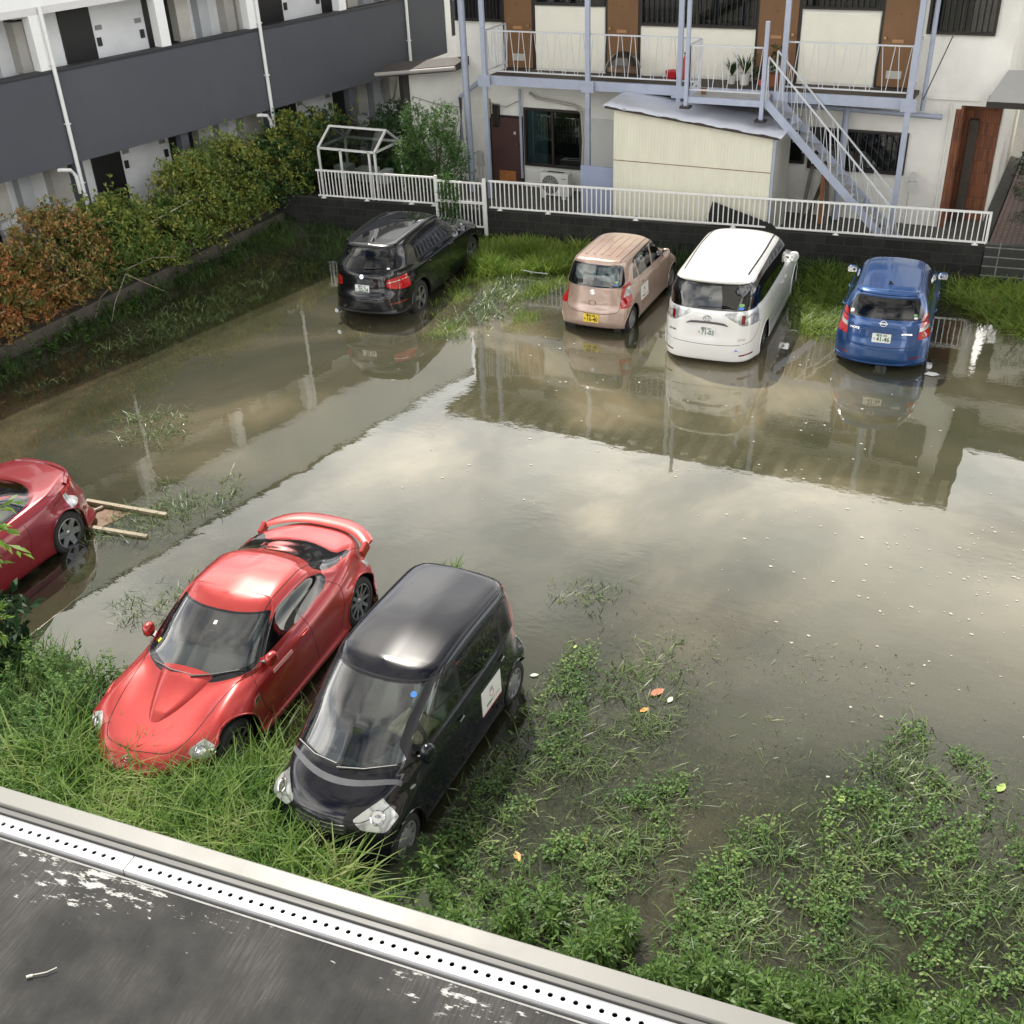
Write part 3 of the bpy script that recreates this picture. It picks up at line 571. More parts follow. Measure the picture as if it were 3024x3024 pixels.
        mb.add([(a_, y0, z), (b_, y0, z), (b_, y0-.002, z-.03), (a_, y0-.002, z-.03)], [(0, 1, 2, 3)]); mb.add([(a_, y1, z), (b_, y1, z), (b_, y1+.001, z+.003), (a_, y1+.001, z+.003)], [(0, 1, 2, 3)]); mb.add([(a_, y1+.001, z+.003), (b_, y1+.001, z+.003), (b_, y1+.003, z-.03), (a_, y1+.003, z-.03)], [(0, 1, 2, 3)])
        mb.build('perforated_rail', rail, r, recalc=False)
    tw = MB().tube([(-1.60, 1.02, -.006), (-1.575, 1.035, -.005), (-1.56, 1.052, -.004)], .0012, 5); tw.tube([(-1.60, 1.02, -.006), (-1.61, 1.012, -.006)], .003, 5)
    o = tw.build('twig', M('twig_pale', (.6, .58, .52), .7)); o.matrix_world = r.matrix_basis if False else Matrix.Translation((0, 0, 6.5)) @ Matrix.Rotation(R(5.74), 4, 'Z'); meta(o, 'tiny pale dry twig lying on the grey roof deck at lower left', 'twig')
near_roof()
# ---------------- grey apartment block on the left ----------------
def left_block():
    r = thing('apartment_block', 'two-storey grey and white apartment block with open corridors on the left', 'building', (-21.97, 3.82, 0), R(-9.87))
    ch = M('charcoal_wall', (.070, .075, .090), .8, var=.08, vs=1.2, bump=.5, bs=90, stain=(.085, .09, .105), ss=.5, sp=(.45, .8)); wh = M('render_white', (.80, .82, .84), .8, var=.05, vs=2, bump=.3, bs=80, stain=(.66, .67, .66), ss=1.5, sp=(.55, .85))
    wb = M('fascia_white', (.78, .79, .79), .7, var=.03, stain=(.6, .6, .58), ss=2, stretch=(1, 1, .15), sp=(.6, .85)); cap = M('cap_dark', (.022, .024, .028), .5, var=.1); dd = M('door_black', (.012, .012, .013), .45, var=.2); st = M('steel', (.5, .5, .5), .3, metal=.9)
    U0, U1 = -6, 27.0
    MB().box(-9, -1.2, U0, 27.2, .2, 7.0).build('wall', wh, r); MB().box(-1.195, -.17, U0, 27.0, 2.88, 3.03).build('corridor_floor', M('slab_grey', (.3, .3, .3), .8), r)
    MB().box(-1.195, 0, U0, 27.0, 5.66, 5.80).build('ceiling', M('soffit', (.6, .6, .6), .8), r)
    MB().box(-.17, 0, U0, U1, 2.68, 4.53).build('parapet', ch, r); MB().box(-.20, .03, U0, U1, 4.532, 4.60).build('parapet_cap', cap, r, bevel=.01)
    MB().box(-9.05, .0, U0, 27.05, 5.80, 7.35).build('fascia', wb, r); MB().box(-9.1, .05, U0, 27.1, 7.352, 7.42).build('roof', cap, r)
    pip = M('pipe_white', (.74, .75, .75), .4, var=.04)
    for P in (2.6-5.68, 2.6, 8.28, 13.97, 19.72, 25.12):
        L0 = P-.05
        MB().box(-.24, .0-.003, P-.31, P+.03, 4.602, 5.66).build('pillar', wb, r); MB().box(-.25, .0-.003, P+2.80, P+3.06, 4.602, 5.66).build('pillar', wb, r)
        MB().box(-.30, -.1, P-.08, P+.18, .3, 2.68).build('pillar', ch, r); MB().box(-.30, -.1, P+2.9, P+3.12, .3, 2.68).build('pillar', ch, r)
        t = MB().tube([(.06, L0, 5.8), (.06, L0, .35)], .043, 10); t.tube([(.06, L0, 2.0), (.06, L0, 1.82)], .056, 10)
        pi = t.build('downpipe', pip, r, smooth=True); e = MB().tube([(-.05, L0-.42, 2.62), (.04, L0-.36, 2.62), (.06, L0-.2, 2.58), (.06, L0-.10, 2.44), (.06, L0-.09, 2.05)], .042, 8); e.build('overflow_pipe', pip, pi, smooth=True)
        for z in (4.7, 3.5, 2.25): MB().box(.0, .11, L0-.055, L0+.055, z, z+.02).build('pipe_clamp', pip, pi)
        for z0 in (.32, 3.05):
            for u0, u1 in ((1.09, 1.90), (3.34, 4.16)):
                d = MB().box(-1.21, -1.16, P+u0, P+u1, z0, z0+2.45 if z0 > 1 else z0+2.1).build('door', dd, r, bevel=.004)
                hu = P+(u1-.10 if u0 < 2 else u0+.10)
                MB().box(-1.16, -1.11, hu-.015, hu+.015, z0+1.0, z0+1.03).bar((-1.12, hu, z0+1.015), (-1.12, hu+(-.12 if u0 < 2 else .12), z0+1.015), .02, .02).build('door_handle', st, d)
                MB().box(-1.16, -1.14, hu-.02, hu+.02, z0+1.13, z0+1.17).build('lock', st, d)
            for u in (2.02, 3.20):
                MB().box(-1.2, -1.16, P+u-.05, P+u+.05, z0+1.62, z0+1.80).build('intercom', cap, r); MB().box(-1.2, -1.185, P+u-.09+(.05 if u < 3 else -.05), P+u+.09+(.05 if u < 3 else -.05), z0+1.95, z0+2.05).build('name_plate', M('nameplate', (.25, .25, .25), .5), r)
            bxm = M('heater_box', (.45, .44, .40), .6, var=.08, vs=6)
            for u in (.02, 4.05, 5.52): MB().box(-1.2, -.90, P+u, P+u+.38, z0+1.42 if z0 > 1 else 1.68, z0+2.42 if z0 > 1 else 2.5).build('heater_box', bxm, r, bevel=.01)
            MB().box(-1.2, -.95, P+4.75, P+5.05, z0, z0+2.5 if z0 > 1 else 2.66).build('pipe_chase', M('chase', (.42, .44, .46), .8), r)
        MB().box(-1.2, -1.08, P-.16, P-.02, 5.28, 5.50).build('vent_hood', cap, r)
        for k in range(2):
            g = MB(); u = P-.18+k*.26+(-.1 if k == 0 else 0); g.lathe([(-.07, .01), (-.07, .085), (.07, .085), (.07, .01)], n=16, c=(-1.05, u, 1.36)); g.box(-1.13, -.97, u-.06, u+.06, 1.05, 1.3); g.tube([(-1.05, u-.06, 1.4), (-1.05, u-.06, 1.66), (-1.05, u-.12, 1.68)], .016, 6); g.tube([(-1.05, u+.06, 1.4), (-1.05, u+.06, 1.62)], .016, 6); g.build('gas_meter', M('meter_grey', (.42, .42, .41), .5, var=.2, vs=20), r, smooth=True)
            g = MB(); u = P-1.5+k*.26; g.lathe([(-.07, .01), (-.07, .085), (.07, .085), (.07, .01)], n=16, c=(-1.05, u, 1.36)); g.box(-1.13, -.97, u-.06, u+.06, 1.05, 1.3); g.tube([(-1.05, u-.06, 1.4), (-1.05, u-.06, 1.66)], .016, 6); g.build('gas_meter', MATS['meter_grey'], r, smooth=True)
    MB().box(-.25, .02, 26.78, 27.02, .3, 5.66).build('corner_pilaster', wb, r)
    MB().tube([(.1, 27.18, 5.9), (.1, 27.18, 3.0)], .045, 8).build('brown_downpipe', M('pipe_brown', (.10, .08, .07), .5), r, smooth=True)
left_block()
# ---------------- white apartment building at the back ----------------
WY = 26.2; BX = (-14.8, -1.72); Z0 = .46; F2 = 3.38
stucco = M('stucco_white', (.80, .79, .74), .85, var=.06, vs=1.4, bump=.5, bs=70, stain=(.66, .64, .58), ss=.9, sp=(.52, .85)); panelm = M('panel_cream', (.80, .78, .68), .7, var=.04)
blue = M('paint_blue_grey', (.36, .40, .50), .5, var=.08, vs=4, stain=(.25, .26, .30), ss=6, sp=(.6, .8)); wframe = M('dark_frame', (.022, .018, .015), .45, var=.2); doorb = M('door_tan', (.18, .09, .036), .55, var=.14, vs=2, stretch=(1, 1, .4)); doord = M('door_brown', (.075, .035, .03), .6, var=.12)
pane = glassmat('window_pane', (.55, .58, .58), 1.5); brass = M('brass', (.55, .42, .2), .3, metal=.9)
def back_building():
    r = thing('apartment_house', 'white two-storey apartment house with tan doors and a blue steel balcony at the back', 'building', (-8, WY, Z0)); O = Vector((-8, WY, Z0))
    def B(x0, x1, y0, y1, z0, z1, mb=None): return (mb or MB()).box(x0-O.x, x1-O.x, y0-O.y, y1-O.y, z0-O.z, z1-O.z)
    m = B(BX[0], -2.52, WY, 33, Z0, 6.05); B(-2.52, BX[1], WY, 33, 3.10, 6.05, m); B(-2.52, BX[1], WY+.75, 33, Z0, 3.10, m); B(-16.34, BX[0], WY+.01, 31, Z0, 3.25, m); m.build('wall', stucco, r)
    # roof
    rt = M('roof_tile_grey', (.06, .06, .065), .7, var=.2, vs=5); m = MB(); x0, x1, y0, y1, z = -15.25-O.x, -1.2-O.x, 24.95-O.y, 33.4-O.y, 6.06-O.z; c = [(x0, y0, z), (x1, y0, z), (x1, y1, z), (x0, y1, z), (x0+3.5, (y0+y1)/2, z+1.35), (x1-3.5, (y0+y1)/2, z+1.35)]
    m.add(c+[(a, b, cz-.12) for a, b, cz in c[:4]], [(0, 1, 5, 4), (1, 2, 5), (2, 3, 4, 5), (3, 0, 4), (6, 7, 1, 0), (7, 8, 2, 1), (8, 9, 3, 2), (9, 6, 0, 3), (9, 8, 7, 6)]); roof = m.build('roof', rt, r)
    for k in range(28): B(-15.0+k*.5, -14.78+k*.5, 25.0, 26.2, 5.86, 5.935).build('rafter', panelm, roof)
    # lean-to roof at the left end
    m = MB(); m.add([(p[0]-O.x, p[1]-O.y, p[2]-O.z) for p in [(-16.75, 25.45, 3.12), (-14.45, 25.45, 3.38), (-14.45, 26.19, 3.40), (-16.75, 26.19, 3.14), (-16.75, 25.45, 3.26), (-14.45, 25.45, 3.52), (-14.45, 26.19, 3.62), (-16.75, 26.19, 3.36)]], [(0, 3, 2, 1), (4, 5, 6, 7), (0, 1, 5, 4), (1, 2, 6, 5), (2, 3, 7, 6), (3, 0, 4, 7)]); le = m.build('lean_to_roof', M('old_brown', (.05, .04, .035), .7, var=.3, vs=6), r)
    MB().tube([(-16.8-O.x, 25.40-O.y, 3.20-O.z), (-14.42-O.x, 25.40-O.y, 3.46-O.z)], .05, 8).build('gutter', M('gutter_grey', (.35, .33, .31), .5), le, smooth=True); B(-16.42, -16.30, 25.9, 26.3, Z0, 3.2).build('corner_post', wframe, r)
    def door(x0, x1, z0, z1, mat, knob_left, slots=True):
        B(x0-.06, x1+.06, WY-.05, WY+.01, z0, z1+.06).build('door_frame', wframe, r); d = B(x0, x1, WY-.075, WY-.045, z0+.03, z1).build('door', mat, r, bevel=.004)
        kx = x0+.08 if knob_left else x1-.08; m = MB(); m.lathe([(-.06, .001), (-.06, .03), (-.03, .035), (-.02, .012), (.0, .012)], n=14, c=(kx-O.x, WY-.08-O.y, z0+1.02-O.z)); m.build('door_knob', brass, d, smooth=True)
        if slots:
            xc = (x0+x1)/2-.02; B(xc-.16, xc+.16, WY-.085, WY-.074, z0+.20, z0+.36).build('vent_grille', M('vent_grey', (.42, .42, .38), .5), d); B(xc-.12, xc+.12, WY-.09, WY-.074, z0+.92, z0+.99).build('mail_slot', M('slot_tan', (.38, .20, .09), .5), d); B(xc-.012, xc+.012, WY-.085, WY-.074, z0+1.48, z0+1.50).build('peephole', wframe, d)
    for x0, x1, kl in ((-13.36, -12.62, False), (-10.64, -9.88, True), (-7.03, -6.16, False), (-4.34, -3.62, True)): door(x0, x1, F2, F2+1.95, doorb, kl)
    door(-13.86, -13.04, .50, 2.17, doord, False, False)
    B(-13.68, -13.20, WY-.080, WY-.076, .56, .84).build('repair_patch', M('patch_orange', (.42, .17, .05), .6, var=.2, vs=9), r); B(-13.22, -13.16, WY-.080, WY-.076, 1.78, 1.85).build('door_sign', M('sign_grey', (.5, .48, .46), .5), r)
    for x0, x1 in ((-12.54, -10.73), (-9.84, -7.08), (-6.08, -4.42)): B(x0, x1, WY-.028, WY+.01, F2+.04, (4.82 if x0 != -9.84 else 4.46)).build('wall_panel', panelm, r)
    def window(x0, x1, z0, z1, n=2, bars=0, curtain=None, d=.0):
        fr = MB(); f = .055
        B(x0, x1, WY-.07, WY+.01, z0, z0+f, fr); B(x0, x1, WY-.07, WY+.01, z1-f, z1, fr); B(x0, x0+f, WY-.068, WY+.01, z0+f, z1-f, fr); B(x1-f, x1, WY-.068, WY+.01, z0+f, z1-f, fr)
        for k in range(1, n): xc = x0+(x1-x0)*k/n; B(xc-.025, xc+.025, WY-.066, WY+.005, z0+f, z1-f, fr)
        w_ = fr.build('window', wframe, r); B(x0+f, x1-f, WY-.018, WY-.012, z0+f, z1-f).build('pane', pane, w_); B(x0+f, x1-f, WY-.006, WY-.002, z0+f, z1-f).build('dark_room', M('room_dark', (.03, .032, .034), .9, var=.6, vs=1.5), w_)
        if curtain: B(x0+f+.02, x0+(x1-x0)*curtain, WY-.0115, WY-.0065, z0+f, z1-f).build('curtain', M('curtain_teal', (.20, .36, .36), .9, var=.3, vs=9, stretch=(4, 1, .1)), w_)
        if bars:
            bb = MB()
            for k in range(bars): xc = x0+(x1-x0)*(k+.5)/bars; B(xc-.008, xc+.008, WY-.10, WY-.085, z0+.02, z1-.02, bb)
            B(x0+.01, x1-.01, WY-.105, WY-.084, z0+.0, z0+.035, bb); B(x0+.01, x1-.01, WY-.105, WY-.084, z1-.035, z1, bb); bb.build('window_bars', wframe, w_)
        return w_
    window(-14.76, -13.42, 4.45, 5.6, 2, 14); window(-12.54, -10.72, 4.85, 5.6, 2, 0); window(-9.84, -7.1, 4.48, 5.6, 2, 22); window(-6.08, -4.40, 4.92, 5.6, 2, 14); window(-3.46, -2.10, 4.50, 5.6, 2, 12)
    window(-12.93, -11.33, 1.02, 2.46, 2, 0, .40); window(-5.66, -3.50, 1.55, 2.46, 2, 16); window(-6.18, -5.74, 1.62, 2.36, 1)
    # brick-clad recess
    bk = blockmat('brick_brown', (.22, .075, .03), (.075, .03, .018), (.04, .025, .018), .06, .27, .5, .7, stainc=(.26, .11, .05), ms=.004)
    B(-2.50, -1.74, WY+.68, WY+.745, Z0, 3.08).build('brick_panel', bk, r); B(-2.515, -2.47, WY-.01, WY+.68, Z0, 3.08).build('brick_panel', bk, r); B(-2.62, -2.52, WY-.012, WY-.002, Z0, 3.02).build('brick_panel', bk, r)
    B(-2.34, -2.16, WY+.50, WY+.68, Z0, 2.7).build('timber_post', M('old_timber', (.06, .05, .04), .8, var=.3, vs=8), r)
    # pipes on the wall
    pb = MB(); P = lambda x, y, z: (x-O.x, y-O.y, z-O.z)
    MB().tube([P(-14.05, 25.2, 6.0), P(-14.0, 25.2, .5)], .085, 12).build('drain_pipe', blue, r, smooth=True); MB().tube([P(-13.50, 25.12, 6), P(-13.48, 25.12, 1.0)], .028, 8).build('drain_pipe', blue, r, smooth=True)
    MB().tube([P(-14.05, 26.2, 3.05), P(-14.05, 25.9, 3.05), P(-14.55, 25.8, 2.7), P(-14.58, 25.8, 1.6)], .06, 10).build('drain_pipe', blue, r, smooth=True)
    MB().tube([P(-13.3, 25.9, 3.12), P(-7.5, 25.9, 3.02)], .06, 10).build('drain_pipe', blue, r, smooth=True); MB().tube([P(-6.2, 25.9, 2.98), P(-2.85, 25.9, 2.90)], .055, 10).build('drain_pipe', blue, r, smooth=True)
    MB().tube([P(-4.85, 25.9, 2.98), P(-4.85, 25.9, .5)], .075, 12).build('drain_pipe', blue, r, smooth=True); MB().tube([P(-12.99, 26.08, 2.9), P(-12.99, 26.08, .7)], .035, 8).build('drain_pipe', blue, r, smooth=True)
    MB().tube([P(-3.28, 25.95, 6), P(-3.28, 25.95, 3.0)], .05, 10).build('drain_pipe', blue, r, smooth=True); MB().tube([P(-2.72, 26.15, 3.15), P(-2.72, 26.15, .6)], .022, 6).build('drain_pipe', stucco, r, smooth=True); MB().tube([P(-3.2, 26.15, 3.22), P(-2.2, 26.15, 3.22)], .02, 6).build('drain_pipe', stucco, r, smooth=True)
    ho = M('hose_beige', (.45, .43, .37), .7); MB().tube([P(-12.72, 26.1, 2.82), P(-12.5, 26.0, 2.74), P(-11.9, 26.0, 2.68), P(-11.45, 26.0, 2.62), P(-11.26, 26.0, 2.45), P(-11.22, 26.0, 1.8), P(-11.24, 25.95, .9)], .034, 8).build('refrigerant_hose', ho, r, smooth=True)
    MB().tube([P(-13.95, 26.15, 2.55), P(-13.7, 26.1, 2.50), P(-13.4, 26.1, 2.45), P(-13.05, 26.1, 2.62)], .012, 5).build('cable', M('cable_grey', (.3, .3, .28), .7), r); MB().tube([P(-16.2, 26.15, 2.55), P(-15.4, 26.15, 2.38), P(-14.7, 26.15, 2.36)], .01, 5).build('cable', MATS['cable_grey'], r)
    MB().tube([P(-2.9, 26.0, 4.5), P(-3.25, 25.6, 3.3)], .012, 5).build('cable', wframe, r)
    B(-14.12+.1, -13.90+.02, 26.12, 26.2, 2.15, 2.62).build('intercom_box', M('ochre', (.42, .33, .12), .6), r, bevel=.02); B(-13.80, -13.62, 26.08, 26.2, 1.95, 2.5).build('electric_meter', wframe, r, bevel=.02)
    B(-11.15, -9.60, WY-.035, WY+.01, .5, 2.30).build('wall_panel', M('board_white', (.62, .62, .60), .7), r)
    # grey awning over the side door
    m = MB(); aw = [(-1.98, 25.55, 3.34), (2.4, 25.55, 3.34), (2.4, 26.6, 3.34), (-1.98, 26.6, 3.34), (-1.72, 26.15, 3.86), (2.4, 26.15, 3.86)]; m.add([P(*a) for a in aw], [(0, 1, 5, 4), (1, 2, 5), (2, 3, 4, 5), (3, 0, 4), (3, 2, 1, 0)]); a_ = m.build('awning', M('awning_grey', (.36, .36, .35), .6, var=.05), r); B(-1.99, 2.4, 25.54, 26.6, 3.22, 3.335).build('awning_fascia', wframe, a_)
    g = MB(); g.lathe([(-.06, .01), (-.06, .09), (.06, .09), (.06, .01)], n=16, c=P(-3.25, 25.9, 1.6)); g.box(*[v for pr in ((-3.33-O.x, -3.17-O.x), (25.86-O.y, 25.98-O.y), (1.25-O.z, 1.5-O.z)) for v in pr]); g.tube([P(-3.3, 25.92, 1.3), P(-3.3, 25.95, .5)], .018, 6); g.build('gas_meter', M('meter_pale', (.55, .55, .53), .5), r, smooth=True)
    g = MB(); g.lathe([(-.06, .01), (-.06, .09), (.06, .09), (.06, .01)], n=16, c=P(-13.95, 25.6, 1.35)); g.box(*[v for pr in ((-14.04-O.x, -13.87-O.x), (25.55-O.y, 25.66-O.y), (1.05-O.z, 1.28-O.z)) for v in pr]); g.tube([P(-14.0, 25.6, 1.1), P(-14.0, 25.6, .5)], .02, 6); g.tube([P(-13.9, 25.6, 1.1), P(-13.9, 25.6, .5)], .02, 6); g.build('gas_meter', MATS['meter_pale'], r, smooth=True)
back_building()
def balcony():
    r = thing('balcony', 'blue-grey steel balcony with zigzag railings along the upper floor', 'balcony', (-8, 25.6, F2)); O = Vector((-8, 25.6, F2))
    def B(x0, x1, y0, y1, z0, z1, mb=None): return (mb or MB()).box(x0-O.x, x1-O.x, y0-O.y, y1-O.y, z0-O.z, z1-O.z)
    P = lambda x, y, z: (x-O.x, y-O.y, z-O.z); fl = M('deck_dark', (.07, .055, .045), .8, var=.3, vs=5); pal = M('rail_pale', (.55, .57, .60), .5, var=.08, stain=(.3, .2, .12), ss=14, sp=(.68, .8))
    B(-13.4, -3.42, 25.06, 26.15, F2-.08, F2-.005).build('deck', fl, r); B(-7.95, -6.33, 24.22, 25.055, F2-.08, F2-.01).build('landing', M('landing_grey', (.42, .42, .42), .7, var=.15, vs=5), r)
    for x0, x1 in ((-13.4, -8.5), (-8.5, -3.42)): B(x0, x1, 24.98, 25.055, 3.21, 3.42).build('beam', blue, r)
    B(-7.98, -6.30, 24.14, 24.215, 3.26, 3.39).build('beam', blue, r)
    for k in range(9): B(-13.3+k*1.2, -13.22+k*1.2, 25.06, 26.15, 3.20, 3.295).build('joist', blue, r)
    for x, zt, zb in ((-13.35, 6.0, Z0), (-10.64, 6, Z0), (-8.42, 6, Z0), (-6.10, 6, Z0), (-3.43, 6, Z0)):
        B(x-.055, x+.055, 24.9, 24.975, zb, zt).build('post', blue, r); g = B(x-.16, x+.16, 24.885, 24.899, 3.18, 3.44)
        for dx in (-.11, .11):
            for dz in (3.24, 3.38): B(x+dx-.012, x+dx+.012, 24.875, 24.885, dz-.012, dz+.012, g)
        g.build('gusset_plate', blue, r)
    for x, zb, zt in ((-7.98, 3.17, 6.0), (-6.30, 2.98, 4.95)):
        B(x-.04, x+.04, 24.10, 24.17, zb, zt).build('post', blue, r); B(x-.11, x+.11, 24.03, 24.24, zb-.02, zb+.03).build('post_foot', wframe, r)
    def railing(a, b, z0=3.53, z1=4.43, sp=.155, lean=.045):
        a = Vector(a); b = Vector(b); d = (b-a); n = max(2, int(d.length/sp)); u = d.normalized(); rl = MB()
        rl.bar(P(a.x, a.y, z1), P(b.x, b.y, z1), .035, .03); rl.bar(P(a.x, a.y, z0), P(b.x, b.y, z0), .03, .03); ro = rl.build('railing', pal, r)
        base = None
        for k in range(n):
            p = a+u*((k+.5)*d.length/n); s_ = lean*(1 if k % 2 else -1); mb = MB(); mb.tube([P(p.x-u.x*s_, p.y-u.y*s_, z0), P(p.x+u.x*s_, p.y+u.y*s_, z1)], .0085, 5); mb.build('railing_bar', pal, ro)
        for e in (a, b): MB().bar(P(e.x, e.y, z0-.12), P(e.x, e.y, z1), .03, .03).build('railing_post', pal, ro)
    railing((-13.32, 25.02, 0), (-8.0, 25.02, 0)); railing((-6.12, 25.02, 0), (-3.5, 25.02, 0)); railing((-13.32, 25.05, 0), (-13.32, 26.1, 0)); railing((-3.5, 25.05, 0), (-3.5, 26.1, 0)); railing((-7.95, 24.2, 0), (-6.34, 24.2, 0)); railing((-7.95, 24.2, 0), (-7.95, 25.0, 0))
    return r
balcony()
def stairs():
    a = Vector((-6.24, 24.2, 3.36)); b = Vector((-3.20, 24.2, .46)); r = thing('staircase', 'steel outdoor stairs with open treads descending right from the balcony', 'staircase', (-4.7, 24.55, .46)); O = Vector((-4.7, 24.55, .46)); st = M('tread_grey', (.38, .39, .41), .7, var=.3, vs=9, stain=(.15, .14, .13), ss=7, sp=(.5, .7))
    for y in (24.2, 24.92):
        p, q_ = Vector((a.x, y, a.z))-O, Vector((b.x, y, b.z))-O; MB().bar(p, q_, .05, .16).build('stringer', blue, r)
        h0, h1 = p+Vector((.0, 0, .90)), q_+Vector((-.2, 0, .95)); hr = MB().bar(h0, h1, .032, .032).build('handrail', MATS['rail_pale'], r); n = 17
        for k in range(n):
            t = (k+.3)/n; s_ = .10*(1 if k % 2 else -1); c0 = p.lerp(q_, t); c1 = h0.lerp(h1, min(1, max(0, t+s_*.28))); MB().tube([c0, c1], .007, 5).build('railing_bar', MATS['rail_pale'], hr)
        for t in (.0, .5, .97): MB().bar(p.lerp(q_, t), h0.lerp(h1, t), .03, .03).build('railing_post', MATS['rail_pale'], hr)
    n = 14
    for k in range(n):
        t = (k+.6)/n; c = a.lerp(b, t)-O; MB().box(c.x-.13, c.x+.11, -.33, .34, c.z-.012, c.z+.012).box(c.x-.135, c.x-.12, -.33, .34, c.z-.05, c.z-.012).build('tread', st, r)
stairs()
def shed():
    r = thing('shed', 'cream corrugated shed with a pale metal lean-to roof under the landing', 'shed', (-7.7, 24.5, Z0)); O = Vector((-7.7, 24.5, Z0)); x0, x1, y0, y1 = -9.52, -5.90, 23.78, 25.35
    zr = lambda x: 3.18+(x-x0)*(2.80-3.18)/(x1-x0); cr = M('cream_tin', (.72, .71, .58), .55, var=.06, vs=3, stain=(.35, .22, .10), ss=5, sp=(.70, .78), stretch=(1, 1, .4))
    mb = MB(); n = 150; vs = []
    for k in range(n+1):
        x = x0+(x1-x0)*k/n; y = y0+.003*math.sin(k*math.pi/1.5); vs += [(x-O.x, y-O.y, 0), (x-O.x, y-O.y, zr(x)-.05-O.z)]
    mb.add(vs, [(2*k, 2*k+2, 2*k+3, 2*k+1) for k in range(n)]); mb.build('front_wall', cr, r, recalc=False)
    m = MB().prism([(x1, Z0), (x1, zr(x1)-.05), (x0, zr(x0)-.05), (x0, Z0)], lambda p: (p[0]-O.x, y1-O.y, p[1]-O.z), lambda p: (p[0]-O.x, y0+.02-O.y, p[1]-O.z)); m.build('side_wall', M('tin_grey', (.40, .40, .36), .6, var=.1), r)
    MB().box(x0-O.x, x1-O.x, y0-.012-O.y, y0-.002-O.y, 2.0-O.z, 2.012-O.z).build('rust_seam', M('rust', (.20, .09, .03), .8, var=.4, vs=12), r)
    m = MB(); xa, xb = -9.72, -5.70; ya, yb = 23.60, 25.4; n = 40; vs = []
    for k in range(n+1):
        x = xa+(xb-xa)*k/n; dz = .012*math.sin(k*.9)+.006*math.sin(k*2.3)
        for y in (ya, ya+.5, yb-.6, yb): vs.append((x-O.x, y-O.y, zr(x)+.02+dz*(1 if y < 24.5 else .4)-O.z+(y-ya)*.03))
    m.add(vs, [(k*4+j, k*4+4+j, k*4+5+j, k*4+1+j) for k in range(n) for j in range(3)]); o = m.build('roof', M('roof_pale', (.62, .64, .72), .35, metal=.3, var=.06, vs=2, stain=(.35, .36, .40), ss=3, sp=(.6, .75)), r, smooth=True, recalc=False)
    s_ = o.modifiers.new('t', 'SOLIDIFY'); s_.thickness = .015; MB().bar((xa+.05-O.x, ya+.04-O.y, zr(xa)-.02-O.z), (xb-.05-O.x, ya+.04-O.y, zr(xb)-.02-O.z), .05, .05).build('roof_batten', M('batten_dark', (.05, .04, .035), .8), r)
    MB().box(x1+.01-O.x, x1+.06-O.x, y0-.01-O.y, y0+.05-O.y, 0, zr(x1)-.1-O.z).build('corner_pipe', blue, r); MB().tube([(xb-.1-O.x, y0-.15-O.y, 2.74-O.z), (xb-.1-O.x, y1-O.y, 2.80-O.z)], .04, 8).build('gutter', MATS['gutter_grey'], r, smooth=True)
shed()
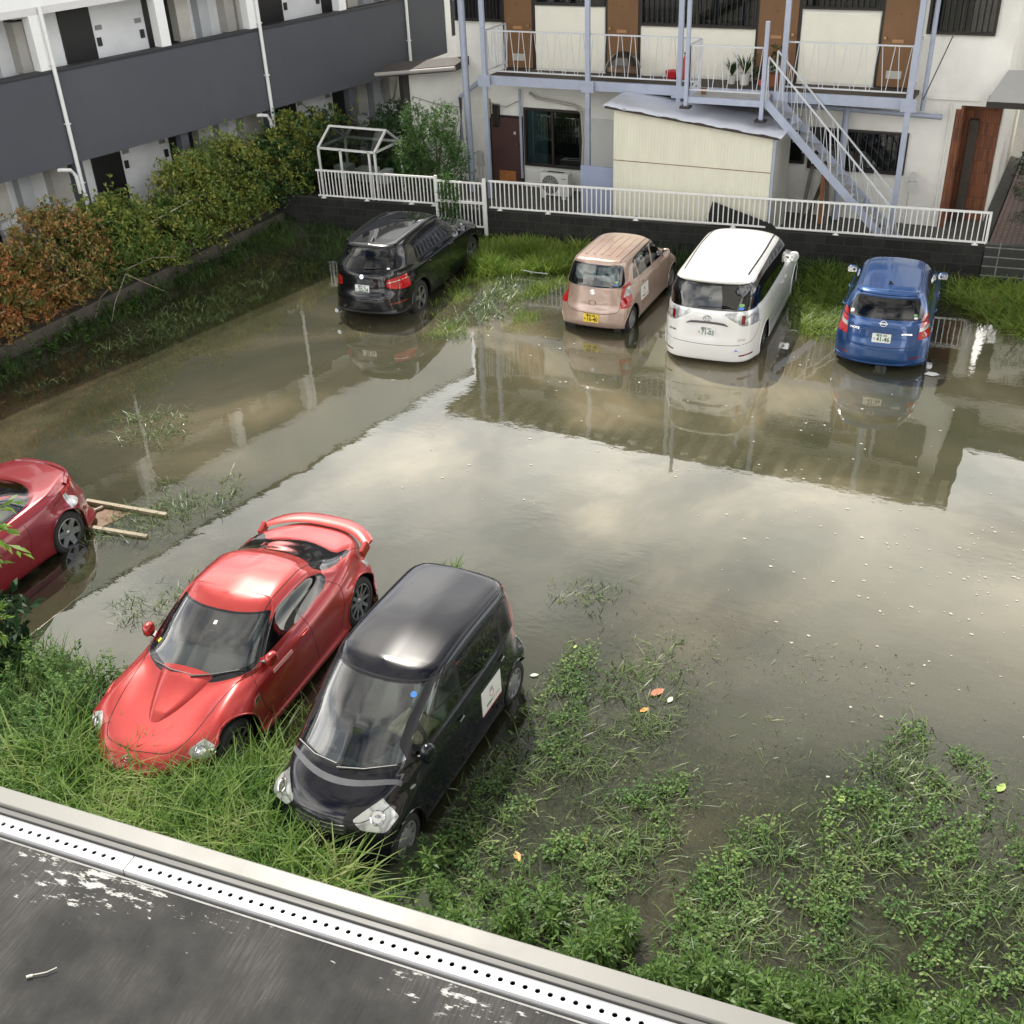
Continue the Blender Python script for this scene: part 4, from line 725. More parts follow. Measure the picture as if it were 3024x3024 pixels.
def bits():
    o = MB().box(-10.42, -9.56, 23.98, 24.02, .40, 1.76).build('blue_panel', M('panel_blue', (.30, .34, .48), .6, var=.05)); meta(o, 'plain blue-grey board standing against the left side of the shed', 'board')
    # air conditioner
    r = thing('air_conditioner', 'white outdoor air conditioner with a round fan grille under the window', 'air conditioner', (-11.78, 25.55, Z0)); wc = M('ac_white', (.68, .68, .65), .45, var=.05)
    MB().box(-.39, .39, -.14, .14, .06, .62).build('casing', wc, r, bevel=.015); MB().lathe([(-.146, .02), (-.146, .225), (-.141, .235)], n=32, c=(-.10, 0, .34)).build('fan_opening', wframe, r)
    g = MB(); [g.lathe([(-.152, rr), (-.150, rr+.006)], n=32, c=(-.10, 0, .34)) for rr in (.03, .07, .11, .15, .19, .225)]; [g.bar((-.10+.03*math.cos(R(a)), -.151, .34+.03*math.sin(R(a))), (-.10+.23*math.cos(R(a+25)), -.151, .34+.23*math.sin(R(a+25))), .004, .005) for a in range(0, 360, 20)]; g.build('fan_grille', wc, r)
    for x in (-.28, .28): MB().box(x-.06, x+.06, -.16, .16, 0, .06).build('foot', wc, r)
    MB().box(-.22, .22, -.03, .03, .62, .635).build('top_slot', wframe, r); MB().box(.21, .33, -.1435, -.141, .50, .515).build('logo', MATS['dark_metal'], r)
    # greenhouse frame
    r = thing('greenhouse', 'small white-framed glass greenhouse with a pitched roof behind the short railing', 'greenhouse', (-16.65, 24.1, Z0)); X0, X1, Y0, Y1, ze, zr = -.85, .85, -.6, .62, 1.29, 1.70; wf = MATS['white_alu']
    fr = [((X0, Y0, 0), (X0, Y0, ze)), ((X1, Y0, 0), (X1, Y0, ze)), ((X0, Y1, 0), (X0, Y1, ze)), ((X1, Y1, 0), (X1, Y1, ze)), ((X0, Y0, ze), (X1, Y0, ze)), ((X0, Y1, ze), (X1, Y1, ze)), ((X0, 0, zr), (X1, 0, zr)), ((X0, Y0, ze), (X0, 0, zr)), ((X1, Y0, ze), (X1, 0, zr)), ((X0, Y1, ze), (X0, 0, zr)), ((X1, Y1, ze), (X1, 0, zr)), ((-.18, Y0, 0), (-.18, Y0, ze)), ((.68, Y0, 0), (.68, Y0, ze)), ((X0, Y0, ze), (X0, Y1, ze)), ((X1, Y0, ze), (X1, Y1, ze))]
    for i, (a, b) in enumerate(fr): MB().bar(a, b, .05, .05).build('frame_bar', wf, r)
    gg = glassmat('gh_glass', (.55, .6, .58), 1.5); MB().add([(X0, Y0, ze), (X1, Y0, ze), (X1, 0, zr), (X0, 0, zr), (X1, Y1, ze), (X0, Y1, ze)], [(0, 1, 2, 3), (3, 2, 4, 5)]).build('roof_glass', gg, r); MB().add([(X0, Y0+.01, 0), (X1, Y0+.01, 0), (X1, Y0+.01, ze), (X0, Y0+.01, ze)], [(0, 1, 2, 3)]).build('front_glass', gg, r)
    sb = M('foam_box', (.42, .44, .42), .8, var=.1)
    for i, (x, w_, z) in enumerate(((-17.25, .42, .86), (-16.55, .55, .83), (-15.98, .24, .82))):
        o = MB().box(x-w_/2, x+w_/2, 24.0, 24.4, z, z+.32).build('storage_box', sb, bevel=.015); meta(o, ('grey foam box at the left inside the greenhouse', 'widest grey foam box in the middle of the greenhouse', 'small grey foam box at the right inside the greenhouse')[i], 'box', 'foam boxes stored in the greenhouse')
    o = MB().box(-17.55, -15.78, 23.9, 24.5, .76, .80).build('shelf', M('shelf_dark', (.06, .06, .055), .8)); meta(o, 'dark shelf carrying the foam boxes in the greenhouse', 'shelf')
    # black tarp panel and leaning boards
    o = MB().prism([(-7.25, .80), (-7.12, 1.30), (-5.75, .93), (-5.6, .80)], lambda p: (p[0], 23.72, p[1]), lambda p: (p[0], 23.68, p[1])).build('black_sheet', M('black_sheet', (.012, .012, .012), .6, var=.3)); meta(o, 'black slanting sheet leaning against the foot of the cream shed', 'sheet')
    for i, (x, dx, h, c) in enumerate(((-5.55, .04, 1.15, (.16, .15, .13)), (-5.42, .22, .95, (.10, .08, .06)), (-5.1, -.15, 1.25, (.28, .12, .05)), (-4.95, -.2, 1.0, (.12, .1, .08)))):
        o = MB().bar((x, 25.5, Z0), (x+dx, 26.05, Z0+h), .09, .03).build('board', M('board%d' % i, c, .8, var=.3, vs=6)); meta(o, ('thin grey board leaning on the wall behind the stairs', 'dark board leaning to the right behind the stairs', 'rust-brown board leaning behind the stairs', 'short dark board next to the rust-brown one behind the stairs')[i], 'board', 'boards leaning behind the stairs')
    # things on the balcony
    r = thing('fire_extinguisher', 'red fire extinguisher standing on the balcony by the landing', 'extinguisher', (-8.66, 26.02, F2)); MB().lathe([(0, .01), (0, .075), (.42, .075), (.48, .03), (.52, .02), (.52, .001)], axis='z', n=18).build('cylinder', M('red', (.45, .02, .03), .35), r, smooth=True); MB().bar((0, -.05, .55), (0, .06, .58), .03, .03).build('lever', wframe, r)
    o = MB().lathe([(0, .01), (0, .12), (.15, .16), (.17, .16), (.12, .02)], axis='z', n=18, c=(-8.95, 25.98, F2)).build('bucket', MATS['red'], smooth=True); meta(o, 'red bucket beside the extinguisher on the balcony', 'bucket')
    r = thing('umbrella', 'open clear plastic umbrella resting on the balcony before the second tan door', 'umbrella', (-10.05, 25.65, F2)); m = MB(); n = 16; vs = [(0, 0, .62)]
    for j, (rr, zz) in enumerate(((.18, .58), (.34, .44), (.46, .22))): vs += [(rr*math.cos(2*math.pi*k/n), rr*math.sin(2*math.pi*k/n)*.8, zz) for k in range(n)]
    m.add(vs, [(0, 1+k, 1+(k+1) % n) for k in range(n)]+[(1+j*n+k, 1+(j+1)*n+k, 1+(j+1)*n+(k+1) % n, 1+j*n+(k+1) % n) for j in range(2) for k in range(n)]); m.build('canopy', glassmat('clear_plastic', (.8, .8, .8), 1.35, rough=.15), r, smooth=True); MB().tube([(0, 0, .62), (.05, 0, .02)], .008, 6).build('shaft', wframe, r)
    pots = [(-7.45, 25.75, .10, .18, (.55, .55, .52), .5, 'low spiky plant in the leftmost white pot on the balcony', 0), (-7.15, 25.72, .13, .24, (.6, .6, .57), .62, 'tall spiky plant in a white bucket on the balcony', 0), (-6.78, 25.78, .08, .13, (.6, .12, .12), .30, 'small plant in a pink pot on the balcony', 1), (-6.50, 25.75, .16, .26, (.25, .09, .05), .75, 'large bushy plant in a brown pot by the stair head', 1), (-7.72, 24.55, .07, .12, (.22, .09, .04), .12, 'small brown pot at the corner of the landing', 2)]
    pl = leafmat('pot_leaf', [(.2, (.01, .035, .008)), (.6, (.03, .08, .02)), (.9, (.07, .13, .03))], .1)
    for i, (x, y, rr, h, c, ph, lb, kind) in enumerate(pots):
        r = thing('potted_plant', lb, 'potted plant', (x, y, F2), 0, 'potted plants on the balcony'); MB().lathe([(0, .01), (0, rr*.75), (h, rr), (h, rr*.9), (h*.8, .01)], axis='z', n=16).build('pot', M('pot%d' % i, c, .6), r, smooth=True); vs = []; fs = []
        for k in range(60 if kind == 0 else 170):
            a = random.random()*6.28; b0 = Vector((0, 0, h*.9)); 
            if kind == 0: d = Vector((math.cos(a)*.5, math.sin(a)*.5, 1)).normalized(); tip = b0+d*ph*random.uniform(.5, 1)+Vector((math.cos(a), math.sin(a), -.6))*.12*random.random(); mid = (b0+tip)/2+Vector((0, 0, .05)); wv = Vector((-math.sin(a), math.cos(a), 0))*.012; i0 = len(vs); vs += [b0, mid-wv, tip, mid+wv]; fs.append((i0, i0+1, i0+2, i0+3))
            elif kind == 1: c_ = Vector((random.gauss(0, .11), random.gauss(0, .1), h+ph*random.uniform(.05, 1)*.8)); d = Vector((random.uniform(-1, 1), random.uniform(-1, 1), random.uniform(-.3, 1))).normalized()*.05; wv = d.cross(Vector((.3, .2, 1))).normalized()*.022; i0 = len(vs); vs += [c_-d, c_-wv, c_+d, c_+wv]; fs.append((i0, i0+1, i0+2, i0+3))
        if vs and kind < 2: npmesh('foliage', [tuple(v) for v in vs], fs, pl, r)
    # neighbour house beyond the path
    r = thing('neighbour_house', 'white house wall with a dark window beyond the brick path at the right edge', 'house', (1.5, 31, .6)); MB().box(-2.6, 6, 0, 6, 0, 6).build('wall', stucco, r); MB().box(-2.4, -.4, -.06, .01, 1.5, 3.4).build('window', wframe, r); MB().box(-2.3, -1.4, -.07, -.061, 1.6, 3.3).build('pane', M('frosted', (.35, .37, .37), .3), r); MB().box(-1.6, -.9, -.5, -.1, .0, .8).build('outdoor_unit', M('unit_grey', (.45, .45, .44), .5), r); MB().box(-3.2, 6.5, -.8, 6.5, 6.01, 6.5).build('roof', M('roof_dark', (.05, .05, .055), .7), r)
bits()

def added_right_house():  # unseen house, added to darken what the car flanks reflect
    r = thing('added_side_house', 'plain unseen house added past the right edge to darken reflections in car flanks', 'house', (8.6, 9, 0)); MB().box(0, 7, -10, 9, -.2, 6.2).build('wall', M('wall_tan', (.42, .38, .32), .85, var=.1), r); MB().box(-.5, 7.5, -10.5, 9.5, 6.21, 6.5).build('roof', M('roof_dark', (.05, .05, .055), .7), r)
    for y in (-7, -2, 3, 7):
        for z in (1.0, 3.9): MB().box(-.04, .01, y-.9, y+.9, z, z+1.2).build('window', wframe, r)
added_right_house()
# ---------------- the cars ----------------
GW = -.09   # wheels stand on the flooded ground
def front_basic(c, z0, z1, yl, mat='lamp_clear', xmin=1.2):
    c.pair('headlight', MATS[mat], 'F', rnd([(yl-.02, z0), (yl+.42, z0+.03), (yl+.42, z1), (yl+.05, z1-.04)], .03), lim=.3, cond=lambda p: p.x > xmin)
def car_van():
    c = Car('minivan', 'pearl white minivan with a black tinted rear window beside the beige hatchback', (-5.62, 20.62, GW), 94.3, (1.04, 1.01, 1.0), paint('paint_white', (.80, .80, .78), 0, .3, .015))
    c.loft([
        dict(xf=2.2, xr=-2.25, w=.80, z=.17), dict(xf=2.40, xr=-2.38, w=.895, z=.19, r=2), dict(xf=2.43, xr=-2.41, w=.905, z=.30, bf=.16, br=.09, r=3),
        dict(xf=2.41, xr=-2.42, w=.90, z=.50, bf=.18, br=.09, r=4), dict(xf=2.36, xr=-2.38, w=.905, z=.70, bf=.2, br=.08, r=4),
        dict(xf=2.25, xr=-2.36, w=.89, z=[(-2.4, .96), (0, .95), (1.6, .86), (2.25, .78)], bf=.25, br=.08, r=5),
        dict(xf=1.95, xr=-2.33, w=.87, z=[(-2.4, 1.08), (0, 1.04), (1.5, .94), (1.95, .90)], bf=.25, br=.08, r=4),
        dict(xf=1.55, xr=-2.31, w=.845, z=[(-2.4, 1.14), (0, 1.10), (1.1, 1.04), (1.55, 1.02)], bf=.3, br=.09, nf=4, r=4),
        dict(xf=1.12, xr=-2.24, w=.80, z=1.36, bf=.25, br=.1, nf=4.5, r=7),
        dict(xf=.80, xr=-2.19, w=.72, z=1.575, bf=.2, br=.12, nf=5, r=6),
        dict(xf=.72, xr=-2.22, w=.665, z=[(-2.3, 1.62), (-.5, 1.66), (.7, 1.62)], bf=.18, br=.14, r=3),
        dict(xf=.6, xr=-2.14, w=.56, z=[(-2.2, 1.67), (-.6, 1.715), (.6, 1.67)], bf=.15, br=.12, r=3),
        dict(xf=.5, xr=-2.08, w=.3, z=[(-2.2, 1.69), (-.6, 1.74), (.6, 1.69)], bf=.1, br=.05, r=3), dict(xf=.45, xr=-2.05, w=.0, z=[(-2.2, 1.695), (-.6, 1.748), (.6, 1.695)], bf=0, br=0, r=2)], arch=((1.475, -1.475), .89, .9))
    g = MATS['gloss_black']
    c.sides('pillar_trim', g, rnd([(1.38, 1.03), (.9, 1.09), (-.5, 1.12), (-2.22, 1.17), (-2.16, 1.55), (-1.6, 1.60), (-.4, 1.625), (.45, 1.60), (.95, 1.36)], .05))
    c.patch('rear_window_trim', g, 'B', rnd([(-.80, 1.13), (.80, 1.13), (.74, 1.45), (.68, 1.59), (-.68, 1.59), (-.74, 1.45)], .04))
    for P, m, n in (([(1.2, 1.07), (.15, 1.13), (.15, 1.57), (.5, 1.57), (.86, 1.36)], 'glass_tint', 'window'), ([(.08, 1.13), (-.98, 1.15), (-.98, 1.585), (.08, 1.575)], 'glass_privacy', 'window'), ([(-1.06, 1.15), (-2.06, 1.19), (-2.02, 1.52), (-1.55, 1.575), (-1.06, 1.585)], 'glass_privacy', 'window')):
        c.sides(n, MATS[m], rnd(P, .04))
    c.patch('rear_window', MATS['glass_privacy'], 'B', rnd([(-.66, 1.16), (.66, 1.16), (.60, 1.53), (-.60, 1.53)], .07))
    c.patch('windscreen', MATS['glass_clear'], 'F', rnd([(-.72, 1.06), (-.3, 1.04), (.3, 1.04), (.72, 1.06), (.62, 1.58), (-.62, 1.58)], .05))
    c.patch('light_bar', MATS['chrome'], 'B', [(-.4, 1.075), (.4, 1.075), (.4, 1.10), (-.4, 1.10)])
    for P in ([(.30, 1.105), (.86, 1.13), (.92, 1.0), (.89, .86), (.62, .87), (.45, .97), (.30, 1.06)],):
        c.pair('tail_light', MATS['lamp_clear'], 'B', rnd(P, .02), lim=.04, cond=lambda p: p.x < -1.9, xc=-1.9)
        c.pair('tail_light_strip', MATS['lamp_red_dark'], 'B', [(.60, .90), (.66, .90), (.66, 1.06), (.60, 1.06)])
        pass
    c.pair('reflector', MATS['lamp_red_dark'], 'B', rnd([(.60, .30), (.80, .31), (.80, .34), (.60, .33)], .01))
    c.sides('door_moulding', MATS['dark_metal'], [(1.0, .43), (-1.0, .43), (-1.0, .455), (1.0, .455)])
    front_basic(c, .62, .80, .45)
    c.wheels((1.475, -1.475), .865, .325, .2, .225, 5, MATS['alloy_dark'], .05, 'double')
    gp = MATS['gap']
    c.ribbon('tailgate_seam', gp, 'B', arcpath([(-.86, .86), (-.83, .66), (-.76, .56), (-.6, .53), (0, .51), (.6, .53), (.76, .56), (.83, .66), (.86, .86)], 4), .009)
    for x in (.10, -1.02): c.ribbon('door_seam', gp, 'L', [(x, 1.1), (x, .33)]); c.ribbon('door_seam', gp, 'R', [(x, 1.1), (x, .33)])
    for d in 'LR': c.ribbon('door_seam', gp, d, arcpath([(1.2, 1.0), (1.15, .8), (1.05, .33)], 4))
    for sg in (1, -1): c.ribbon('roof_rail', MATS['trim_black'], 'T', arcpath([(.5, sg*.585), (-.6, sg*.61), (-1.85, sg*.575)], 6), .028, .004)
    # garnish and lettering
    f = c.frame('B', 0, .90, .01); mb = MB(); mb.prism(arcpath([(-.38, -.03), (-.3, .02), (0, .035), (.3, .02), (.38, -.03), (.3, -.012), (0, 0), (-.3, -.012)], 2), lambda p: (p[0], p[1], .012), lambda p: (p[0], p[1], -.02)); c.place(mb, 'garnish', MATS['dark_metal'], f)
    c.plate('B', 0, .745, '横浜 331', 'た', '71-03')
    for rx_, ry_ in ((.075, .05), (.028, .045), (.055, .02)): c.ring('emblem', 'chrome', 'B', 0, .985, rx_, ry_, .006, 0, .012 if ry_ == .02 else 0)
    c.text('ESTIMA', .05, 'chrome', 'B', .63, .70, bold=.001); c.text('AERAS', .05, 'chrome', 'B', -.62, .62, bold=.001)
    f = c.frame('B', -.55, .42, .003); mb = MB(); mb.prism([(-.06, -.02), (-.02, 0), (.0, .035), (.02, 0), (.07, -.03), (.03, -.012), (-.02, -.012)], lambda p: (p[0], p[1], 0), lambda p: (p[0], p[1], -.006)); c.place(mb, 'sticker', MATS['sticker_blue'], f)
    c.disc('sticker', 'sticker_green', 'B', -.57, 1.235, .05, .003, .03); c.disc('sticker', 'sticker_blue', 'B', -.57, 1.18, .05, .003, .03)
    c.wiper('B', (.18, 1.17), (-.3, 1.19)); c.handle(-.08, .93); c.handle(.22, .93)
    c.mirror(1.05, 1.02, .2, .19, .14, .17)
    c.seats([.35, -.55, -1.4], 'cabin', .38, .55, 1.25, .35, 1.35); return c.finish()
def car_note():
    c = Car('compact_hatchback', 'metallic blue hatchback by the dark block wall, plate 41-46', (-2.68, 20.95, GW), 95.0, (.995, .965, .98), paint('paint_blue', (.018, .075, .24), .45, .3))
    c.loft([
        dict(xf=1.95, xr=-1.85, w=.72, z=.18), dict(xf=2.08, xr=-1.93, w=.82, z=.22, r=2), dict(xf=2.12, xr=-1.98, w=.845, z=.34, bf=.2, br=.12, r=3),
        dict(xf=2.11, xr=-1.98, w=.848, z=.52, bf=.25, br=.12, r=4), dict(xf=2.04, xr=-1.93, w=.845, z=.72, bf=.28, br=.10, r=4),
        dict(xf=1.88, xr=-1.91, w=.825, z=[(-1.95, .92), (0, .9), (1.3, .86), (1.9, .78)], bf=.3, br=.12, r=4),
        dict(xf=1.6, xr=-1.89, w=.79, z=[(-1.95, 1.0), (0, .96), (1.2, .92), (1.6, .88)], bf=.3, br=.14, r=3),
        dict(xf=1.12, xr=-1.87, w=.765, z=[(-1.95, 1.04), (0, 1.0), (1.12, .98)], bf=.3, br=.16, nf=4, r=4),
        dict(xf=.72, xr=-1.74, w=.69, z=1.25, bf=.22, br=.16, nf=4.5, r=6),
        dict(xf=.42, xr=-1.60, w=.61, z=1.40, bf=.18, br=.12, nf=5, r=5),
        dict(xf=.36, xr=-1.62, w=.565, z=[(-1.7, 1.43), (-.4, 1.465), (.4, 1.43)], bf=.15, br=.10, r=3),
        dict(xf=.28, xr=-1.55, w=.46, z=[(-1.7, 1.465), (-.4, 1.505), (.4, 1.465)], bf=.1, br=.08, r=3), dict(xf=.22, xr=-1.52, w=.0, z=[(-1.7, 1.485), (-.4, 1.528), (.4, 1.485)], bf=0, br=0, r=3)], arch=((1.3, -1.3), .83, .85))
    g = MATS['gloss_black']
    for P, m in (([(1.0, 1.01), (.08, 1.02), (.08, 1.40), (.15, 1.40), (.62, 1.22)], 'glass_tint'), ([(.0, 1.02), (-.85, 1.05), (-.9, 1.38), (0, 1.41)], 'glass_privacy'), ([(-.95, 1.06), (-1.35, 1.12), (-1.2, 1.33), (-.98, 1.37)], 'glass_privacy')): c.sides('window', MATS[m], rnd(P, .03))
    c.patch('rear_window_trim', g, 'B', rnd([(-.70, 1.05), (.70, 1.05), (.68, 1.12), (.54, 1.37), (-.54, 1.37), (-.68, 1.12)], .05))
    c.patch('rear_window', MATS['glass_privacy'], 'B', rnd([(-.60, 1.08), (.60, 1.08), (.48, 1.35), (-.48, 1.35)], .05))
    c.patch('windscreen', MATS['glass_clear'], 'F', rnd([(-.68, 1.01), (.68, 1.01), (.57, 1.40), (-.57, 1.40)], .05))
    P = [(.66, 1.12), (.90, 1.12), (.90, .74), (.62, .71), (.63, .84), (.64, .96)]
    c.pair('tail_light', MATS['lamp_red'], 'B', rnd(P, .02), lim=.04, cond=lambda p: p.x < -1.47, xc=-1.47)
    c.pair('indicator', MATS['lamp_clear'], 'B', [(.63, .85), (.88, .87), (.88, .93), (.635, .915)], lim=.04, cond=lambda p: p.x < -1.47, xc=-1.47)
    c.pair('reflector', MATS['lamp_red_dark'], 'B', rnd([(.55, .36), (.70, .37), (.70, .40), (.55, .39)], .01))
    front_basic(c, .62, .80, .4, 'lamp_clear', 1.2)
    c.wheels((1.3, -1.3), .80, .30, .18, .19, 5, MATS['alloy'], .07)
    gp = MATS['gap']
    c.ribbon('tailgate_seam', gp, 'B', arcpath([(-.60, .96), (-.62, .72), (-.60, .62), (-.5, .58), (0, .56), (.5, .58), (.60, .62), (.62, .72), (.60, .96)], 4), .008)
    c.ribbon('bumper_crease', c.pm, 'B', arcpath([(-.80, .30), (-.62, .30), (-.5, .25), (0, .22), (.5, .25), (.62, .30), (.80, .30)], 4), .03, .004, h=.012)
    for sg in (1, -1): c.ribbon('roof_seam', gp, 'T', arcpath([(.22, sg*.50), (-.6, sg*.525), (-1.52, sg*.49)], 6), .014, .002)
    c.ribbon('tailgate_seam', gp, 'T', arcpath([(-1.50, -.49), (-1.55, 0), (-1.50, .49)], 5), .01)
    for d in 'LR':
        for x in (.04, -.9): c.ribbon('door_seam', gp, d, [(x, .98), (x, .3)])
    f = c.frame('B', 0, .87, .008); mb = MB(); mb.prism(arcpath([(-.36, -.02), (-.3, .03), (0, .04), (.3, .03), (.36, -.02), (0, -.012)], 3), lambda p: (p[0], p[1], .008), lambda p: (p[0], p[1], -.02)); c.place(mb, 'garnish', c.pm, f)
    c.plate('B', 0, .725, '横浜 505', 'そ', '41-46')
    c.ring('emblem', 'chrome', 'B', 0, .985, .055, .048, .010); f = c.frame('B', 0, .985, .008); mb = MB().bar((-.075, 0, 0), (.075, 0, 0), .01, .02, (0, 1, 0)); c.place(mb, 'emblem', MATS['chrome'], f)
    c.text('NOTE', .055, 'chrome', 'B', .49, .86, bold=.001, sx=1.2); c.text('e-POWER', .04, 'chrome', 'B', -.43, .82, bold=.001, sx=1.1)
    c.disc('sticker', 'white_plastic', 'B', .58, 1.12, .035); c.disc('sticker', 'sticker_green', 'B', -.52, 1.135, .036, .003, .022); c.disc('sticker', 'plate_white', 'B', -.535, 1.09, .036, .003, .022)
    c.wiper('B', (.04, 1.065), (-.38, 1.07)); c.handle(-.75, .88); c.handle(.15, .88)
    mb = MB().bar((0, 0, -.01), (.02, 0, .05), .02, .03); mb.box(-.04, .04, -.03, .03, -.012, .01); f = c.frame('T', -1.25, 0, .006); c.place(mb, 'aerial', MATS['trim_black'], f)
    c.mirror(.72, 1.0, .21, .13, .1, .16); c.seats([.15, -.75], 'cabin', .34, .5, 1.15, .3, 1.0); return c.finish()
def car_alto():
    c = Car('small_hatchback', 'beige pink small hatchback with a yellow number plate and ribbed roof', (-8.0, 20.5, GW), 91.5, (1.04, .975, 1.01), paint('paint_beige', (.47, .34, .28), .35, .32))
    c.loft([
        dict(xf=1.6, xr=-1.52, w=.64, z=.18), dict(xf=1.68, xr=-1.62, w=.72, z=.2, r=2), dict(xf=1.71, xr=-1.67, w=.735, z=.32, bf=.2, br=.12, r=3),
        dict(xf=1.70, xr=-1.66, w=.7375, z=.50, bf=.22, br=.12, r=4), dict(xf=1.66, xr=-1.60, w=.735, z=.66, bf=.25, br=.10, r=4),
        dict(xf=1.56, xr=-1.585, w=.715, z=[(-1.6, .88), (0, .85), (1.2, .82), (1.56, .76)], bf=.28, br=.10, r=4),
        dict(xf=1.35, xr=-1.575, w=.69, z=[(-1.6, .98), (0, .92), (1.35, .86)], bf=.28, br=.11, r=3),
        dict(xf=1.02, xr=-1.56, w=.67, z=[(-1.6, 1.02), (0, .96), (1.02, .95)], bf=.25, br=.12, nf=4, r=4),
        dict(xf=.68, xr=-1.49, w=.615, z=1.22, bf=.2, br=.12, nf=4.5, r=6),
        dict(xf=.42, xr=-1.41, w=.565, z=1.385, bf=.16, br=.1, nf=5, r=5),
        dict(xf=.36, xr=-1.40, w=.525, z=[(-1.45, 1.425), (-.4, 1.44), (.36, 1.41)], bf=.13, br=.08, r=3),
        dict(xf=.30, xr=-1.36, w=.43, z=[(-1.45, 1.455), (-.4, 1.475), (.3, 1.445)], bf=.1, br=.06, r=3), dict(xf=.25, xr=-1.34, w=.0, z=[(-1.45, 1.47), (-.4, 1.495), (.3, 1.46)], bf=0, br=0, r=3)], arch=((1.2, -1.2), .725, .8))
    for P, m in (([(.92, .99), (.72, .97), (.02, .985), (.02, 1.38), (.15, 1.375), (.55, 1.24)], 'glass_clear'), ([(-.06, .985), (-.74, 1.0), (-.84, 1.36), (-.06, 1.385)], 'glass_clear'), ([(-.79, 1.005), (-1.08, 1.05), (-.96, 1.30), (-.88, 1.345)], 'glass_clear')): c.sides('window', MATS[m], rnd(P, .03))
    c.patch('rear_window_trim', MATS['gloss_black'], 'B', rnd([(-.58, 1.0), (-.3, .985), (.3, .985), (.58, 1.0), (.60, 1.08), (.52, 1.385), (-.52, 1.385), (-.60, 1.08)], .06))
    c.patch('rear_window', MATS['glass_clear'], 'B', rnd([(-.52, 1.04), (.52, 1.04), (.46, 1.355), (-.46, 1.355)], .06))
    c.patch('windscreen', MATS['glass_clear'], 'F', rnd([(-.55, .98), (.55, .98), (.48, 1.385), (-.48, 1.385)], .05))
    c.pair('tail_light', MATS['lamp_red'], 'B', rnd([(.57, 1.0), (.64, 1.08), (.76, 1.0), (.76, .62), (.58, .60), (.555, .7)], .03), lim=.04, cond=lambda p: p.x < -1.22, xc=-1.22)
    pass
    c.pair('indicator', MATS['lamp_clear'], 'B', rnd([(.60, .80), (.70, .81), (.71, .96), (.62, .98)], .03), lim=.04, cond=lambda p: p.x < -1.22, xc=-1.22)
    front_basic(c, .58, .80, .36, 'lamp_clear', 1.)
    c.wheels((1.2, -1.2), .70, .275, .15, .17, 8, MATS['cover_silver'], .055, 'cover')
    gp = MATS['gap']
    c.ribbon('tailgate_seam', gp, 'B', arcpath([(-.56, .98), (-.56, .62), (-.5, .53), (-.3, .50), (0, .49), (.3, .50), (.5, .53), (.56, .62), (.56, .98)], 4), .008)
    for sg in (1, -1): c.ribbon('roof_seam', gp, 'T', arcpath([(.3, sg*.465), (-.5, sg*.48), (-1.33, sg*.46)], 6), .012, .002)
    for y in (.32, .16, 0, -.16, -.32): c.ribbon('roof_rib', c.pm, 'T', [(.05, y), (-1.12, y)], .035, .002, h=.007)
    for d in 'LR':
        for x in (-.02,): c.ribbon('door_seam', gp, d, [(x, .97), (x, .28)])
        c.ribbon('door_seam', gp, d, arcpath([(-.82, .98), (-.84, .8), (-.72, .45), (-.72, .3)], 4)); c.ribbon('door_seam', gp, d, arcpath([(.86, .95), (.86, .6), (.8, .3)], 4))
        c.ribbon('door_visor', MATS['trim_black'], d, arcpath([(.60, 1.235), (.2, 1.39), (-.1, 1.40), (-.8, 1.375), (-.95, 1.33)], 5), .03, .006)
    c.plate('B', 0, .40, '横浜 580', 'み', '16-40', 'plate_yellow', 'ink_black')
    f = c.frame('B', 0, .90, .004); mb = MB(); mb.prism([(-.05, .03), (0, .055), (.05, .03), (.0, .01), (-.025, .022), (-.05, .005)], lambda p: (p[0], p[1], .004), lambda p: (p[0], p[1], -.006)); mb.prism([(.05, -.03), (0, -.055), (-.05, -.03), (.0, -.01), (.025, -.022), (.05, -.005)], lambda p: (p[0], p[1], .004), lambda p: (p[0], p[1], -.006)); mb.prism([(-.05, .005), (-.02, .018), (.05, -.005), (.02, -.018)], lambda p: (p[0], p[1], .004), lambda p: (p[0], p[1], -.006)); c.place(mb, 'emblem', MATS['chrome'], f)
    f = c.frame('B', 0, .68, .003); mb = MB(); P = rnd([(-.07, -.04), (.07, -.04), (.07, .04), (-.07, .04)], .03, 4); mb.tube([(a, b, 0) for a, b in P+[P[0]]], .004, 5); c.place(mb, 'release_handle', MATS['gap'], f); f2 = c.frame('B', 0, .70, .002); mb = MB(); mb.box(-.05, .05, -.02, .02, -.004, .004); c.place(mb, 'release_handle', c.pm, f2)
    c.disc('sticker', 'sticker_green', 'B', -.46, 1.10, .035, .003, .022); c.disc('sticker', 'sticker_blue', 'B', -.46, 1.05, .035, .003, .022)
    magnet(c, 'R', -.62, .66); c.handle(-.64, .86, lgt=.13); c.handle(.14, .86, lgt=.13)
    # round sun shades behind the rear window
    for y in (.23, -.23):
        mb = MB(); P = rnd([(-.22, 1.06), (.22, 1.06), (.20, 1.34), (-.20, 1.34)], .09, 4); mb.add([(-1.33-.12*(1.2-b)/-.25*0+(-.10 if b < 1.2 else 0)*.6, y+a, b) for a, b in P], [tuple(range(len(P)))]); mb.build('sun_shade', M('shade_cloth', (.30, .36, .37), .7, var=.15), c.root)
        mb = MB(); mb.box(-1.42, -1.40, y-.03, y+.03, 1.16, 1.22); mb.build('sun_shade_clip', MATS['cabin'], c.root)
    c.mirror(.72, .98, .17, .13, .1, .13); c.seats([.1, -.62], 'cabin_grey', .3, .48, 1.1, .3, .9); return c.finish()
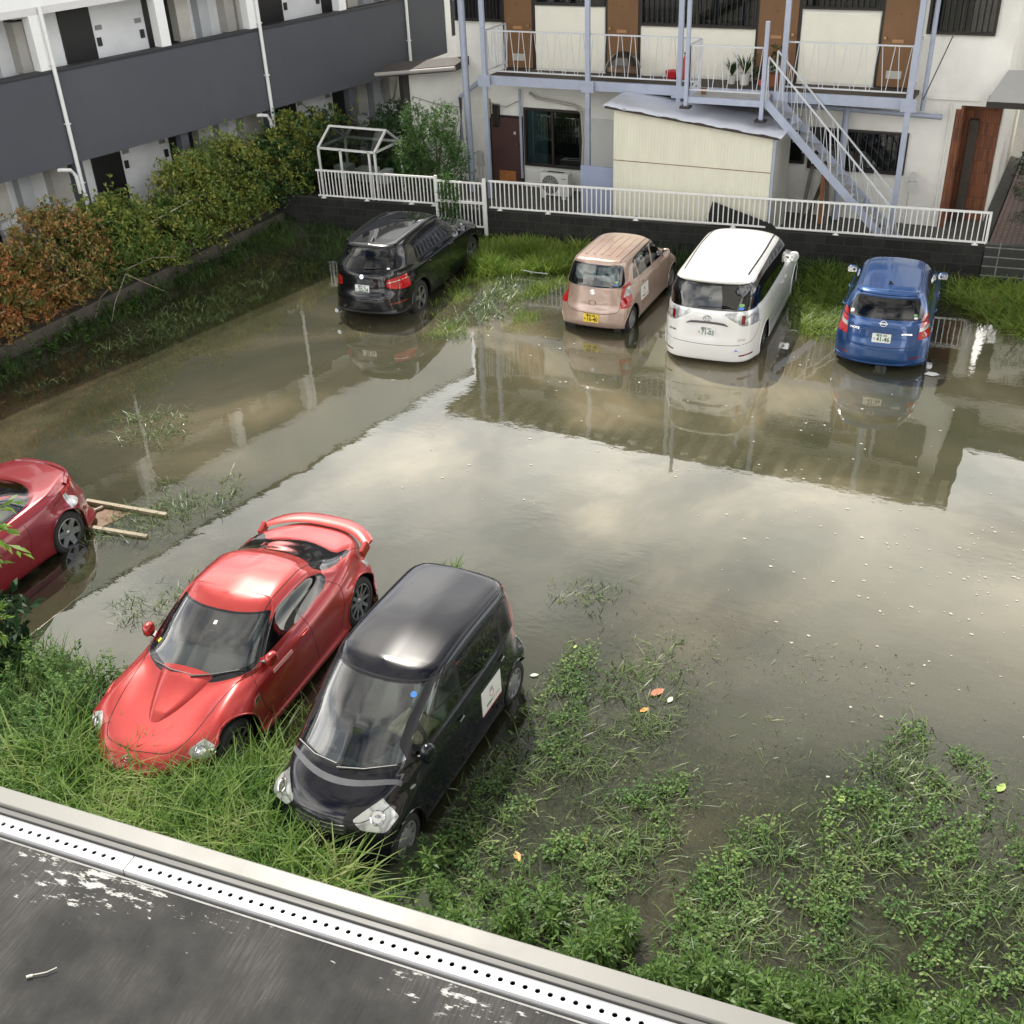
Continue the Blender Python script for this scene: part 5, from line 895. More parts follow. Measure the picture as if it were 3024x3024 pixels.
def magnet(c, dr, x, z, w_=.42, h_=.30, big=False):
    f = c.frame(dr, x, z, .006); mb = MB(); mb.box(-w_/2, w_/2, -h_/2, h_/2, -.004, .001); o = c.place(mb, 'magnetic_sign', MATS['plate_white'], f)
    MB().box(-w_/2, w_/2, -h_/2, -h_/2+.012, .0005, .0022).build('stripe', MATS['sticker_red'], o)
    text_mesh('訪問看護ステーション', w_*.075, MATS['ink_green'], 'lettering', o, Matrix.Translation((.06*w_, -h_*.26, .0015)), .0006, .0006, sx=.93)
    mb = MB(); a = [(.045*math.cos(R(t)), .045*math.sin(R(t)), .002) for t in range(150, 400, 20)]; mb.tube([(x_*1., y_+h_*.05, z_) for x_, y_, z_ in a], .003, 5); mb.build('logo', MATS['sticker_red'], o)
    mb = MB(); [mb.tube([(k*.022-.01, h_*.13, .002), (k*.03-.005, h_*.30-abs(k)*.01, .002)], .0035, 5) for k in (-1, 0, 1)]; mb.build('logo', MATS['dark_metal'], o)
def car_suv():
    c = Car('suv', 'black sport utility car with silver wheels parked below the fence gate', (-12.75, 20.0, GW), 96.4, (1.03, .955, .985), paint('paint_black', (.004, .005, .007), 0, .2))
    c.loft([
        dict(xf=2.1, xr=-2.2, w=.80, z=.25), dict(xf=2.22, xr=-2.32, w=.91, z=.27, r=2), dict(xf=2.27, xr=-2.36, w=.93, z=.40, bf=.25, br=.16, nr=6, r=3),
        dict(xf=2.28, xr=-2.37, w=.94, z=.60, bf=.28, br=.16, nr=5, r=4), dict(xf=2.22, xr=-2.28, w=.935, z=.80, bf=.3, br=.15, nr=5, r=4),
        dict(xf=2.1, xr=-2.26, w=.915, z=[(-2.3, 1.04), (0, 1.02), (1.4, .98), (2.1, .88)], bf=.3, br=.16, nr=5, r=4),
        dict(xf=1.8, xr=-2.22, w=.86, z=[(-2.3, 1.12), (0, 1.09), (1.8, 1.02)], bf=.3, br=.16, r=3),
        dict(xf=1.15, xr=-2.18, w=.83, z=[(-2.3, 1.17), (0, 1.13), (1.15, 1.13)], bf=.3, br=.18, nf=4, r=4),
        dict(xf=.68, xr=-2.0, w=.75, z=1.38, bf=.22, br=.18, nf=4.5, r=6),
        dict(xf=.40, xr=-1.9, w=.68, z=1.54, bf=.18, br=.14, nf=5, r=5),
        dict(xf=.34, xr=-1.96, w=.63, z=[(-2., 1.56), (-.6, 1.605), (.36, 1.57)], bf=.15, br=.12, r=3),
        dict(xf=.28, xr=-1.9, w=.52, z=[(-2., 1.595), (-.6, 1.645), (.3, 1.605)], bf=.1, br=.1, r=3), dict(xf=.22, xr=-1.86, w=.0, z=[(-2., 1.61), (-.6, 1.665), (.3, 1.62)], bf=0, br=0, r=3)], arch=((1.405, -1.405), .92, 1.0))
    for P, m in (([(1.0, 1.16), (.08, 1.16), (.08, 1.54), (.2, 1.535), (.62, 1.36)], 'glass_clear'), ([(-.0, 1.16), (-.95, 1.18), (-1.0, 1.53), (0, 1.55)], 'glass_tint'), ([(-1.05, 1.19), (-1.65, 1.25), (-1.5, 1.44), (-1.1, 1.52)], 'glass_privacy')): c.sides('window', MATS[m], rnd(P, .04))
    c.patch('rear_window', MATS['glass_tint'], 'B', rnd([(-.62, 1.17), (.62, 1.17), (.54, 1.50), (-.54, 1.50)], .08))
    c.patch('windscreen', MATS['glass_clear'], 'F', rnd([(-.7, 1.15), (.7, 1.15), (.6, 1.54), (-.6, 1.54)], .05))
    c.patch('glass_roof', M('roof_glass', (.012, .013, .016), .03, coat=1), 'T', rnd([(.24, -.46), (.24, .46), (-1.55, .46), (-1.55, -.46)], .07))
    c.pair('tail_light', MATS['lamp_red'], 'B', rnd([(.52, 1.0), (.95, 1.06), (.98, .82), (.80, .76), (.66, .80), (.52, .84)], .03), lim=.04, cond=lambda p: p.x < -1.8, xc=-1.8)
    pass
    c.pair('light_strip', MATS['chrome'], 'B', [(.52, .925), (.95, .965), (.95, .985), (.52, .94)], lim=.04, cond=lambda p: p.x < -1.8, xc=-1.8)
    c.pair('reflector', MATS['lamp_red_dark'], 'B', rnd([(.60, .50), (.84, .51), (.84, .54), (.60, .53)], .01))
    c.wheels((1.405, -1.405), .89, .36, .22, .24, 5, MATS['alloy'], .06, 'double', ra=.42)
    gp = MATS['gap']
    c.ribbon('tailgate_seam', gp, 'B', arcpath([(-.72, 1.1), (-.70, .72), (-.6, .66), (0, .64), (.6, .66), (.70, .72), (.72, 1.1)], 4), .009)
    c.ribbon('bumper_trim', MATS['dark_metal'], 'B', arcpath([(-.7, .36), (-.5, .34), (0, .33), (.5, .34), (.7, .36)], 4), .05, .004)
    for sg in (1, -1): c.ribbon('roof_rail', MATS['trim_black'], 'T', arcpath([(.25, sg*.575), (-.6, sg*.60), (-1.75, sg*.56)], 6), .035, .004, h=.03)
    for d in 'LR':
        for x in (.04, -1.0): c.ribbon('door_seam', gp, d, [(x, 1.1), (x, .35)])
    c.plate('B', .02, .80, '横浜 331', 'ひ', '20-24')
    c.disc('emblem', 'chrome', 'B', .02, 1.05, .045); f = c.frame('B', .02, 1.05, .007); mb = MB()
    for a0 in (0, 180): mb.prism([(0, 0)]+[(.03*math.cos(R(a0+k*18)), .03*math.sin(R(a0+k*18))) for k in range(6)], lambda p: (p[0], p[1], 0), lambda p: (p[0], p[1], .002))
    c.place(mb, 'emblem', MATS['sticker_blue'], f)
    c.text('X3', .065, 'chrome', 'B', -.45, 1.02, bold=.001, sx=1.3); c.disc('sticker', 'white_plastic', 'B', -.53, 1.20, .035, .003, .022)
    c.wiper('B', (.0, 1.19), (-.42, 1.2)); c.handle(-.85, 1.0); c.handle(.2, 1.0)
    mb = MB(); mb.prism([(-.07, 0), (.07, 0), (-.05, .05)], lambda p: (0*p[0]-.015, p[0], p[1]), lambda p: (.015, p[0], p[1])); f = c.frame('T', -1.68, 0, .0); c.place(mb, 'aerial', MATS['trim_black'], f)
    f = MB().tube([(-2.33, .62, .33), (-2.42, .62, .33)], .045, 14).build('exhaust_pipe', MATS['chrome'], c.root, smooth=True)
    c.mirror(.85, 1.12, .22, .16, .12, .17); c.seats([.2, -.75], 'cabin_grey', .36, .6, 1.3, .4, 1.1); return c.finish()
def car_move():
    c = Car('small_wagon', 'black one-box small wagon with a white sign on its door in tall grass', (-5.26, 7.34, GW), -88.7, (1.004, .975, 1.005), paint('paint_black_metallic', (.004, .0045, .009), 0, .2))
    c.loft([
        dict(xf=1.62, xr=-1.5, w=.64, z=.18), dict(xf=1.71, xr=-1.6, w=.725, z=.2, r=2), dict(xf=1.745, xr=-1.65, w=.735, z=.32, bf=.18, br=.1, r=3),
        dict(xf=1.73, xr=-1.66, w=.7375, z=.52, bf=.2, br=.1, r=5), dict(xf=1.67, xr=-1.635, w=.735, z=.72, bf=.24, br=.08, r=5),
        dict(xf=1.56, xr=-1.62, w=.715, z=[(-1.7, .94), (0, .92), (1.1, .90), (1.56, .84)], bf=.28, br=.08, r=5),
        dict(xf=1.42, xr=-1.61, w=.70, z=[(-1.7, 1.02), (0, .985), (1.0, .965), (1.42, .915)], bf=.28, br=.08, nf=6, r=4),
        dict(xf=1.30, xr=-1.60, w=.685, z=[(-1.7, 1.06), (0, 1.02), (1.0, 1.00), (1.3, .975)], bf=.26, br=.08, gh=1, r=3),
        dict(xf=.87, xr=-1.55, w=.655, z=1.30, bf=.24, br=.08, nf=4.2, r=9),
        dict(xf=.52, xr=-1.48, w=.625, z=1.49, bf=.2, br=.08, nf=4.8, r=6),
        dict(xf=.45, xr=-1.47, w=.60, z=[(-1.5, 1.535), (-.4, 1.56), (.45, 1.525)], bf=.18, br=.07, r=3),
        dict(xf=.38, xr=-1.43, w=.53, z=[(-1.5, 1.575), (-.4, 1.60), (.4, 1.555)], bf=.14, br=.05, r=4), dict(xf=.3, xr=-1.41, w=.0, z=[(-1.5, 1.595), (-.4, 1.63), (.3, 1.592)], bf=0, br=0, r=5)], arch=((1.245, -1.245), .73, .8))
    g = MATS['trim_black']
    c.patch('windscreen_surround', MATS['gloss_black'], 'F', rnd([(-.672, 1.01), (-.3, .982), (0, .978), (.3, .982), (.672, 1.01), (.645, 1.26), (.60, 1.505), (0, 1.512), (-.60, 1.505), (-.645, 1.26)], .04), cond=lambda p: p.x > .2)
    c.patch('windscreen', MATS['windscreen_glass'], 'F', rnd([(-.64, 1.045), (-.3, 1.02), (0, 1.015), (.3, 1.02), (.64, 1.045), (.615, 1.26), (.57, 1.495), (0, 1.502), (-.57, 1.495), (-.615, 1.26)], .04), cond=lambda p: p.x > .2)
    ys_ = [-.64+.08*k for k in range(17)]; c.patch('cowl', M('cowl_grey', (.13, .135, .145), .4, metal=.2, var=.08), 'T', [(1.405-.28*(y/.68)**2, y) for y in ys_]+[(1.345-.265*(y/.68)**2, y) for y in reversed(ys_)], src={0})
    c.sides('window_trim', g, rnd([(.98, .99), (-.05, 1.0), (-1.40, 1.05), (-1.34, 1.42), (-1.25, 1.50), (0, 1.53), (.33, 1.50), (.72, 1.30), (.93, 1.15)], .05))
    for P, m in (([(.66, 1.03), (.0, 1.035), (.0, 1.49), (.28, 1.475), (.66, 1.27)], 'glass_clear'), ([(.92, 1.03), (.71, 1.03), (.71, 1.22), (.80, 1.18)], 'glass_clear'), ([(-.07, 1.035), (-.98, 1.06), (-.96, 1.44), (-.90, 1.485), (-.07, 1.49)], 'glass_privacy'), ([(-1.04, 1.08), (-1.36, 1.10), (-1.30, 1.40), (-1.24, 1.46), (-1.04, 1.475)], 'glass_privacy')): c.sides('window', MATS[m], rnd(P, .03))
    c.patch('rear_window', MATS['glass_privacy'], 'B', rnd([(-.56, 1.08), (.56, 1.08), (.52, 1.46), (-.52, 1.46)], .05))
    c.pair('tail_light', MATS['lamp_red'], 'B', rnd([(.585, .85), (.75, .85), (.66, 1.3), (.60, 1.56), (.54, 1.56), (.56, 1.3)], .02), lim=.04, cond=lambda p: p.x < -1.3, xc=-1.3)
    pass
    P = rnd([(.34, .74), (.44, .64), (.66, .62), (.735, .72), (.72, .86), (.68, .93), (.58, .88), (.44, .81)], .03)
    c.pair('headlight', MATS['lamp_clear'], 'F', P, lim=.03, cond=lambda p: p.x > 1.34, xc=1.34)
    for sg in (1, -1): c.lens('F', sg*.56, .74, .075)
    c.patch('grille', MATS['trim_black'], 'F', rnd([(-.30, .60), (.30, .60), (.30, .69), (-.30, .69)], .02))
    c.wheels((1.245, -1.245), .705, .27, .15, .178, 9, MATS['cover_silver'], .042, 'cover', ra=.31)
    gp = MATS['gap']
    c.ribbon('bonnet_seam', gp, 'T', arcpath([(1.22, .65), (1.38, .60), (1.52, .50), (1.62, .32), (1.655, 0), (1.62, -.32), (1.52, -.5), (1.38, -.60), (1.22, -.65)], 4), .008)
    for z in (.69, .65, .61): c.ribbon('grille_bar', MATS['chrome'], 'F', [(-.28, z), (.28, z)], .008, .008, h=.004)
    c.text('D', .09, 'chrome', 'F', 0, .66, .02, .004, name='emblem')
    for sg in (1, -1):
        c.ribbon('roof_moulding', g, 'T', arcpath([(.40, sg*.565), (0, sg*.575), (-.8, sg*.575), (-1.42, sg*.56)], 6), .022, .003)
        c.ribbon('windscreen_moulding', g, 'F', arcpath([(sg*.69, 1.02), (sg*.658, 1.26), (sg*.615, 1.505)], 5), .018, .003)
    c.ribbon('roof_seam', gp, 'T', arcpath([(-1.36, -.49), (-1.40, 0), (-1.36, .49)], 5), .012); c.ribbon('windscreen_moulding', g, 'F', arcpath([(-.60, 1.51), (0, 1.518), (.60, 1.51)], 6), .018, .002)
    for d in 'LR':
        c.ribbon('door_seam', gp, d, [(-.035, 1.0), (-.035, .28)]); c.ribbon('door_seam', gp, d, arcpath([(.96, .98), (.98, .7), (.9, .3)], 4)); c.ribbon('door_seam', gp, d, arcpath([(-1.05, 1.02), (-1.02, .8), (-.86, .5), (-.84, .3)], 4))
        f = c.frame(d, 1.05, .80, .008); mb = MB(); mb.prism([(.04*math.cos(R(a)), .014*math.sin(R(a))) for a in range(0, 360, 30)], lambda p: (p[0], p[1], .004), lambda p: (p[0], p[1], -.02)); c.place(mb, 'side_indicator', MATS['lamp_clear'], f)
    c.handle(.08, .86, lgt=.13); c.handle(-.90, .90, lgt=.13)
    magnet(c, 'L', -.60, .66, .46, .33)
    c.wiper('F', (-.55, 1.0), (-.02, 1.012)); c.wiper('F', (.0, .99), (.55, 1.03))
    c.disc('sticker', 'sticker_blue', 'F', .46, 1.44, .032); c.mirror(.84, 1.03, .17, .22, .13, .1, fold=True, sides='L')
    c.seats([.10, -.68], 'cabin_light', .31, .5, 1.22, .3, .92, dtop=.92)
    # a pale cloth on the passenger seat, instrument hood and vents on the dashboard
    P = [(.42, -.05), (.5, .42), (.12, .46), (.05, .02)]; mb = MB(); mb.prism(P, lambda p: (p[0], p[1]+.06, .80), lambda p: (p[0], p[1]+.06, .72)); mb.build('folded_cloth', MATS['beige_cloth'], c.root, bevel=.03)
    mb = MB(); pr = [(.20*math.cos(R(a)), .10*math.sin(R(a))) for a in range(0, 181, 15)]
    vs = []
    for k, (x, sc_) in enumerate(((.80, 1), (.95, .9), (1.08, .3))): vs += [(x, .0+a*sc_*1.5, .92+b*sc_) for a, b in pr]
    n = len(pr); mb.add(vs, [(i*n+j, i*n+j+1, (i+1)*n+j+1, (i+1)*n+j) for i in range(2) for j in range(n-1)]); mb.build('instrument_hood', MATS['cabin'], c.root, smooth=True)
    mb = MB(); [mb.box(1.02, 1.05, -.33+k*.13, -.22+k*.13, .915, .93) for k in range(6)]; mb.build('air_vent', MATS['cabin'], c.root)
    return c.finish()
def car_coupe():
    c = Car('sports_coupe', 'bright red sports coupe with a large rear wing, nose in tall grass', (-7.79, 7.71, GW), -85.2, (1.033, .99, 1.007), paint('paint_red', (.43, .032, .028), .45, .32, .05))
    def disp(G):
        x, y, z = G[..., 0], G[..., 1], G[..., 2]; out = G.copy(); w_ = np.clip(y/.5, 0, 1)
        for xc, amp in ((1.35, .055), (-1.35, .06)):
            d = (x-xc)/.42; g_ = np.exp(-d**2); s_ = np.exp(-((y-.70)/.16)**2)*(z > .3)
            out[..., 2] += amp*1.15*g_*s_*(z > .55)*np.clip((z-.5)*5, 0, 1); out[..., 1] += amp*.45*g_*w_*np.exp(-((z-.55)/.2)**2)
        return out
    c.loft([
        dict(xf=2.0, xr=-2.05, w=.76, z=.15), dict(xf=2.12, xr=-2.14, w=.86, z=.17, r=2), dict(xf=2.17, xr=-2.19, w=.875, z=.30, bf=.32, br=.2, nf=3.6, nr=4, r=3),
        dict(xf=2.16, xr=-2.2, w=.872, z=.46, bf=.34, br=.2, nf=3.6, nr=4, r=5), dict(xf=2.08, xr=-2.15, w=.86, z=[(-2.2, .66), (0, .60), (1.4, .58), (2.1, .56)], bf=.35, br=.2, nf=3.6, nr=4, r=5),
        dict(xf=1.95, xr=-2.08, w=.835, z=[(-2.1, .82), (-1.3, .80), (0, .74), (1.2, .68), (1.95, .61)], bf=.36, br=.2, nf=3.8, nr=4, r=5),
        dict(xf=1.72, xr=-2.0, w=.79, z=[(-2.0, .90), (-1.3, .88), (0, .82), (1.1, .74), (1.72, .655)], bf=.34, br=.2, nf=4, nr=4, r=5),
        dict(xf=1.36, xr=-1.82, w=.765, z=[(-1.9, .92), (-1.3, .905), (0, .85), (.9, .80), (1.36, .725)], bf=.3, br=.18, nf=4, nr=4, r=6),
        dict(xf=1.08, xr=-1.60, w=.755, z=[(-1.6, .93), (-.8, .90), (.3, .86), (1.0, .81)], bf=.3, br=.2, nf=3.4, nr=3.6, r=7),
        dict(xf=.66, xr=-1.26, w=.68, z=1.04, bf=.25, br=.2, nf=3.8, nr=3.6, r=7),
        dict(xf=.30, xr=-.98, w=.615, z=[(-1.0, 1.17), (-.3, 1.21), (.3, 1.185)], bf=.2, br=.18, nf=4.2, nr=4, r=6),
        dict(xf=.22, xr=-.90, w=.575, z=[(-1.0, 1.20), (-.3, 1.25), (.25, 1.22)], bf=.18, br=.16, nf=4.5, nr=4, r=3),
        dict(xf=.14, xr=-.82, w=.48, z=[(-1.0, 1.235), (-.3, 1.285), (.2, 1.25)], bf=.14, br=.12, r=3), dict(xf=.05, xr=-.75, w=.0, z=[(-1.0, 1.262), (-.3, 1.312), (.1, 1.278)], bf=0, br=0, r=5)], disp, arch=((1.35, -1.35), .895, .76))
    sur = MATS['gloss_black']
    WS = lambda k, z0, z1: [(-.695*k, z0+.04), (-.38*k, z0+.005), (0, z0-.005), (.38*k, z0+.005), (.695*k, z0+.04), (.635*k, 1.03), (.57*k, z1), (0, z1+.008), (-.57*k, z1), (-.635*k, 1.03)]
    c.patch('windscreen_surround', sur, 'F', rnd(WS(1.035, .812, 1.193), .04), cond=lambda p: p.x > 0, lim=.08)
    c.patch('windscreen', MATS['windscreen_glass'], 'F', rnd(WS(.985, .85, 1.18), .04), cond=lambda p: p.x > 0, lim=.08)
    c.patch('rear_window', MATS['gloss_black'], 'B', rnd([(-.70, .955), (0, .935), (.70, .955), (.64, 1.06), (.56, 1.165), (0, 1.19), (-.56, 1.165), (-.64, 1.06)], .03), cond=lambda p: p.x < -.5, lim=.08)
    c.sides('pillar_trim', MATS['gloss_black'], [(-.17, .90), (-.29, .90), (-.29, 1.185), (-.17, 1.185)])
    for P in ([(.62, .90), (-.20, .895), (-.20, 1.19), (0, 1.19), (.35, 1.07)], [(-.26, .895), (-.74, .93), (-.88, .99), (-.86, 1.07), (-.60, 1.165), (-.26, 1.19)]): c.sides('window', MATS['glass_privacy'], rnd(P, .035))
    c.pair('headlight', MATS['lamp_clear'], 'F', rnd([(.56, .60), (.64, .51), (.78, .49), (.87, .56), (.85, .64), (.76, .68), (.66, .655)], .03), lim=.03, cond=lambda p: p.x > 1.62, xc=1.62)
    for sg in (1, -1): c.lens('F', sg*.68, .585, .055); c.lens('F', sg*.78, .56, .04)
    c.patch('grille', MATS['trim_black'], 'F', rnd([(-.42, .22), (.42, .22), (.36, .38), (-.36, .38)], .03))
    c.pair('tail_light', MATS['lamp_clear'], 'B', rnd([(.50, .80), (.82, .84), (.84, .66), (.56, .64)], .05), lim=.04, cond=lambda p: p.x < -1.62, xc=-1.62)
    c.pair('brake_light', MATS['lamp_red'], 'B', circ(.68, .74, .07, 16), lim=.04, cond=lambda p: p.x < -1.62, xc=-1.62)
    c.wheels((1.35, -1.35), .845, .32, .21, .232, 10, MATS['alloy'], .035, ra=.375)
    gp = MATS['gap']
    for sg in (1, -1):
        c.ribbon('bonnet_seam', gp, 'T', arcpath([(.78, sg*.66), (1.1, sg*.60), (1.45, sg*.56), (1.72, sg*.50), (1.9, sg*.36), (1.97, 0)], 5), .009)
        c.ribbon('roof_seam', gp, 'T', arcpath([(.14, sg*.53), (-.3, sg*.54), (-.84, sg*.52)], 5), .01)
        c.ribbon('boot_seam', gp, 'T', arcpath([(-1.25, sg*.62), (-1.6, sg*.66), (-1.9, sg*.6), (-2.02, sg*.4)], 5), .008)
    for d in 'LR':
        c.ribbon('door_seam', gp, d, arcpath([(.70, .88), (.83, .7), (.82, .5), (.72, .28)], 5)); c.ribbon('door_seam', gp, d, [(-.23, .90), (-.27, .28)]); c.ribbon('door_seam', gp, d, arcpath([(-.86, .96), (-.98, .8), (-.92, .55), (-.8, .3)], 5))
        c.ribbon('sill', c.pm, d, [(.95, .2), (-.9, .2)], .05, .02, h=.01)
        f = c.frame(d, .92, .64, .006); mb = MB(); mb.prism([(-.09, -.03), (.06, -.02), (.09, .03), (-.03, .02)], lambda p: (p[0], p[1], .004), lambda p: (p[0], p[1], -.01)); c.place(mb, 'side_vent', MATS['chrome'], f)
    c.handle(-.12, .76)
    mb = MB(); nu, nv = 26, 21; vs = []
    for i in range(nu):
        u = i/(nu-1); x = .93+(1.62-.93)*u; wb = .34*max(0, 1-u)**.62+.012
        for j in range(nv):
            v = -1+2*j/(nv-1); p, _ = c.hit('T', x, v*wb); e = 1-abs(v)**5; rise = .034*e*min(1, (1-u)*6)*min(1, .25+u*4); vs.append((x, v*wb, p.z-.003+rise))
    mb.add(vs, [(i*nv+j, (i+1)*nv+j, (i+1)*nv+j+1, i*nv+j+1) for i in range(nu-1) for j in range(nv-1)]); mb.build('bonnet_bulge', c.pm, c.root, smooth=True)
    # rear wing: a curved blade on two swept legs
    mb = MB(); n = 25; vs = []
    for k in range(n):
        t = -1+2*k/(n-1); y = t*.78; dz = .938-.05*abs(t)**5; xc = -2.06+.26*abs(t)**2.6; ch = .22
        for dx, dzz in ((-ch/2, .012), (-ch*.2, .028), (ch*.3, .016), (ch/2, -.004), (ch*.2, -.016), (-ch*.4, -.008)): vs.append((xc+dx, y, dz+dzz))
    mb.add(vs, [(k*6+j, k*6+(j+1) % 6, (k+1)*6+(j+1) % 6, (k+1)*6+j) for k in range(n-1) for j in range(6)]+[tuple(range(6)), tuple((n-1)*6+j for j in reversed(range(6)))])
    wing = mb.build('rear_wing', c.pm, c.root, smooth=True)
    for sg in (1, -1): MB().bar((-1.79, sg*.772, .905), (-1.62, sg*.765, .84), .05, .14, (0, 0, 1)).build('wing_leg', c.pm, wing, bevel=.015)
    f = c.frame('F', 0, .575, .006); mb = MB(); mb.tube([(.05*math.cos(R(a)), .035*math.sin(R(a)), 0) for a in range(0, 361, 20)], .006, 6); mb.tube([(-.035, .01, 0), (0, -.012, 0), (.035, .01, 0)], .005, 5); c.place(mb, 'emblem', MATS['chrome'], f, smooth=True)
    c.wiper('F', (-.45, .835), (.10, .845)); c.wiper('F', (.10, .835), (.58, .87))
    mb = MB(); mb.box(-.02, .02, -.025, .025, -.002, .002); c.place(mb, 'sticker', MATS['sticker_yellow'], c.frame('F', -.56, .93, .004)); mb = MB(); mb.box(-.02, .02, -.025, .025, -.002, .002); c.place(mb, 'sticker', MATS['plate_white'], c.frame('F', .06, 1.135, .003))
    mb = MB(); mb.box(-.19, .19, -.022, .022, -.002, .002); c.place(mb, 'sticker', M('door_sticker', (.75, .35, .32), .4), c.frame('L', .35, .72, .003, rot=0))
    mb = MB(); mb.bar((.16, -.07, 1.14), (.16, .07, 1.14), .02, .05); mb.bar((.2, 0, 1.2), (.16, 0, 1.15), .03, .03); mb.build('inner_mirror', MATS['cabin'], c.root)
    c.mirror(.56, .88, .17, .16, .11, .08, fold=True, y0=.74); c.seats([.0, -.72], 'cabin_light', .34, .36, .98, .2, .66, dtop=.80)
    return c.finish()
def car_cabrio():
    c = Car('coupe', 'dark red coupe with a rounded tail at the left edge beside two planks', (-12.62, 7.6, GW), -86.2, (.96, 1.0, .98), paint('paint_dark_red', (.23, .006, .014), .35, .3, .05))
    c.loft([
        dict(xf=2.0, xr=-2.1, w=.76, z=.17), dict(xf=2.12, xr=-2.18, w=.86, z=.2, r=2), dict(xf=2.16, xr=-2.22, w=.88, z=.34, bf=.3, br=.24, nr=4, r=3),
        dict(xf=2.15, xr=-2.22, w=.88, z=.52, bf=.3, br=.24, nr=4, r=5), dict(xf=2.05, xr=-2.12, w=.87, z=.70, bf=.32, br=.24, nr=4, r=5),
        dict(xf=1.9, xr=-2.06, w=.84, z=[(-2.1, .92), (-1.2, .90), (0, .86), (1.9, .72)], bf=.32, br=.26, nr=4, r=5),
        dict(xf=1.5, xr=-2.02, w=.78, z=[(-2.1, 1.0), (-1.2, .97), (0, .92), (1.5, .82)], bf=.3, br=.26, nr=3.6, r=5),
        dict(xf=1.1, xr=-1.75, w=.73, z=[(-1.8, 1.02), (-1.0, .99), (1.1, .92)], bf=.3, br=.25, nr=3.6, r=4),
        dict(xf=.95, xr=-1.40, w=.70, z=[(-1.4, 1.02), (0, .96), (.95, .95)], bf=.3, br=.25, nf=3.6, nr=3.4, r=4),
        dict(xf=.5, xr=-1.0, w=.62, z=1.18, bf=.25, br=.25, nf=4, nr=3.6, r=7), dict(xf=.25, xr=-.6, w=.56, z=[(-.8, 1.31), (.25, 1.32)], bf=.2, br=.2, nf=4.2, nr=4, r=6),
        dict(xf=.15, xr=-.5, w=.45, z=1.37, bf=.15, br=.15, r=3), dict(xf=.05, xr=-.4, w=0., z=1.41, bf=0, br=0, r=4)], arch=((1.3, -1.3), .875, .8))
    c.patch('rear_window', MATS['glass_tint'], 'B', rnd([(-.56, 1.04), (.56, 1.04), (.46, 1.29), (-.46, 1.29)], .04), cond=lambda p: p.x < -.3, lim=.08)
    c.patch('windscreen', MATS['glass_clear'], 'F', rnd([(-.6, .98), (.6, .98), (.5, 1.30), (-.5, 1.30)], .04), cond=lambda p: p.x > 0, lim=.08)
    c.sides('window', MATS['glass_tint'], rnd([(.75, .99), (-.4, .99), (-1.05, 1.02), (-.78, 1.17), (-.35, 1.29), (.1, 1.30)], .03))
    pass; c.pair('tail_light', MATS['lamp_clear'], 'B', rnd([(.72, .90), (.9, .92), (.9, .66), (.76, .68)], .04), lim=.04, cond=lambda p: p.x < -1.45, xc=-1.45)
    c.pair('brake_light', MATS['lamp_red'], 'B', rnd([(.45, .92), (.9, .95), (.9, .87), (.5, .84)], .02), lim=.04, cond=lambda p: p.x < -1.45, xc=-1.45)
    f = c.frame('L', -2.0, .80, .004)
    c.wheels((1.3, -1.3), .85, .32, .2, .222, 6, MATS['alloy'], .075, ra=.37)
    gp = MATS['gap']
    c.ribbon('boot_seam', gp, 'L', arcpath([(-1.15, 1.0), (-1.3, .93), (-1.6, .92), (-2.0, .945)], 5), .01); c.ribbon('boot_seam', gp, 'R', arcpath([(-1.15, 1.0), (-1.3, .93), (-1.6, .92), (-2.0, .945)], 5), .01)
    c.ribbon('boot_lip', c.pm, 'T', arcpath([(-1.62, -.66), (-1.88, -.45), (-1.94, 0), (-1.88, .45), (-1.62, .66)], 6), .05, .006, h=.02)
    for d in 'LR': c.ribbon('door_seam', gp, d, arcpath([(-.55, .99), (-.6, .7), (-.45, .3)], 5))
    for k in range(5):
        mb = MB().bar((-.05, -.05+k*.03, .002), (.06, -.02+k*.03, .002), .012, .004, (0, 0, 1)); c.place(mb, 'light_strip', MATS['gap'], f)
    c.seats([.05, -.6], 'cabin', .34, .4, 1.0, .3, .85); return c.finish()
for f in (car_van, car_note, car_alto, car_suv, car_move, car_coupe, car_cabrio): f()
# ---------------- vegetation ----------------
def in_poly(x, y, P):
    r = np.zeros(x.shape, bool); j = len(P)-1
    for i in range(len(P)):
        c = ((P[i][1] > y) != (P[j][1] > y)) & (x < (P[j][0]-P[i][0])*(y-P[i][1])/(P[j][1]-P[i][1]+1e-12)+P[i][0]); r ^= c; j = i
    return r
def scatter(P, n, clump=.35, thr=.35, seed=0, soft=0.):
    P = np.array(P); x = rng.uniform(P[:, 0].min()-soft, P[:, 0].max()+soft, n*6); y = rng.uniform(P[:, 1].min()-soft, P[:, 1].max()+soft, n*6)
    xs = x+rng.normal(0, soft, len(x)) if soft else x; ys = y+rng.normal(0, soft, len(y)) if soft else y
    k = in_poly(xs, ys, P.tolist()) & (vnoise(x, y, clump, seed+11)*.6+vnoise(x, y, clump*.35, seed+5)*.4 > thr+rng.uniform(-.12, .12, len(x))); x, y = x[k][:n], y[k][:n]; return x, y
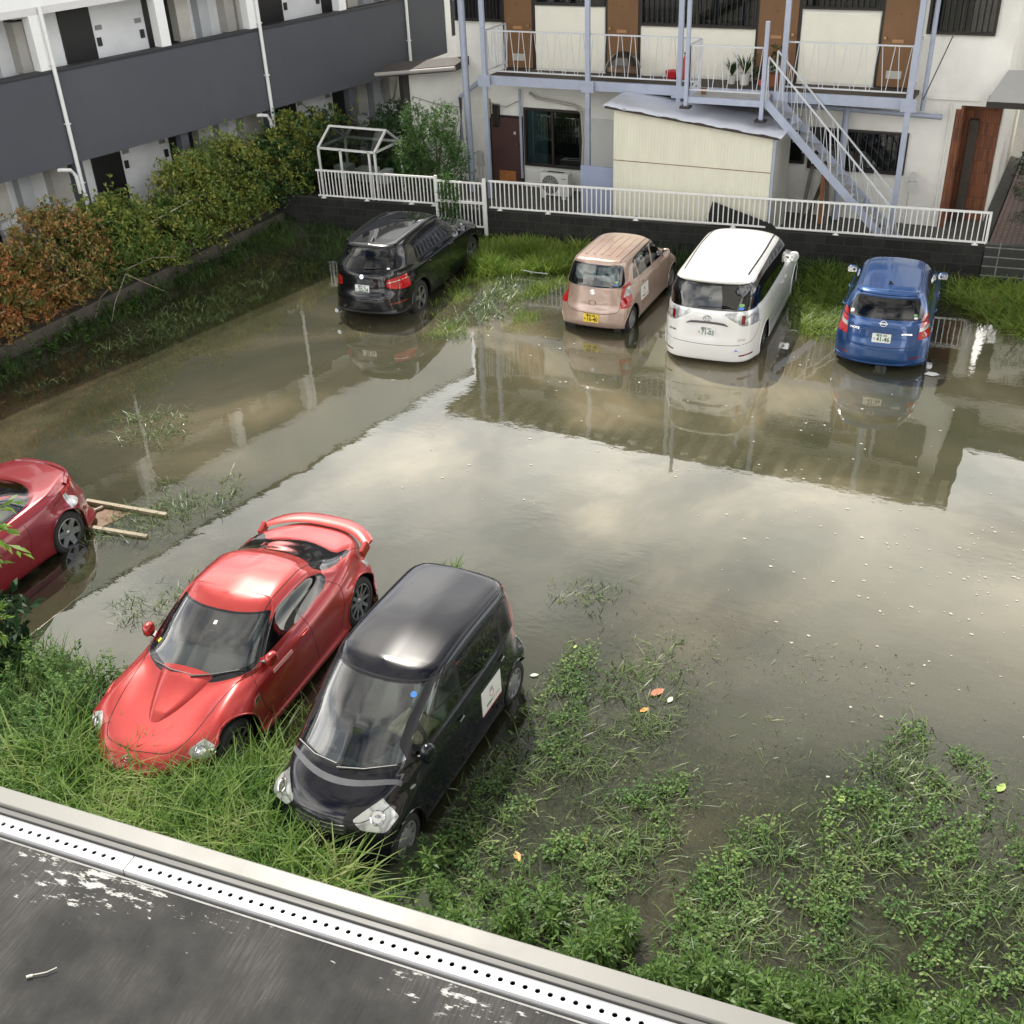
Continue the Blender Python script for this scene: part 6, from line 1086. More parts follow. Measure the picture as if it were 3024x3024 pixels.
def blades(x, y, z, h, w_, lean, droop=.25, seg=3, az=None):
    n = len(x); az = rng.uniform(0, 2*np.pi, n) if az is None else az; h = np.broadcast_to(h, n); lean = np.broadcast_to(lean, n); w_ = np.broadcast_to(w_, n); tw = az+np.pi/2+rng.normal(0, .5, n)
    V = []
    for k in range(seg+1):
        t = k/seg; r = lean*h*t**1.6; zz = z+h*(t-droop*lean*t**2.2); ww = w_*(1-t**1.7)*.5+.0006; cx = x+np.cos(az)*r; cy = y+np.sin(az)*r
        V += [np.stack([cx-np.cos(tw)*ww, cy-np.sin(tw)*ww, zz], 1), np.stack([cx+np.cos(tw)*ww, cy+np.sin(tw)*ww, zz], 1)]
    V = np.stack(V, 1); m = 2*(seg+1); b = np.arange(n)[:, None]*m; Q = np.concatenate([np.concatenate([b+2*k, b+2*k+1, b+2*k+3, b+2*k+2], 1) for k in range(seg)], 0)
    return V.reshape(-1, 3), Q
def leafs(c, d, size, asp=.45, fold=.12):
    """rhombus leaves: centre c, pointing d"""
    n = len(c); d = d/np.linalg.norm(d, axis=1, keepdims=True); up = rng.normal(0, .5, (n, 3))+np.array([0, 0, 1.]); s = np.cross(d, up); s /= np.linalg.norm(s, axis=1, keepdims=True)+1e-9; nn = np.cross(s, d); size = np.broadcast_to(size, n)[:, None]
    V = np.stack([c-d*size*.5, c-s*size*asp*.5+nn*size*fold+d*size*.05, c+d*size*.5, c+s*size*asp*.5+nn*size*fold+d*size*.05], 1).reshape(-1, 3); Q = np.arange(4*n).reshape(-1, 4); return V, Q
def join(L_): 
    V = []; Q = []; o = 0
    for v, q_ in L_: V.append(v); Q.append(q_+o); o += len(v)
    return np.concatenate(V), np.concatenate(Q)
def rdir(n, up=.3): d = rng.normal(0, 1, (n, 3)); d[:, 2] = np.abs(d[:, 2])*.6+up; return d/np.linalg.norm(d, axis=1, keepdims=True)
def rosettes(cen, n_l, size, spread=.6, asp=.4):
    """whorls of leaves round each centre"""
    k = len(cen); ax = rdir(k, .5); c = np.repeat(cen, n_l, 0); a = np.repeat(ax, n_l, 0); d = rng.normal(0, 1, c.shape); d -= (d*a).sum(1, keepdims=True)*a*.8; d /= np.linalg.norm(d, axis=1, keepdims=True); d = d+a*spread*rng.uniform(-.2, 1.2, (len(c), 1)); d /= np.linalg.norm(d, axis=1, keepdims=True); sz = size*rng.uniform(.6, 1.25, len(c)); return leafs(c+d*sz[:, None]*.55, d, sz, asp)
def stuff(name, vq, mat, label, cat): return meta(npmesh(name, *vq, mat), label, cat, kind='stuff')
G = leafmat
grass_l = G('grass_lit', [(.12, (.08, .16, .02)), (.4, (.17, .29, .04)), (.68, (.30, .40, .07)), (.95, (.38, .38, .13))], .4)  # lit copy: sunlight is put into these lighter greens
grass_d = G('grass_shaded', [(.15, (.02, .05, .012)), (.5, (.045, .10, .018)), (.9, (.11, .17, .04))], .3)  # shaded copy: shade is put into these darker greens
weed_w = G('weed_water', [(.1, (.045, .09, .03)), (.45, (.10, .16, .05)), (.75, (.19, .26, .09)), (.95, (.36, .38, .20))], .25, .35)
weed_sub = G('weed_submerged', [(.2, (.035, .075, .025)), (.6, (.075, .13, .04)), (.9, (.14, .18, .07))], .2, cs=.8)
clover = G('clover', [(.12, (.045, .11, .03)), (.45, (.10, .20, .05)), (.75, (.18, .28, .08)), (.95, (.31, .36, .15))], .3, .6, spec=.25)
golden = G('goldenrod_leaf', [(.15, (.05, .11, .02)), (.5, (.10, .19, .04)), (.9, (.21, .31, .08))], .35)
bark = M('bark', (.09, .065, .045), .85, var=.3, vs=12, bump=.5); twig_m = M('dry_twig', (.26, .22, .16), .8, var=.3, vs=10)
# hedge along the retaining wall: separate shrubs
hedge_mats = [G('leaf_orange', [(.08, (.12, .14, .03)), (.26, (.34, .17, .05)), (.5, (.54, .22, .08)), (.9, (.66, .34, .14))], .3), G('leaf_mixed', [(.15, (.06, .12, .03)), (.36, (.17, .22, .06)), (.52, (.36, .26, .08)), (.72, (.52, .27, .11))], .3),
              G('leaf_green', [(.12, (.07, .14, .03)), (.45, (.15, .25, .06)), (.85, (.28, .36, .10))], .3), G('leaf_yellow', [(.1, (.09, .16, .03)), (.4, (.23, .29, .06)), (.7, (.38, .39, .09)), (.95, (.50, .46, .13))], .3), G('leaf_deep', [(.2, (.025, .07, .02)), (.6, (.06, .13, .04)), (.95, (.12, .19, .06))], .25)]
def crown(cx, cy, z0, z1, rx, ry, n, size, mat, root, gaps=.46, nl=7, asp=.38, seed=0, low=.0):
    k = n*3; u = rng.normal(0, 1, (k, 3)); u /= np.linalg.norm(u, axis=1, keepdims=True); rr = rng.uniform(.45, 1.05, (k, 1))**.6*np.where(rng.random((k, 1)) < .06, rng.uniform(1.05, 1.28, (k, 1)), 1); p = u*rr; lump = 1+.28*(vnoise(u[:, 0]*2+seed, u[:, 1]*2+u[:, 2]*2.3, .6, seed+3)-.5)*2; p = p*lump[:, None]
    P = np.stack([cx+p[:, 0]*rx, cy+p[:, 1]*ry, (z0+z1)/2+p[:, 2]*(z1-z0)/2], 1); keep = vnoise(P[:, 0]*1.+P[:, 2]*.7, P[:, 1]+P[:, 2]*.9, .3, seed+7) > gaps-.2*rng.random(k); keep &= P[:, 2] > z0+low; P = P[keep][:n]
    v, q_ = rosettes(P, nl, size, asp=asp); return npmesh('crown', v-np.array(root.location), q_, mat, root), P
def stems(root, base, tips, r0=.02, mat=bark, name='trunk'):
    mb = MB(); o = Vector(root.location)
    for t in tips:
        b = Vector(base)+Vector((random.uniform(-.05, .05), random.uniform(-.05, .05), 0)); t = Vector(t); m_ = b.lerp(t, .5)+Vector((random.uniform(-.1, .1), random.uniform(-.1, .1), .08)); mb.tube([b-o, m_-o, t-o], [r0, r0*.7, r0*.3], 6)
    return mb.build(name, mat, root, smooth=True)
HL = [('rust orange leafy shrub at the left end of the hedge', 0), ('orange shrub with some green leaves, second from the left in the hedge', 0), ('shrub mixing orange tips and green leaves in front of the gas meters', 1), ('shrub with an orange-tipped top beside the first white downpipe', 1), ('green shrub below the black ground-floor door near the first downpipe', 2), ('low green shrub in the middle of the hedge with bare twigs', 2), ('green shrub with yellowing leaves between the two white downpipes', 3), ('tallest yellow-green shrub left of the second white downpipe', 3), ('dark green shrub under the second white downpipe', 4), ('yellow-green shrub at the far right end of the hedge by the railing', 3), ('small dark shrub behind the right end of the hedge', 4)]
ys = [10.6, 12.2, 13.8, 15.4, 16.9, 18.4, 19.8, 21.2, 22.6, 23.6, 24.9]; hs = [1.95, 1.95, 2.0, 2.3, 2.15, 1.6, 2.4, 2.5, 2.2, 2.4, 2.2]
for i, ((lb, mi), y, h) in enumerate(zip(HL, ys, hs)):
    x = -18.42+random.uniform(-.08, .08); r = thing('shrub', lb, 'shrub', (x, y, .33), 0, 'shrubs of the hedge on the low wall'); crown(x+.03, y+.1, .30, h+.16, .82, 1.2, 620, .10, hedge_mats[(0, 0, 0, 1, 3, 3, 2, 2, 3, 4, 3)[i]], r, .56, seed=50+i*3); o, P = crown(x, y, .28, h+.05, (.80 if i not in (9, 10) else .62), 1.15, 1450, .10, hedge_mats[mi], r, seed=i); stems(r, (x, y, .33), [P[k] for k in rng.integers(0, len(P), 16)], .022)
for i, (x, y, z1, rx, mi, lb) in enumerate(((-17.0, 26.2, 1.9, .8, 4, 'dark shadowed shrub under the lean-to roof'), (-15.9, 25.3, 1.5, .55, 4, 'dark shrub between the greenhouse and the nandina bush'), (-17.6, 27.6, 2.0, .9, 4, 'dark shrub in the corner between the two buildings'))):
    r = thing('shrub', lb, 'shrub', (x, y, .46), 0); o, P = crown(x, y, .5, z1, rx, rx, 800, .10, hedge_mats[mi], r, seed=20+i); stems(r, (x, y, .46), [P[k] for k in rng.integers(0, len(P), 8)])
# bushy nandina behind the gate
nand = G('leaf_nandina', [(.15, (.03, .09, .025)), (.5, (.07, .17, .04)), (.8, (.16, .27, .07)), (.97, (.28, .36, .12))], .3)
r = thing('bush', 'rounded green bush with fine leaves growing behind the gate panel', 'bush', (-14.45, 24.0, .46))
_, P1 = crown(-14.45, 24.0, .75, 2.45, 1.0, .7, 2900, .055, nand, r, .34, 7, seed=31); _, P2 = crown(-14.85, 24.0, 2.0, 2.95, .38, .35, 520, .055, nand, r, .3, 7, seed=32); _, P3 = crown(-14.05, 24.0, 2.0, 2.95, .36, .35, 520, .055, nand, r, .3, 7, seed=33); crown(-13.35, 22.86, .25, 1.6, .34, .20, 1000, .048, nand, r, .35, 6, seed=34)
stems(r, (-14.4, 24.0, .46), [P1[k] for k in rng.integers(0, len(P1), 16)]+[P2[k] for k in range(4)]+[P3[k] for k in range(4)], .022)
# cloud-pruned pine at the right edge
pine = G('pine_needles', [(.2, (.006, .022, .008)), (.6, (.014, .045, .014)), (.95, (.035, .08, .02))], .15)
r = thing('pine_tree', 'dark pine with layered clipped pads at the right edge by the brick path', 'tree', (-.05, 25.9, .6)); vq = []
pads = [(-.62, 25.6, 2.15, .62), (.35, 26.0, 2.6, .6), (-.70, 25.5, 1.60, .55), (-.50, 25.4, 1.12, .62), (.25, 25.7, 1.75, .7), (-.15, 26.0, 2.95, .45), (.5, 25.4, 1.2, .6)]
for (x, y, z, rr) in pads:
    n = int(2600*rr); a = rng.uniform(0, 6.283, n); q_ = np.sqrt(rng.random(n))*rr; lump = 1+.25*np.sin(a*3+x*7); P = np.stack([x+np.cos(a)*q_*lump, y+np.sin(a)*q_*lump, z+rng.uniform(-.14, .14, n)*(1-(q_/rr)**2*.7)], 1); d = rdir(n, .4); vq.append(leafs(P, d, .085*rng.uniform(.6, 1.2, n), .10))
v, q_ = join(vq); npmesh('crown', v-np.array(r.location), q_, pine, r)
mb = MB(); o = Vector(r.location); mb.tube([Vector((0, 0, 0)), Vector((.08, -.1, .9)), Vector((-.1, 0, 1.7)), Vector((0, 0, 2.3))], [.09, .08, .06, .03], 8)
for (x, y, z, rr) in pads: mb.tube([Vector((-.02, 0, max(.4, z-.9))), (Vector((x, y, z))-o)*.5+Vector((0, 0, .25)), Vector((x, y, z-.03))-o], [.04, .03, .015], 6)
mb.build('trunk', bark, r, smooth=True)
r = thing('potted_shrub', 'round dark conifer in a corner at the far end of the path', 'shrub', (-.9, 29.2, .6)); crown(-.9, 29.2, .7, 2.0, .45, .45, 260, .07, pine, r, .2, 6, seed=41); r2 = stems(r, (-.9, 29.2, .6), [(-.9, 29.2, 1.4)], .03)
# tall trees standing outside the frame to the right, seen mirrored in the water
tr_m = G('leaf_tree', [(.2, (.015, .045, .01)), (.6, (.04, .085, .02)), (.95, (.09, .14, .03))], .25)
# dry twigs and poles on the hedge wall
def polyline_thing(name, label, cat, paths, r_, mat, group=None):
    mb = MB()
    for p in paths: mb.tube(p, [r_*(1-.6*k/(len(p)-1)) for k in range(len(p))], 5)
    return meta(mb.build(name, mat, smooth=True), label, cat, group)
polyline_thing('branch', 'bare forked dead branch hanging over the low wall', 'branch', [[(-18.2, 16.9, .6), (-17.75, 16.5, .75), (-17.6, 15.9, .35), (-17.5, 15.6, .05)], [(-17.9, 16.6, .78), (-17.6, 17.2, .9), (-17.4, 17.8, .75)], [(-17.75, 16.5, .75), (-17.55, 16.9, .4), (-17.5, 17.3, .1)], [(-18.2, 16.9, .6), (-18.0, 15.9, .4), (-17.8, 15.4, .05)]], .012, twig_m)
polyline_thing('pole', 'pale bamboo pole lying in the middle of the hedge', 'pole', [[(-18.05, 17.9, 1.45), (-17.95, 19.6, 1.62)]], .022, M('bamboo', (.42, .40, .28), .5)); polyline_thing('pole', 'pale bamboo pole lying in the orange end of the hedge', 'pole', [[(-17.95, 12.9, 1.0), (-17.85, 15.4, 1.05)]], .022, MATS['bamboo'])
polyline_thing('vine', 'thin bare vine trailing along the top of the low wall', 'vine', [[(-17.98, 18.6, .5), (-17.95, 19.6, .62), (-17.95, 20.8, .55), (-17.95, 21.9, .62), (-17.93, 22.1, .2)], [(-17.95, 20.2, .55), (-17.9, 20.4, .15)], [(-17.95, 19.0, .55), (-17.85, 18.6, .8), (-17.8, 18.0, .6)]], .009, twig_m)
# ferny weeds along the wall
def plant(x, y, z, h, n_l, size, mat, kind='leafy'):
    t = rng.random(n_l)**.8; a = np.arange(n_l)*2.4+rng.random()*6; lx = rng.normal(0, .05)*h; ly = rng.normal(0, .05)*h
    P = np.stack([x+lx*t*2, y+ly*t*2, z+h*t], 1); d = np.stack([np.cos(a), np.sin(a), rng.uniform(.1, .8, n_l)], 1); d /= np.linalg.norm(d, axis=1, keepdims=True); s = size*(1-.45*t)*rng.uniform(.8, 1.2, n_l); return leafs(P+d*s[:, None]*.5, d, s, .26 if kind == 'gold' else .42)
vq = []
for _ in range(150):
    y = rng.uniform(9, 22.5); x = -17.88+abs(rng.normal(0, .26)); vq.append(plant(x, y, -.05, rng.uniform(.15, .5)*(1 if x < -17.2 else .6), 26, .11, None))
x, y = scatter([(-17.95, 9), (-17.45, 9), (-17.2, 13), (-17.35, 18), (-16.9, 21), (-16.2, 22.5), (-17.95, 22.6)], 3400, .8, .46, 3, .15); vq.append(blades(x, y, gh(x, y), rng.uniform(.12, .34, len(x)), .012, rng.uniform(.3, 1.1, len(x))))
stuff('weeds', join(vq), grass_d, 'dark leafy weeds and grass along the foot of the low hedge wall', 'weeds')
# grass between and behind the parked row
def gpatch(P, n, h0, h1, w_, mat, label, clump=.5, thr=.3, seed=0, lean=(.3, 1.), soft=.08, name='grass', extra=None, sub=0):
    x, y = scatter(P, n, clump, thr, seed, soft); n = len(x); g = gh(x, y); vq = [blades(x, y, np.minimum(g, 0.), rng.uniform(h0, h1, n)*(.6+.8*vnoise(x, y, .5, 9)), w_, rng.uniform(*lean, n))]
    if extra: vq += extra
    return stuff(name, join(vq), mat, label, 'grass')
gpatch([(-12.4, 22.85), (-12.6, 21.6), (-11.6, 20.9), (-10.6, 21.4), (-9.5, 21.9), (-9.0, 22.4), (-9.2, 23.2)], 8000, .2, .46, .02, grass_l, 'tall bright green grass between the black car and the beige hatchback', .6, .2, 1, (.4, 1.2))
gpatch([(-11.9, 21.6), (-11.7, 19.6), (-11.3, 18.3), (-10.7, 17.3), (-10.3, 17.5), (-10.9, 18.6), (-11.1, 19.8), (-10.9, 21.5)], 1900, .08, .26, .016, grass_l, 'low grass tufts in the water right of the black car', .45, .46, 2, soft=.1)
gpatch([(-9.9, 21.5), (-10.2, 20.2), (-9.9, 18.9), (-9.3, 18.2), (-9.0, 18.5), (-9.5, 20.0), (-9.0, 21.6)], 2000, .08, .28, .016, grass_l, 'grass tufts in the water left of the beige hatchback', .45, .44, 3, soft=.1)
gpatch([(-4.6, 23.6), (-4.75, 22.3), (-4.6, 21.2), (-4.1, 20.0), (-3.55, 20.2), (-3.5, 21.4), (-3.3, 23.7)], 3600, .16, .42, .018, grass_l, 'flattened green grass between the white minivan and the blue hatchback', .5, .25, 4, (.7, 1.8))
gpatch([(-1.9, 23.9), (-1.8, 22.9), (-1.2, 22.3), (-.6, 21.6), (.4, 21.5), (2, 21.8), (2, 24.2)], 6500, .16, .42, .018, grass_l, 'bright green matted grass at the right edge below the gridded wall', .5, .22, 5, (.7, 1.8))
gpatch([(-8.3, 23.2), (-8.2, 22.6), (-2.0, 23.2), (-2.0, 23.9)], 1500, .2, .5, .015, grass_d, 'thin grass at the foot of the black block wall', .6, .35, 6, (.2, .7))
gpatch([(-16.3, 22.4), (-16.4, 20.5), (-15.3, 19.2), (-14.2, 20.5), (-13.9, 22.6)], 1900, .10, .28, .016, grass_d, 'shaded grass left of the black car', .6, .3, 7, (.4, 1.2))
gpatch([(-14.4, 17.3), (-13.9, 16.7), (-12.4, 16.6), (-12.0, 17.2), (-13.2, 17.6)], 500, .05, .15, .014, grass_l, 'small tufts in the water in front of the black car bumper', .35, .5, 8)
# tall rank grass under the near roof edge, by the noses of the two near cars
x, y = scatter([(-8.75, 6.3), (-8.9, 4.2), (-4.6, 4.5), (-4.5, 5.1), (-4.75, 5.45), (-5.3, 5.62), (-5.9, 5.85), (-6.1, 6.75), (-6.5, 6.4), (-6.9, 5.95), (-8.0, 5.75), (-8.7, 6.1)], 6200, .5, .2, 12, .06); n = len(x)
vq = [blades(x, y, gh(x, y), rng.uniform(.30, .80, n), rng.uniform(.014, .034, n), rng.uniform(.4, 1.4, n), .38, 6)]
x, y = scatter([(-6.35, 8.6), (-6.2, 6.2), (-6.7, 5.9), (-6.75, 7.6)], 500, .5, .2, 13); vq.append(blades(x, y, gh(x, y), rng.uniform(.2, .45, len(x)), .012, .7, .3, 4)); x, y = scatter([(-6.7, 10.1), (-6.0, 9.3), (-5.9, 9.9), (-6.5, 10.6)], 600, .5, .2, 14); vq.append(blades(x, y, gh(x, y)*0, rng.uniform(.15, .3, len(x)), .012, .8, .3, 4))
tallg = G('tall_grass', [(.08, (.035, .09, .014)), (.35, (.09, .19, .03)), (.6, (.19, .31, .06)), (.9, (.36, .40, .17))], .42, .5, spec=.25); stuff('tall_grass', join(vq), tallg, 'long arching green grass around the noses of the two near cars', 'grass')
# leafy weeds at the lower left
vq = []
for _ in range(420):
    x = rng.uniform(-11.3, -8.1); y = rng.uniform(4.5, 6.75)
    if x > -8.75 and y > 5.7: continue
    vq.append(plant(x, y, 0, rng.uniform(.25, .7), 34, .10, None))
x, y = scatter([(-11.2, 4.5), (-8.6, 4.5), (-8.7, 6.3), (-9.3, 6.9), (-10.4, 7.0), (-11.2, 6.9)], 2800, .5, .25, 15); vq.append(blades(x, y, gh(x, y), rng.uniform(.15, .5, len(x)), .012, rng.uniform(.3, 1., len(x)), .3, 4))
x, y = scatter([(-8.95, 8.6), (-8.8, 6.6), (-8.6, 6.6), (-8.55, 9.2)], 900, .4, .3, 16, .05); vq.append(leafs(np.stack([x, y, rng.uniform(0, .2, len(x))], 1), rdir(len(x), .2), .05, .6))
stuff('weeds', join(vq), clover, 'dense leafy weeds filling the lower left corner beside the red coupe', 'weeds')
dk = G('leaf_dark_big', [(.2, (.010, .03, .012)), (.6, (.025, .06, .022)), (.95, (.06, .10, .05))], .15, .5, spec=.2)
r = thing('broadleaf_shrub', 'dark glossy broad-leaved shrub at the left edge above the weeds', 'shrub', (-10.55, 6.6, -.05)); k = 60; P = np.stack([-10.55+rng.normal(0, .2, k), 6.6+rng.normal(0, .2, k), rng.uniform(.15, .85, k)], 1); v, q_ = rosettes(P, 6, .20, .5, .34); npmesh('crown', v-np.array(r.location), q_, dk, r); stems(r, (-10.55, 6.6, -.05), [P[i] for i in range(8)], .015)
# near leafy branch hanging in at the left edge
lm = G('leaf_bright', [(.1, (.09, .20, .03)), (.5, (.17, .30, .05)), (.95, (.32, .42, .10))], .45)
def nearbranch(name, label, c, n, R_, size):
    r = thing(name, label, 'branch', tuple(c)); mb = MB(); P = []; c = Vector(c)
    for i in range(n):
        d = Vector((random.uniform(.2, 1), random.uniform(-.5, .5), random.uniform(-.55, .45))).normalized(); a = Vector((0, 0, 0)); b = d*R_*random.uniform(.5, 1); mb.tube([a, (a+b)/2+Vector((0, 0, .02)), b], [.004, .003, .0015], 5)
        for t in np.linspace(.3, 1, 9): P.append((a.lerp(b, t), d))
    mb.tube([Vector((-.6, -.1, .05)), Vector((0, 0, 0))], [.008, .004], 6); mb.build('stem', bark, r); cc = np.array([tuple(p[0]) for p in P]); dd = np.array([tuple(p[1]) for p in P])+rng.normal(0, .55, (len(P), 3)); dd[:, 2] -= .25; dd /= np.linalg.norm(dd, axis=1, keepdims=True); npmesh('leaves', *leafs(cc+dd*size*.5, dd, size*rng.uniform(.7, 1.2, len(cc)), .26), lm, r)
nearbranch('leafy_branch', 'bright green leafy branch reaching in at the left edge over the dark red coupe', (-6.92, 4.38, 4.30), 12, .46, .14); nearbranch('leafy_branch', 'small bright green sprig at the left edge below the larger branch', (-6.62, 4.02, 3.68), 4, .22, .09)
# weeds rooted in the shallow flood at the lower right, in strips between wheel ruts
strips = [([(-3.75, 9.7), (-3.05, 10.5), (-2.75, 8.9), (-3.15, 7.5), (-3.75, 7.7)], .75), ([(-2.35, 8.3), (-2.15, 6.9), (-2.7, 6.2), (-3.45, 5.6), (-3.5, 6.6), (-3.0, 7.6)], 1.05), ([(-1.2, 8.1), (-.98, 7.2), (-.95, 6.1), (-1.85, 6.0), (-1.9, 6.9), (-1.62, 7.8)], 1.15), ([(-.98, 8.6), (-.35, 10.0), (.42, 9.6), (.62, 7.5), (.4, 6.2), (-.6, 6.2), (-.85, 6.9)], .85), ([(.85, 9.2), (2.2, 9.5), (2.2, 6.3), (.62, 6.3), (.66, 8.0)], 1.0), ([(-4.35, 9.6), (-4.1, 9.9), (-3.7, 8.3), (-3.65, 7.2), (-3.7, 5.6), (-4.35, 5.5), (-4.4, 7.2)], .9), ([(-8.4, 9.9), (-7.9, 10.6), (-7.7, 9.7), (-8.6, 8.6)], .3), ([(-12.0, 10.7), (-10.9, 11.5), (-10.3, 10.9), (-11.0, 9.5), (-11.9, 9.0)], .6), ([(-10.8, 17.4), (-10.0, 17.6), (-9.8, 21.2), (-11.0, 21.0)], .9), ([(-5.1, 10.9), (-4.2, 11.2), (-4.2, 10.2), (-5.0, 10.4)], .35), ([(-15.9, 20.3), (-15.2, 17.5), (-15.8, 14.5), (-16.6, 12.0), (-17.0, 17.5)], .3), ([(-13.2, 13.1), (-12.4, 11.9), (-14.2, 11.4), (-14.4, 12.4)], .4), ([(-9.6, 9.3), (-8.9, 9.6), (-8.7, 8.3), (-9.4, 7.6), (-10.3, 8.1)], .5)]
vq = []; vs_ = []; vc = []
def area(P): return abs(sum(P[i-1][0]*P[i][1]-P[i][0]*P[i-1][1] for i in range(len(P))))/2
for i, (P, dn) in enumerate(strips):
    A = area(P); n = int(560*A*dn); x, y = scatter(P, n, .38, .46, 40+i, .12); m_ = len(x); vq.append(blades(x, y, rng.uniform(-.03, .01, m_), rng.uniform(.03, .13, m_), rng.uniform(.009, .017, m_), rng.uniform(.7, 2.3, m_), .12, 3))
    x, y = scatter(P, int(1500*A*dn), .5, .34, 60+i, .18); m_ = len(x); vs_.append(blades(x, y, rng.uniform(-.085, -.03, m_), rng.uniform(.03, .06, m_), .014, rng.uniform(.6, 2.2, m_), .3, 3))
    if i in (1, 2, 3, 4, 5):
        x, y = scatter(P, int(850*A*dn), .32, .55, 80+i, .07); m_ = len(x); c_ = np.stack([x, y, rng.uniform(-.01, .085, m_)], 1); vc.append(leafs(c_, rdir(m_, .0)*np.array([1, 1, .35]), rng.uniform(.026, .05, m_), .75, .08))
x, y = scatter([(-4.2, 11.5), (-1, 11.8), (2.5, 11.2), (2.5, 6), (-4.3, 5.5)], 12000, .7, .44, 99, .1); m_ = len(x); vs_.append(blades(x, y, rng.uniform(-.12, -.05, m_), rng.uniform(.03, .07, m_), .013, rng.uniform(.6, 2.2, m_), .3, 3))
x, y = scatter([(-10.5, 12.5), (-8.2, 10.8), (-9, 8), (-12, 8.2), (-16.5, 11.8), (-16.4, 16.5)], 5200, .8, .46, 98, .1); m_ = len(x); vs_.append(blades(x, y, rng.uniform(-.13, -.07, m_), rng.uniform(.04, .09, m_), .010, rng.uniform(.6, 2.2, m_), .3, 3))
x, y = scatter([(-4.0, 11.0), (2.5, 10.8), (2.5, 6), (-3.8, 5.5)], 1500, .9, .5, 97, .1); m_ = len(x); vq.append(blades(x, y, np.zeros(m_)-.01, rng.uniform(.02, .06, m_), .008, rng.uniform(.8, 2.6, m_), .1, 3))
stuff('water_weeds', join(vq), weed_w, 'pale grassy weeds poking through the flood water in strips', 'weeds'); stuff('submerged_weeds', join(vs_), weed_sub, 'dull green weeds lying under the shallow water', 'weeds'); stuff('clover', join(vc), clover, 'small round-leaved clover patches in the flooded strips at lower right', 'clover')
# upright goldenrod plants along the near edge
gd = []
P0 = [(-4.22, 6.05), (-4.05, 5.85), (-4.30, 5.7), (-3.85, 5.75), (-4.1, 5.45), (-3.6, 5.95), (-4.35, 5.4), (-3.9, 5.5)]+[(rng.uniform(-3.7, 1.9), 0) for _ in range(105)]
P0 = [(x, y if y else 5.56+.10*(x+3.4)+abs(rng.normal(0, .20))+rng.uniform(-.1, .12)) for x, y in P0]
protos = []
for k in range(5):
    r = thing('goldenrod', '', 'plant', (0, 0, 0)); LV = []; mb = MB()
    for q_ in range(3+k % 2):
        h = rng.uniform(.28, .52); lx, ly = rng.normal(0, .10, 2); bx, by = rng.normal(0, .05, 2); n = 34; t = np.linspace(.12, 1, n)+rng.uniform(-.02, .02, n); a = np.arange(n)*2.4+rng.random()*6
        P = np.stack([bx+lx*t**1.5, by+ly*t**1.5, h*t], 1); d = np.stack([np.cos(a), np.sin(a), -.15+1.3*t**4+rng.uniform(-.1, .3, n)], 1); d /= np.linalg.norm(d, axis=1, keepdims=True); s = (.15-.10*t**2)*rng.uniform(.7, 1.2, n); LV.append(leafs(P+d*s[:, None]*.5, d, s, .22))
        mb.tube([(bx, by, -.1), (bx+lx*.35, by+ly*.35, h*.5), (bx+lx, by+ly, h)], [.005, .004, .002], 5)
    npmesh('leaves', *join(LV), golden, r); mb.build('stem', grass_d, r); protos.append(r)
used = set()
for i, (x, y) in enumerate(P0):
    k = i % 5; s_ = rng.uniform(.7, 1.3); o = protos[k]
    if k in used: o = copytree(o)
    used.add(k); o.location = (x, y, -.05); o.rotation_euler = (rng.normal(0, .08), rng.normal(0, .08), rng.uniform(0, 6.28)); o.scale = (s_,)*3; o['group'] = 'upright leafy weeds along the near roof edge'
    o['label'] = 'upright bright green leafy weed in the clump beside the black wagon front wheel' if i < 8 else 'upright bright green leafy weed in the row behind the beige coping'
# ---------------- floating things ----------------
lc = {'orange': M('leaf_fl_orange', (.62, .28, .04), .5, var=.15, vs=30), 'red': M('leaf_fl_red', (.45, .13, .06), .5, var=.2, vs=30), 'green': M('leaf_fl_green', (.30, .42, .10), .5, var=.2, vs=30), 'pale': M('leaf_fl_pale', (.50, .58, .42), .5)}
def fl_leaf(x, y, s, col, lb, rz=None):
    pts = [(-.5, 0), (-.35, .16), (-.1, .27), (.2, .24), (.42, .1), (.55, 0), (.42, -.1), (.2, -.24), (-.1, -.27), (-.35, -.16)]; mb = MB(); mb.add([(0, 0, .002)]+[(a*s, b*s, .004+.10*s*(b*b*4)) for a, b in pts], [(0, 1+k, 1+(k+1) % 10) for k in range(10)]); mb.tube([(-.5*s, 0, .004), (-.75*s, .06*s, .006)], .0015, 4)
    o = mb.build('floating_leaf', lc[col], smooth=True); o.location = (x, y, .012); o.rotation_euler = (0, 0, rng.uniform(0, 6.28) if rz is None else rz); meta(o, lb, 'leaf', 'fallen leaves floating on the flood')
fl_leaf(-3.54, 6.49, .13, 'orange', 'single bright orange leaf on dark water right of the black wagon'); fl_leaf(-3.15, 8.96, .12, 'orange', 'orange leaf floating just below the reddish leaf in the weed strip'); fl_leaf(-3.12, 9.30, .19, 'red', 'large reddish-brown leaf floating in the weed strip right of the black wagon'); fl_leaf(-2.94, 9.24, .11, 'pale', 'pale green round leaf beside the reddish-brown leaf')
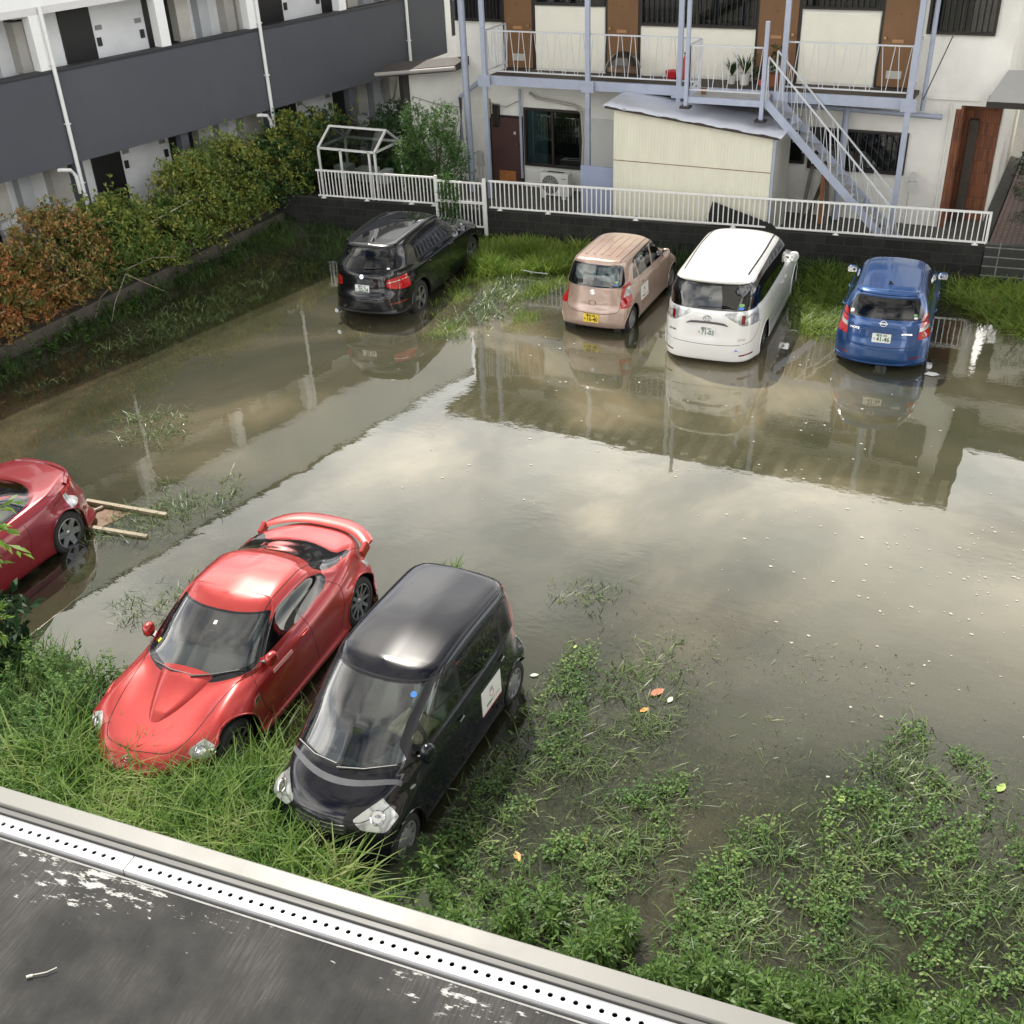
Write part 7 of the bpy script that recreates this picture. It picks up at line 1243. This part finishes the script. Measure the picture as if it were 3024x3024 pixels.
fl_leaf(.59, 9.34, .15, 'green', 'yellow-green leaf near the right edge of the water'); fl_leaf(-.85, 8.53, .13, 'green', 'pale green leaf floating alone between two weed strips'); fl_leaf(-4.32, 9.68, .07, 'green', 'tiny yellow-green leaf right of the black wagon rear wheel'); fl_leaf(-2.9, 6.65, .10, 'green', 'yellow-green leaf in the lower weed strip, nearest the coping'); fl_leaf(-4.55, 9.0, .10, 'pale', 'pale scrap of leaf close to the black wagon flank'); fl_leaf(-9.1, 7.65, .12, 'red', 'small orange-red leaf left of the red coupe'); fl_leaf(-3.0, 6.95, .08, 'orange', 'small orange leaf in the lower weed strip'); fl_leaf(1.2, 11.3, .1, 'pale', 'pale leaf on open water at the far right')
o = MB().add([(0, 0, .004), (.16, -.03, .004), (.26, .05, .01), (.20, .13, .006), (.06, .10, .02)], [(0, 1, 2, 3, 4)]).build('paper_scrap', MATS['plate_white']); o.location = (-1.72, 19.15, .008); meta(o, 'torn scrap of white paper floating in front of the blue hatchback', 'paper')
dx, dy = scatter([(-4.2, 11.2), (2.4, 11.2), (2.4, 6.0), (-4.3, 5.5)], 420, .6, .48, 120); V, Q = leafs(np.stack([dx, dy, np.full(len(dx), .006)], 1), rdir(len(dx), 0)*np.array([1, 1, .05]), rng.uniform(.015, .05, len(dx)), .35, .02); stuff('leaf_litter', (V, Q), leafmat('litter', [(.2, (.05, .035, .02)), (.6, (.13, .09, .04)), (.9, (.26, .24, .12))], .1), 'small brown plant scraps floating among the flooded weeds', 'litter')
# foam flecks
fx = np.concatenate([rng.normal(.2, 1.5, 120), rng.uniform(-8.8, 2.5, 130), rng.normal(.4, .7, 60)]); fy = np.concatenate([rng.normal(12.6, 1.5, 120), rng.uniform(12, 19.5, 130), rng.normal(13.2, .7, 60)]); s_ = rng.uniform(.005, .021, len(fx)); V = []; Q = []
for x, y, s in zip(fx, fy, s_):
    a0 = rng.random()*6; b = len(V); 
    for k in range(8): rr = s*rng.uniform(.55, 1.3); V.append((x+rr*1.3*math.cos(a0+k*.785), y+rr*math.sin(a0+k*.785), .004+s*.12))
    Q += [(b, b+1, b+2, b+3), (b, b+3, b+4, b+7), (b+4, b+5, b+6, b+7)]
meta(npmesh('foam', V, Q, M('foam', (.48, .46, .40), .8)), 'white foam flecks scattered over the open water', 'foam', kind='stuff')
# planks, metal pipe
pk = M('plank_wet', (.30, .25, .17), .6, var=.3, vs=8, stretch=(1, 8, 1)); r = thing('plank_frame', 'pair of pale planks with a brown board between them behind the dark red coupe', 'frame', (-12.0, 9.6, 0))
for a, b in (((-.55, .27, .05), (.85, .47, .02)), ((-.10, -.28, .03), (.98, -.10, .01))): MB().bar(a, b, .07, .05).build('plank', pk, r)
MB().add([(-.5, .18, .012), (.3, .33, .008), (.15, -.18, .006), (-.3, -.26, .012)], [(0, 1, 2, 3)]).build('board', M('board_brown', (.16, .075, .025), .35, var=.4, vs=6, stain=(.04, .03, .02), ss=4), r); MB().bar((-.42, -.30, .03), (-.20, .25, .04), .04, .03).build('crossbar', pk, r)
r = MB().tube([(-10.75, 21.35, .07), (-10.45, 21.33, .06), (-10.1, 21.38, .05)], .014, 8).build('metal_pipe', M('pipe_metal', (.4, .4, .4), .6, metal=.3), smooth=True); meta(r, 'short shiny metal pipe lying in the grass between the black car and beige hatchback', 'pipe')
